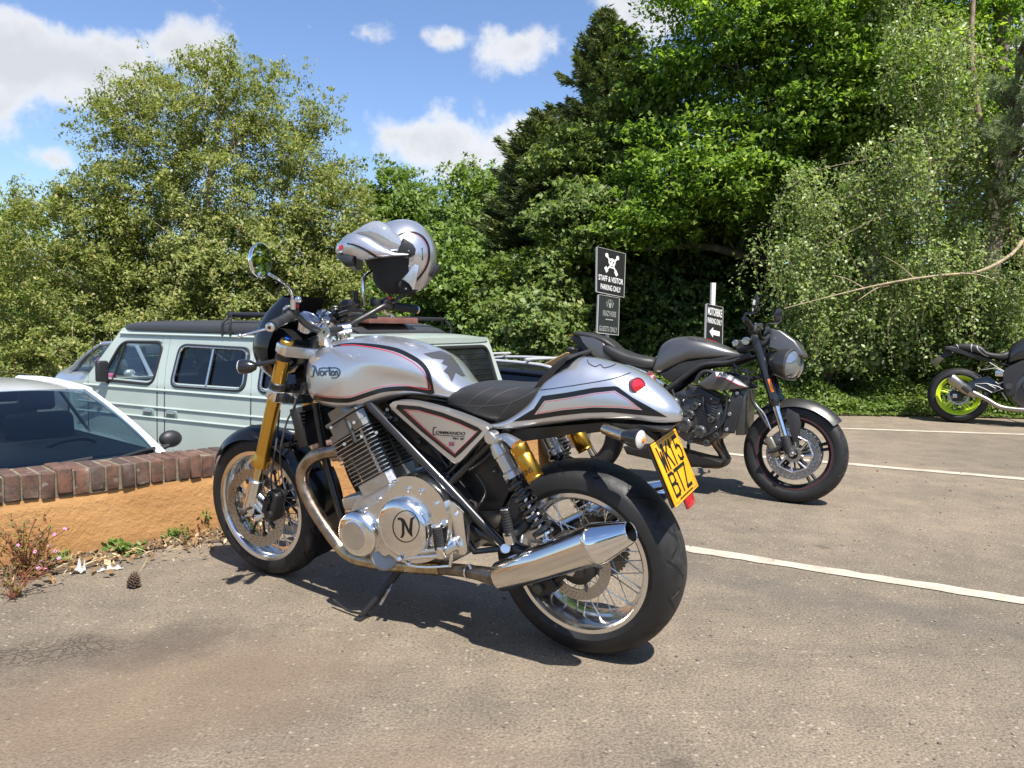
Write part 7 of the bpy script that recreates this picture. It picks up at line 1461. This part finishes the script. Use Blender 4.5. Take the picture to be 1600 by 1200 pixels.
def wip(y0, y1, k): 
    f = lambda y, z: V((1.02 + .14 * (1 - (y / .72) ** 2) - .03 - z * .7, y, 1.0 + z)); g = G(); g.tube([f(y0, .0), f((y0 + y1) / 2, .035), f(y1, .05)], .011, 6, 4); g.tube([f(y0, .0) + V((0, 0, .01)), f(y0 * .7 + y1 * .3, .03)], .014, 6); mk('wiper', g, CARB, wc)
wip(.25, .68, 1); wip(-.35, .22, 1)
g = G(); g.tube([V((1.07 + .13 * (1 - (y / .72) ** 2), y, 1.0)) for y in np.linspace(-.70, .70, 15)], .03, 6); mk('scuttle', g, CARB, wc)
P0_ = at(101, 560, 13.2); hs = R_(-38); fs_ = V((math.cos(hs), math.sin(hs), 0)); ls_ = V((-math.sin(hs), math.cos(hs), 0)); os_ = P0_ + fs_ * 2.35 + ls_ * .6
Sc = Rig(os_.x, os_.y, hs, 0, -.815); car('parked_car', Sc, 'silver saloon car parked beyond the front of the pale green van', mat('silver_car', (.42, .45, .50), .3, .6, coat=1.0), -.92, GL_CLEAR, .95, .15, -1.0, -1.7, 1.50, .72, .55, .98, -2.38, 2.35, (-2.28, 1.04), .9)
hd2 = R_(142); oc2 = V((-.5, 9.59, 0)); Dc = Rig(oc2.x, oc2.y, hd2, 0, -.92); car('parked_car', Dc, 'dark blue estate car with silver roof bars behind the tail of the pale green van', mat('navy_paint', (.008, .010, .018), .3, 0, coat=.4), -.92, GL_DARK, 1.0, .3, -1.75, -2.1, 1.49, .72, .58, 1.0, -2.25, 2.2, (-2.2, .98), .88, True)
# ------------------------------------------------------------------ parking signs
SB = mat('sign_black', (.014, .014, .015), .45, coat=.2); SW = mat('sign_white', (.74, .74, .72), .5); SGY = mat('sign_grey', (.26, .28, .26), .5); SE = mat('sign_edge', (.42, .42, .40), .5)
class Board:
    def __init__(s, bl, br, tl, tr, Yl, Yr):
        s.bl = at(*bl, Yl); s.br = at(*br, Yr); s.tl = at(*tl, Yl); s.tr = at(*tr, Yr); s.n = (s.br - s.bl).cross(s.tl - s.bl).normalized()
        if s.n.y > 0: s.n = -s.n
        s.o = (s.bl + s.br) / 2
    def p(s, u, v, k=0.0): a = s.bl.lerp(s.br, u); b = s.tl.lerp(s.tr, u); return a.lerp(b, v) + s.n * k - s.o
    def f(s, u0, u1, v0, v1, k=.003): return lambda x, y: s.p(u0 + (u1 - u0) * x, v0 + (v1 - v0) * y, k)
    def board(s, name, par, m, edge=True):
        g = G(); c = [s.p(0, 0), s.p(1, 0), s.p(1, 1), s.p(0, 1)]; g.prism(c, [q - s.n * .018 for q in c]); b = mk(name, g, m, par, flat=True)
        if edge: g = G(); e = [s.p(-.008, -.004, .001), s.p(1.008, -.004, .001), s.p(1.008, 1.004, .001), s.p(-.008, 1.004, .001)]; g.tube(e + e[:1], .005, 4); g.tube([s.p(0, 0, -.01), s.p(0, 1, -.01)], .012, 4); mk('board_edge', g, SE, b)
        return b
    def poly(s, name, polys, m, par, k=.003):
        g = G()
        for q in polys:
            bm = flat_mesh([(x, y) for x, y in q], 9); mp = {v: g.bm.verts.new(s.p(v.co.x, v.co.y, k)) for v in bm.verts}
            for f in bm.faces: g.bm.faces.new([mp[v] for v in f.verts])
            bm.free()
        return mk(name, g, m, par, flat=True)
b1 = Board((932.5, 456), (974.5, 464.5), (933.4, 386), (977, 397), 8.95, 9.27); e = empty('parking_sign', M.Translation(b1.o), 'tall black parking sign with skull emblem and a smaller guest board hung below it', 'sign')
bo = b1.board('sign_board', e, SB); text_on('sign_text', 'STAFF & VISITOR', b1.f(.05, .95, .28, .405), SW, bo, .015); text_on('sign_text', 'PARKING ONLY', b1.f(.13, .87, .085, .21), SW, bo, .015)
el = lambda cx, cy, rx, ry, n=16: [(cx + rx * math.cos(2 * math.pi * k / n), cy + ry * math.sin(2 * math.pi * k / n)) for k in range(n)]
def rod(x0, y0, x1, y1, w): dx, dy = x1 - x0, y1 - y0; L = math.hypot(dx, dy); nx, ny = -dy / L * w, dx / L * w; return [(x0 + nx, y0 + ny), (x1 + nx, y1 + ny), (x1 - nx, y1 - ny), (x0 - nx, y0 - ny)]
b1.poly('emblem', [rod(.34, .86, .70, .52, .022), rod(.72, .86, .33, .54, .022), el(.33, .87, .055, .05), el(.72, .865, .055, .05), rod(.28, .60, .36, .50, .045), rod(.64, .56, .72, .46, .045)], SW, bo); b1.poly('emblem_skull', [el(.52, .74, .13, .085), [(.43, .70), (.62, .70), (.60, .60), (.46, .60)]], SW, bo, .004); b1.poly('emblem_eyes', [el(.47, .745, .025, .022, 10), el(.57, .735, .025, .022, 10), [(.48, .65), (.58, .65), (.58, .635), (.48, .635)]], SB, bo, .005)
b2 = Board((933.4, 520), (965.8, 523.6), (935.7, 460.6), (967.5, 466), 8.97, 9.22); b2.o = b1.o; bo2 = b2.board('guest_board', e, mat('sign_charcoal', (.022, .026, .024), .5)); text_on('sign_text', 'GUESTS ONLY', b2.f(.06, .94, .06, .20), SGY, bo2, .02); text_on('sign_text', 'KRAZY', b2.f(.22, .56, .47, .62), SGY, bo2, .02); text_on('sign_text', 'HORSE', b2.f(.57, .86, .47, .62), SGY, bo2, .02); text_on('sign_text', 'WORKSHOP', b2.f(.35, .72, .36, .41), SGY, bo2, .01) if False else b2.poly('sign_rule', [[(.35, .37), (.72, .37), (.72, .40), (.35, .40)]], SGY, bo2)
b2.poly('emblem', [[(.50, .70), (.60, .70), (.60, .80), (.55, .86), (.50, .80)], rod(.42, .72, .38, .86, .015), rod(.66, .72, .72, .86, .015), rod(.47, .78, .45, .92, .012), rod(.62, .78, .64, .92, .012), el(.545, .90, .03, .03, 8)], SGY, bo2)
g = G(); ft_ = at(955, 600, 9.15); q0 = b1.p(.5, .9, -.035); g.tube([V((q0.x, q0.y, 0 - b1.o.z)), q0], .022, 10); mk('sign_post', g, mat('pale_post', (.55, .53, .48), .7, var=.15, vscale=6), e)
b3 = Board((1102.4, 532), (1128.4, 538.5), (1104.5, 475), (1129.4, 480.4), 8.95, 9.12); e = empty('parking_sign', M.Translation(b3.o), 'narrow black parking sign with a white arrow on a pale wooden post', 'sign'); bo = b3.board('sign_board', e, SB); text_on('sign_text', 'MOTORBIKE', b3.f(.07, .94, .72, .93), SW, bo, .015); text_on('sign_text', 'PARKING ONLY', b3.f(.07, .94, .50, .65), SW, bo, .015)
b3.poly('arrow', [[(.20, .27), (.42, .41), (.42, .335), (.82, .335), (.82, .205), (.42, .205), (.42, .13)]], SW, bo)
g = G(); q0 = b3.p(.48, 1.62, -.03); r_ = M.Rotation(.45, 3, 'Z'); zc = (q0.z + b3.o.z) / 2 - b3.o.z; g.box(V((q0.x, q0.y, zc)), (.055, .035, q0.z + b3.o.z), r_, .003); mk('sign_post', g, mat('pale_post', (.55, .53, .48), .7, var=.15, vscale=6), e)

# ------------------------------------------------------------------ weeds, litter and the pine cone at the foot of the wall
# strip of dirt and dry leaves
g = G(); rows = []
for i in range(61):
    t = -4 + 6.6 * i / 60; w = .13 + .06 * math.sin(t * 4.1) + .04 * math.sin(t * 9.7) + .10 * max(0, min(1, (-t) / 1.0)); rows.append([g.bm.verts.new(wl(t, w * k, .004 + .018 * (1 - k) ** 2)) for k in (0, .33, .66, 1.0)])
for a, b in zip(rows, rows[1:]):
    for k in range(3): g.bm.faces.new((a[k], a[k + 1], b[k + 1], b[k]))
tag(mk('soil_strip', g, SOIL), kind='stuff')
def scatter(name, n, m, size, t0, t1, w, up=1.2, asp=.5, z=.012, bias=1.0):
    t = RNG.uniform(t0, t1, n); u = np.abs(RNG.normal(0, w, n)); C = np.array([wl(a, b, z + RNG.random() * .02) for a, b in zip(t, u)]); return tag(leaves(name, C, size, m, None, up, asp), kind='stuff')
DRY = leaf_mat('dry_leaf', (.14, .075, .035), (.30, .19, .09), (.45, .34, .2), .1, .8); scatter('dry_leaf_litter', 1500, DRY, .022, -2.4, 2.6, .13); scatter('dry_leaf_litter', 260, DRY, .035, -1.4, .3, .12); scatter('dry_grass', 300, leaf_mat('straw', (.30, .23, .12), (.45, .36, .2), (.5, .42, .25), .1, .8), .06, -1.2, 1.5, .1, .6, .06)
def weed(name, label, px, py, h, n, lm, size, spread, flowers=0, stem=(.16, .06, .04), cat='weed', group=None, low=0.0, asp=.6):
    b = gr(px, py); e = empty(name, M.Translation(b), label, cat, group); g = G(); C = []; F = []
    for k in range(n):
        a = RNG.uniform(0, 6.28); r = spread * RNG.random() ** .6; hh = h * RNG.uniform(.45, 1.0); tip = V((r * math.cos(a), r * math.sin(a), hh)); mid = V((tip.x * .35, tip.y * .35, hh * .6)); cs = catmull([V((tip.x * .1, tip.y * .1, 0)), mid, tip], 4); g.tube(cs, .0016, 4, cap=False)
        for _ in range(int(9 + 5 * h / .2)):
            q = cs[min(len(cs) - 1, int(len(cs) * RNG.uniform(.25, 1.0)))]; C.append(np.array(q) + RNG.normal(0, size * .8, 3) * np.array([1, 1, .6]))
        if flowers and k < flowers: F.append(np.array(tip) + np.array([0, 0, .006]))
    C = np.array(C); C[:, 2] = np.maximum(C[:, 2], .004); mk('stem', g, mat('weed_stem_%s' % name, stem, .7), e, sharp=80); leaves('leaves', C, size, lm, e, .8, asp)
    if F:
        for p in F:
            g = G()
            nn = V((RNG.normal(0, .4) + .3, RNG.normal(0, .4) - .6, .7)).normalized(); u = nn.orthogonal().normalized(); w = nn.cross(u)
            for q in range(5):
                a = q * 1.2566; d = u * math.cos(a) + w * math.sin(a); s_ = nn.cross(d); pp = V(p); g.bm.faces.new([g.bm.verts.new(z) for z in (pp, pp + d * .005 + s_ * .0034, pp + d * .0088, pp + d * .005 - s_ * .0034)])
            mk('flower', g, mat('pink_petal', (.50, .20, .40), .6), e, flat=True)
    return e
HERB = leaf_mat('herb_leaf', (.16, .10, .035), (.17, .17, .045), (.30, .10, .05), .3, .6); NETT = leaf_mat('weed_leaf', (.08, .16, .03), (.17, .27, .05), (.24, .33, .09), .35, .5)
weed('flowering_weed', 'tall reddish weed with tiny pink flowers at the left end of the wall', 38, 905, .27, 30, HERB, .016, .17, 5, (.22, .07, .04)); weed('flowering_weed', 'small sprawling reddish weed with pink flowers nearest the left edge of the picture', 20, 935, .12, 16, HERB, .013, .16, 4, (.22, .07, .04)); weed('flowering_weed', 'thin pink flowered weed between the tall weed and the white paper', 72, 895, .14, 8, HERB, .012, .07, 4, (.22, .09, .05))
weed('broad_leaf_weed', 'bright green broad-leaved weed at the middle of the orange wall', 193, 866, .055, 12, NETT, .030, .085, 0, (.1, .2, .05), asp=.85); weed('grassy_weed', 'small dusty green weed beside the white paper litter', 100, 880, .05, 10, NETT, .013, .07, 0, (.1, .2, .05)); weed('grassy_weed', 'low green weed with reddish leaves near the front tyre', 272, 846, .07, 12, NETT, .017, .07, 0, (.2, .1, .05)); weed('grassy_weed', 'upright spiky green weed just left of the front tyre', 322, 835, .15, 9, NETT, .014, .06, 0, (.14, .16, .06)); weed('flowering_weed', 'dry reddish weed sprawling by the wall before the front tyre', 300, 842, .05, 12, HERB, .014, .10, 0, (.25, .08, .05)); weed('grassy_weed', 'green weed at the wall foot seen under the seat', 835, 712, .16, 16, NETT, .03, .16, 0, (.1, .2, .05))
# white paper litter
PAP = mat('white_paper', (.72, .72, .70), .7)
def paper(label, px, py, sx, sy, h, rot):
    b = gr(px, py); g = G(); A = RNG.uniform(0, 6, 6)
    def f(u, v): return V(((u - .5) * sx * (1 - .5 * v), (v - .5) * sy, .004 + h * abs(math.sin(u * 5 + A[0]) * math.cos(v * 4 + A[1])) * (.5 + v)))
    g.grid(f, 12, 10, .0008); o = mk('paper_scrap', g, PAP, None, 30, b, (0, 0, rot)); tag(o, label, 'litter'); return o
paper('crumpled white paper scrap standing up at the edge of the dirt strip', 124, 895, .06, .055, .035, .3); paper('flat torn white paper scrap left of the pine cone', 172, 891, .10, .035, .010, .5)
def cone():
    b = gr(209, 918); e = G(); H = .052
    for k in range(62):
        f = k / 61; z = .004 + H * .86 * f; r = .021 * (math.sin(math.pi * (.18 + .80 * f)) ** .8) * (1 - .15 * f); a = k * 2.39996; d = V((math.cos(a), math.sin(a), 0)); s_ = V((-d.y, d.x, 0)); el_ = .25 + .9 * f; dd = (d * math.cos(el_) + V((0, 0, math.sin(el_)))); p = V((0, 0, z)) + d * r * .35; L = .017 + .008 * (1 - f); w = .0072
        n_ = s_.cross(dd); c = [p - s_ * w * .4, p + dd * L * .7 - s_ * w, p + dd * L, p + dd * L * .7 + s_ * w, p + s_ * w * .4]; e.prism([q + n_ * .0012 for q in c], [q - n_ * .0012 for q in c])
    e.cyl((0, 0, .002), (0, 0, H * .8), .009, 10); m = mat('cone_scale', (.10, .065, .042), .8, var=.5, vscale=120); o = mk('pine_cone', e, m, None, 30, b, (.06, .05, .4)); tag(o, 'open brown pine cone standing on the asphalt left of the front wheel', 'pine cone')
cone()
# grit and small stones lying loose
C = []; g = G(); 
for _ in range(600):
    y = RNG.uniform(1.5, 6.0); x = RNG.uniform(-.75, .72) * y; s_ = RNG.uniform(.0015, .0045) * (1 + .25 * y)
    bm_ = bmesh.ops.create_icosphere(g.bm, subdivisions=1, radius=s_, matrix=M.Translation((x, y, s_ * .35)) @ M.Rotation(RNG.random() * 6, 4, 'Z') @ M.Diagonal((1, RNG.uniform(.6, 1), .6, 1)))
tag(mk('loose_grit', g, mat('grit', (.17, .15, .12), .9, var=.5, vscale=3)), kind='stuff')
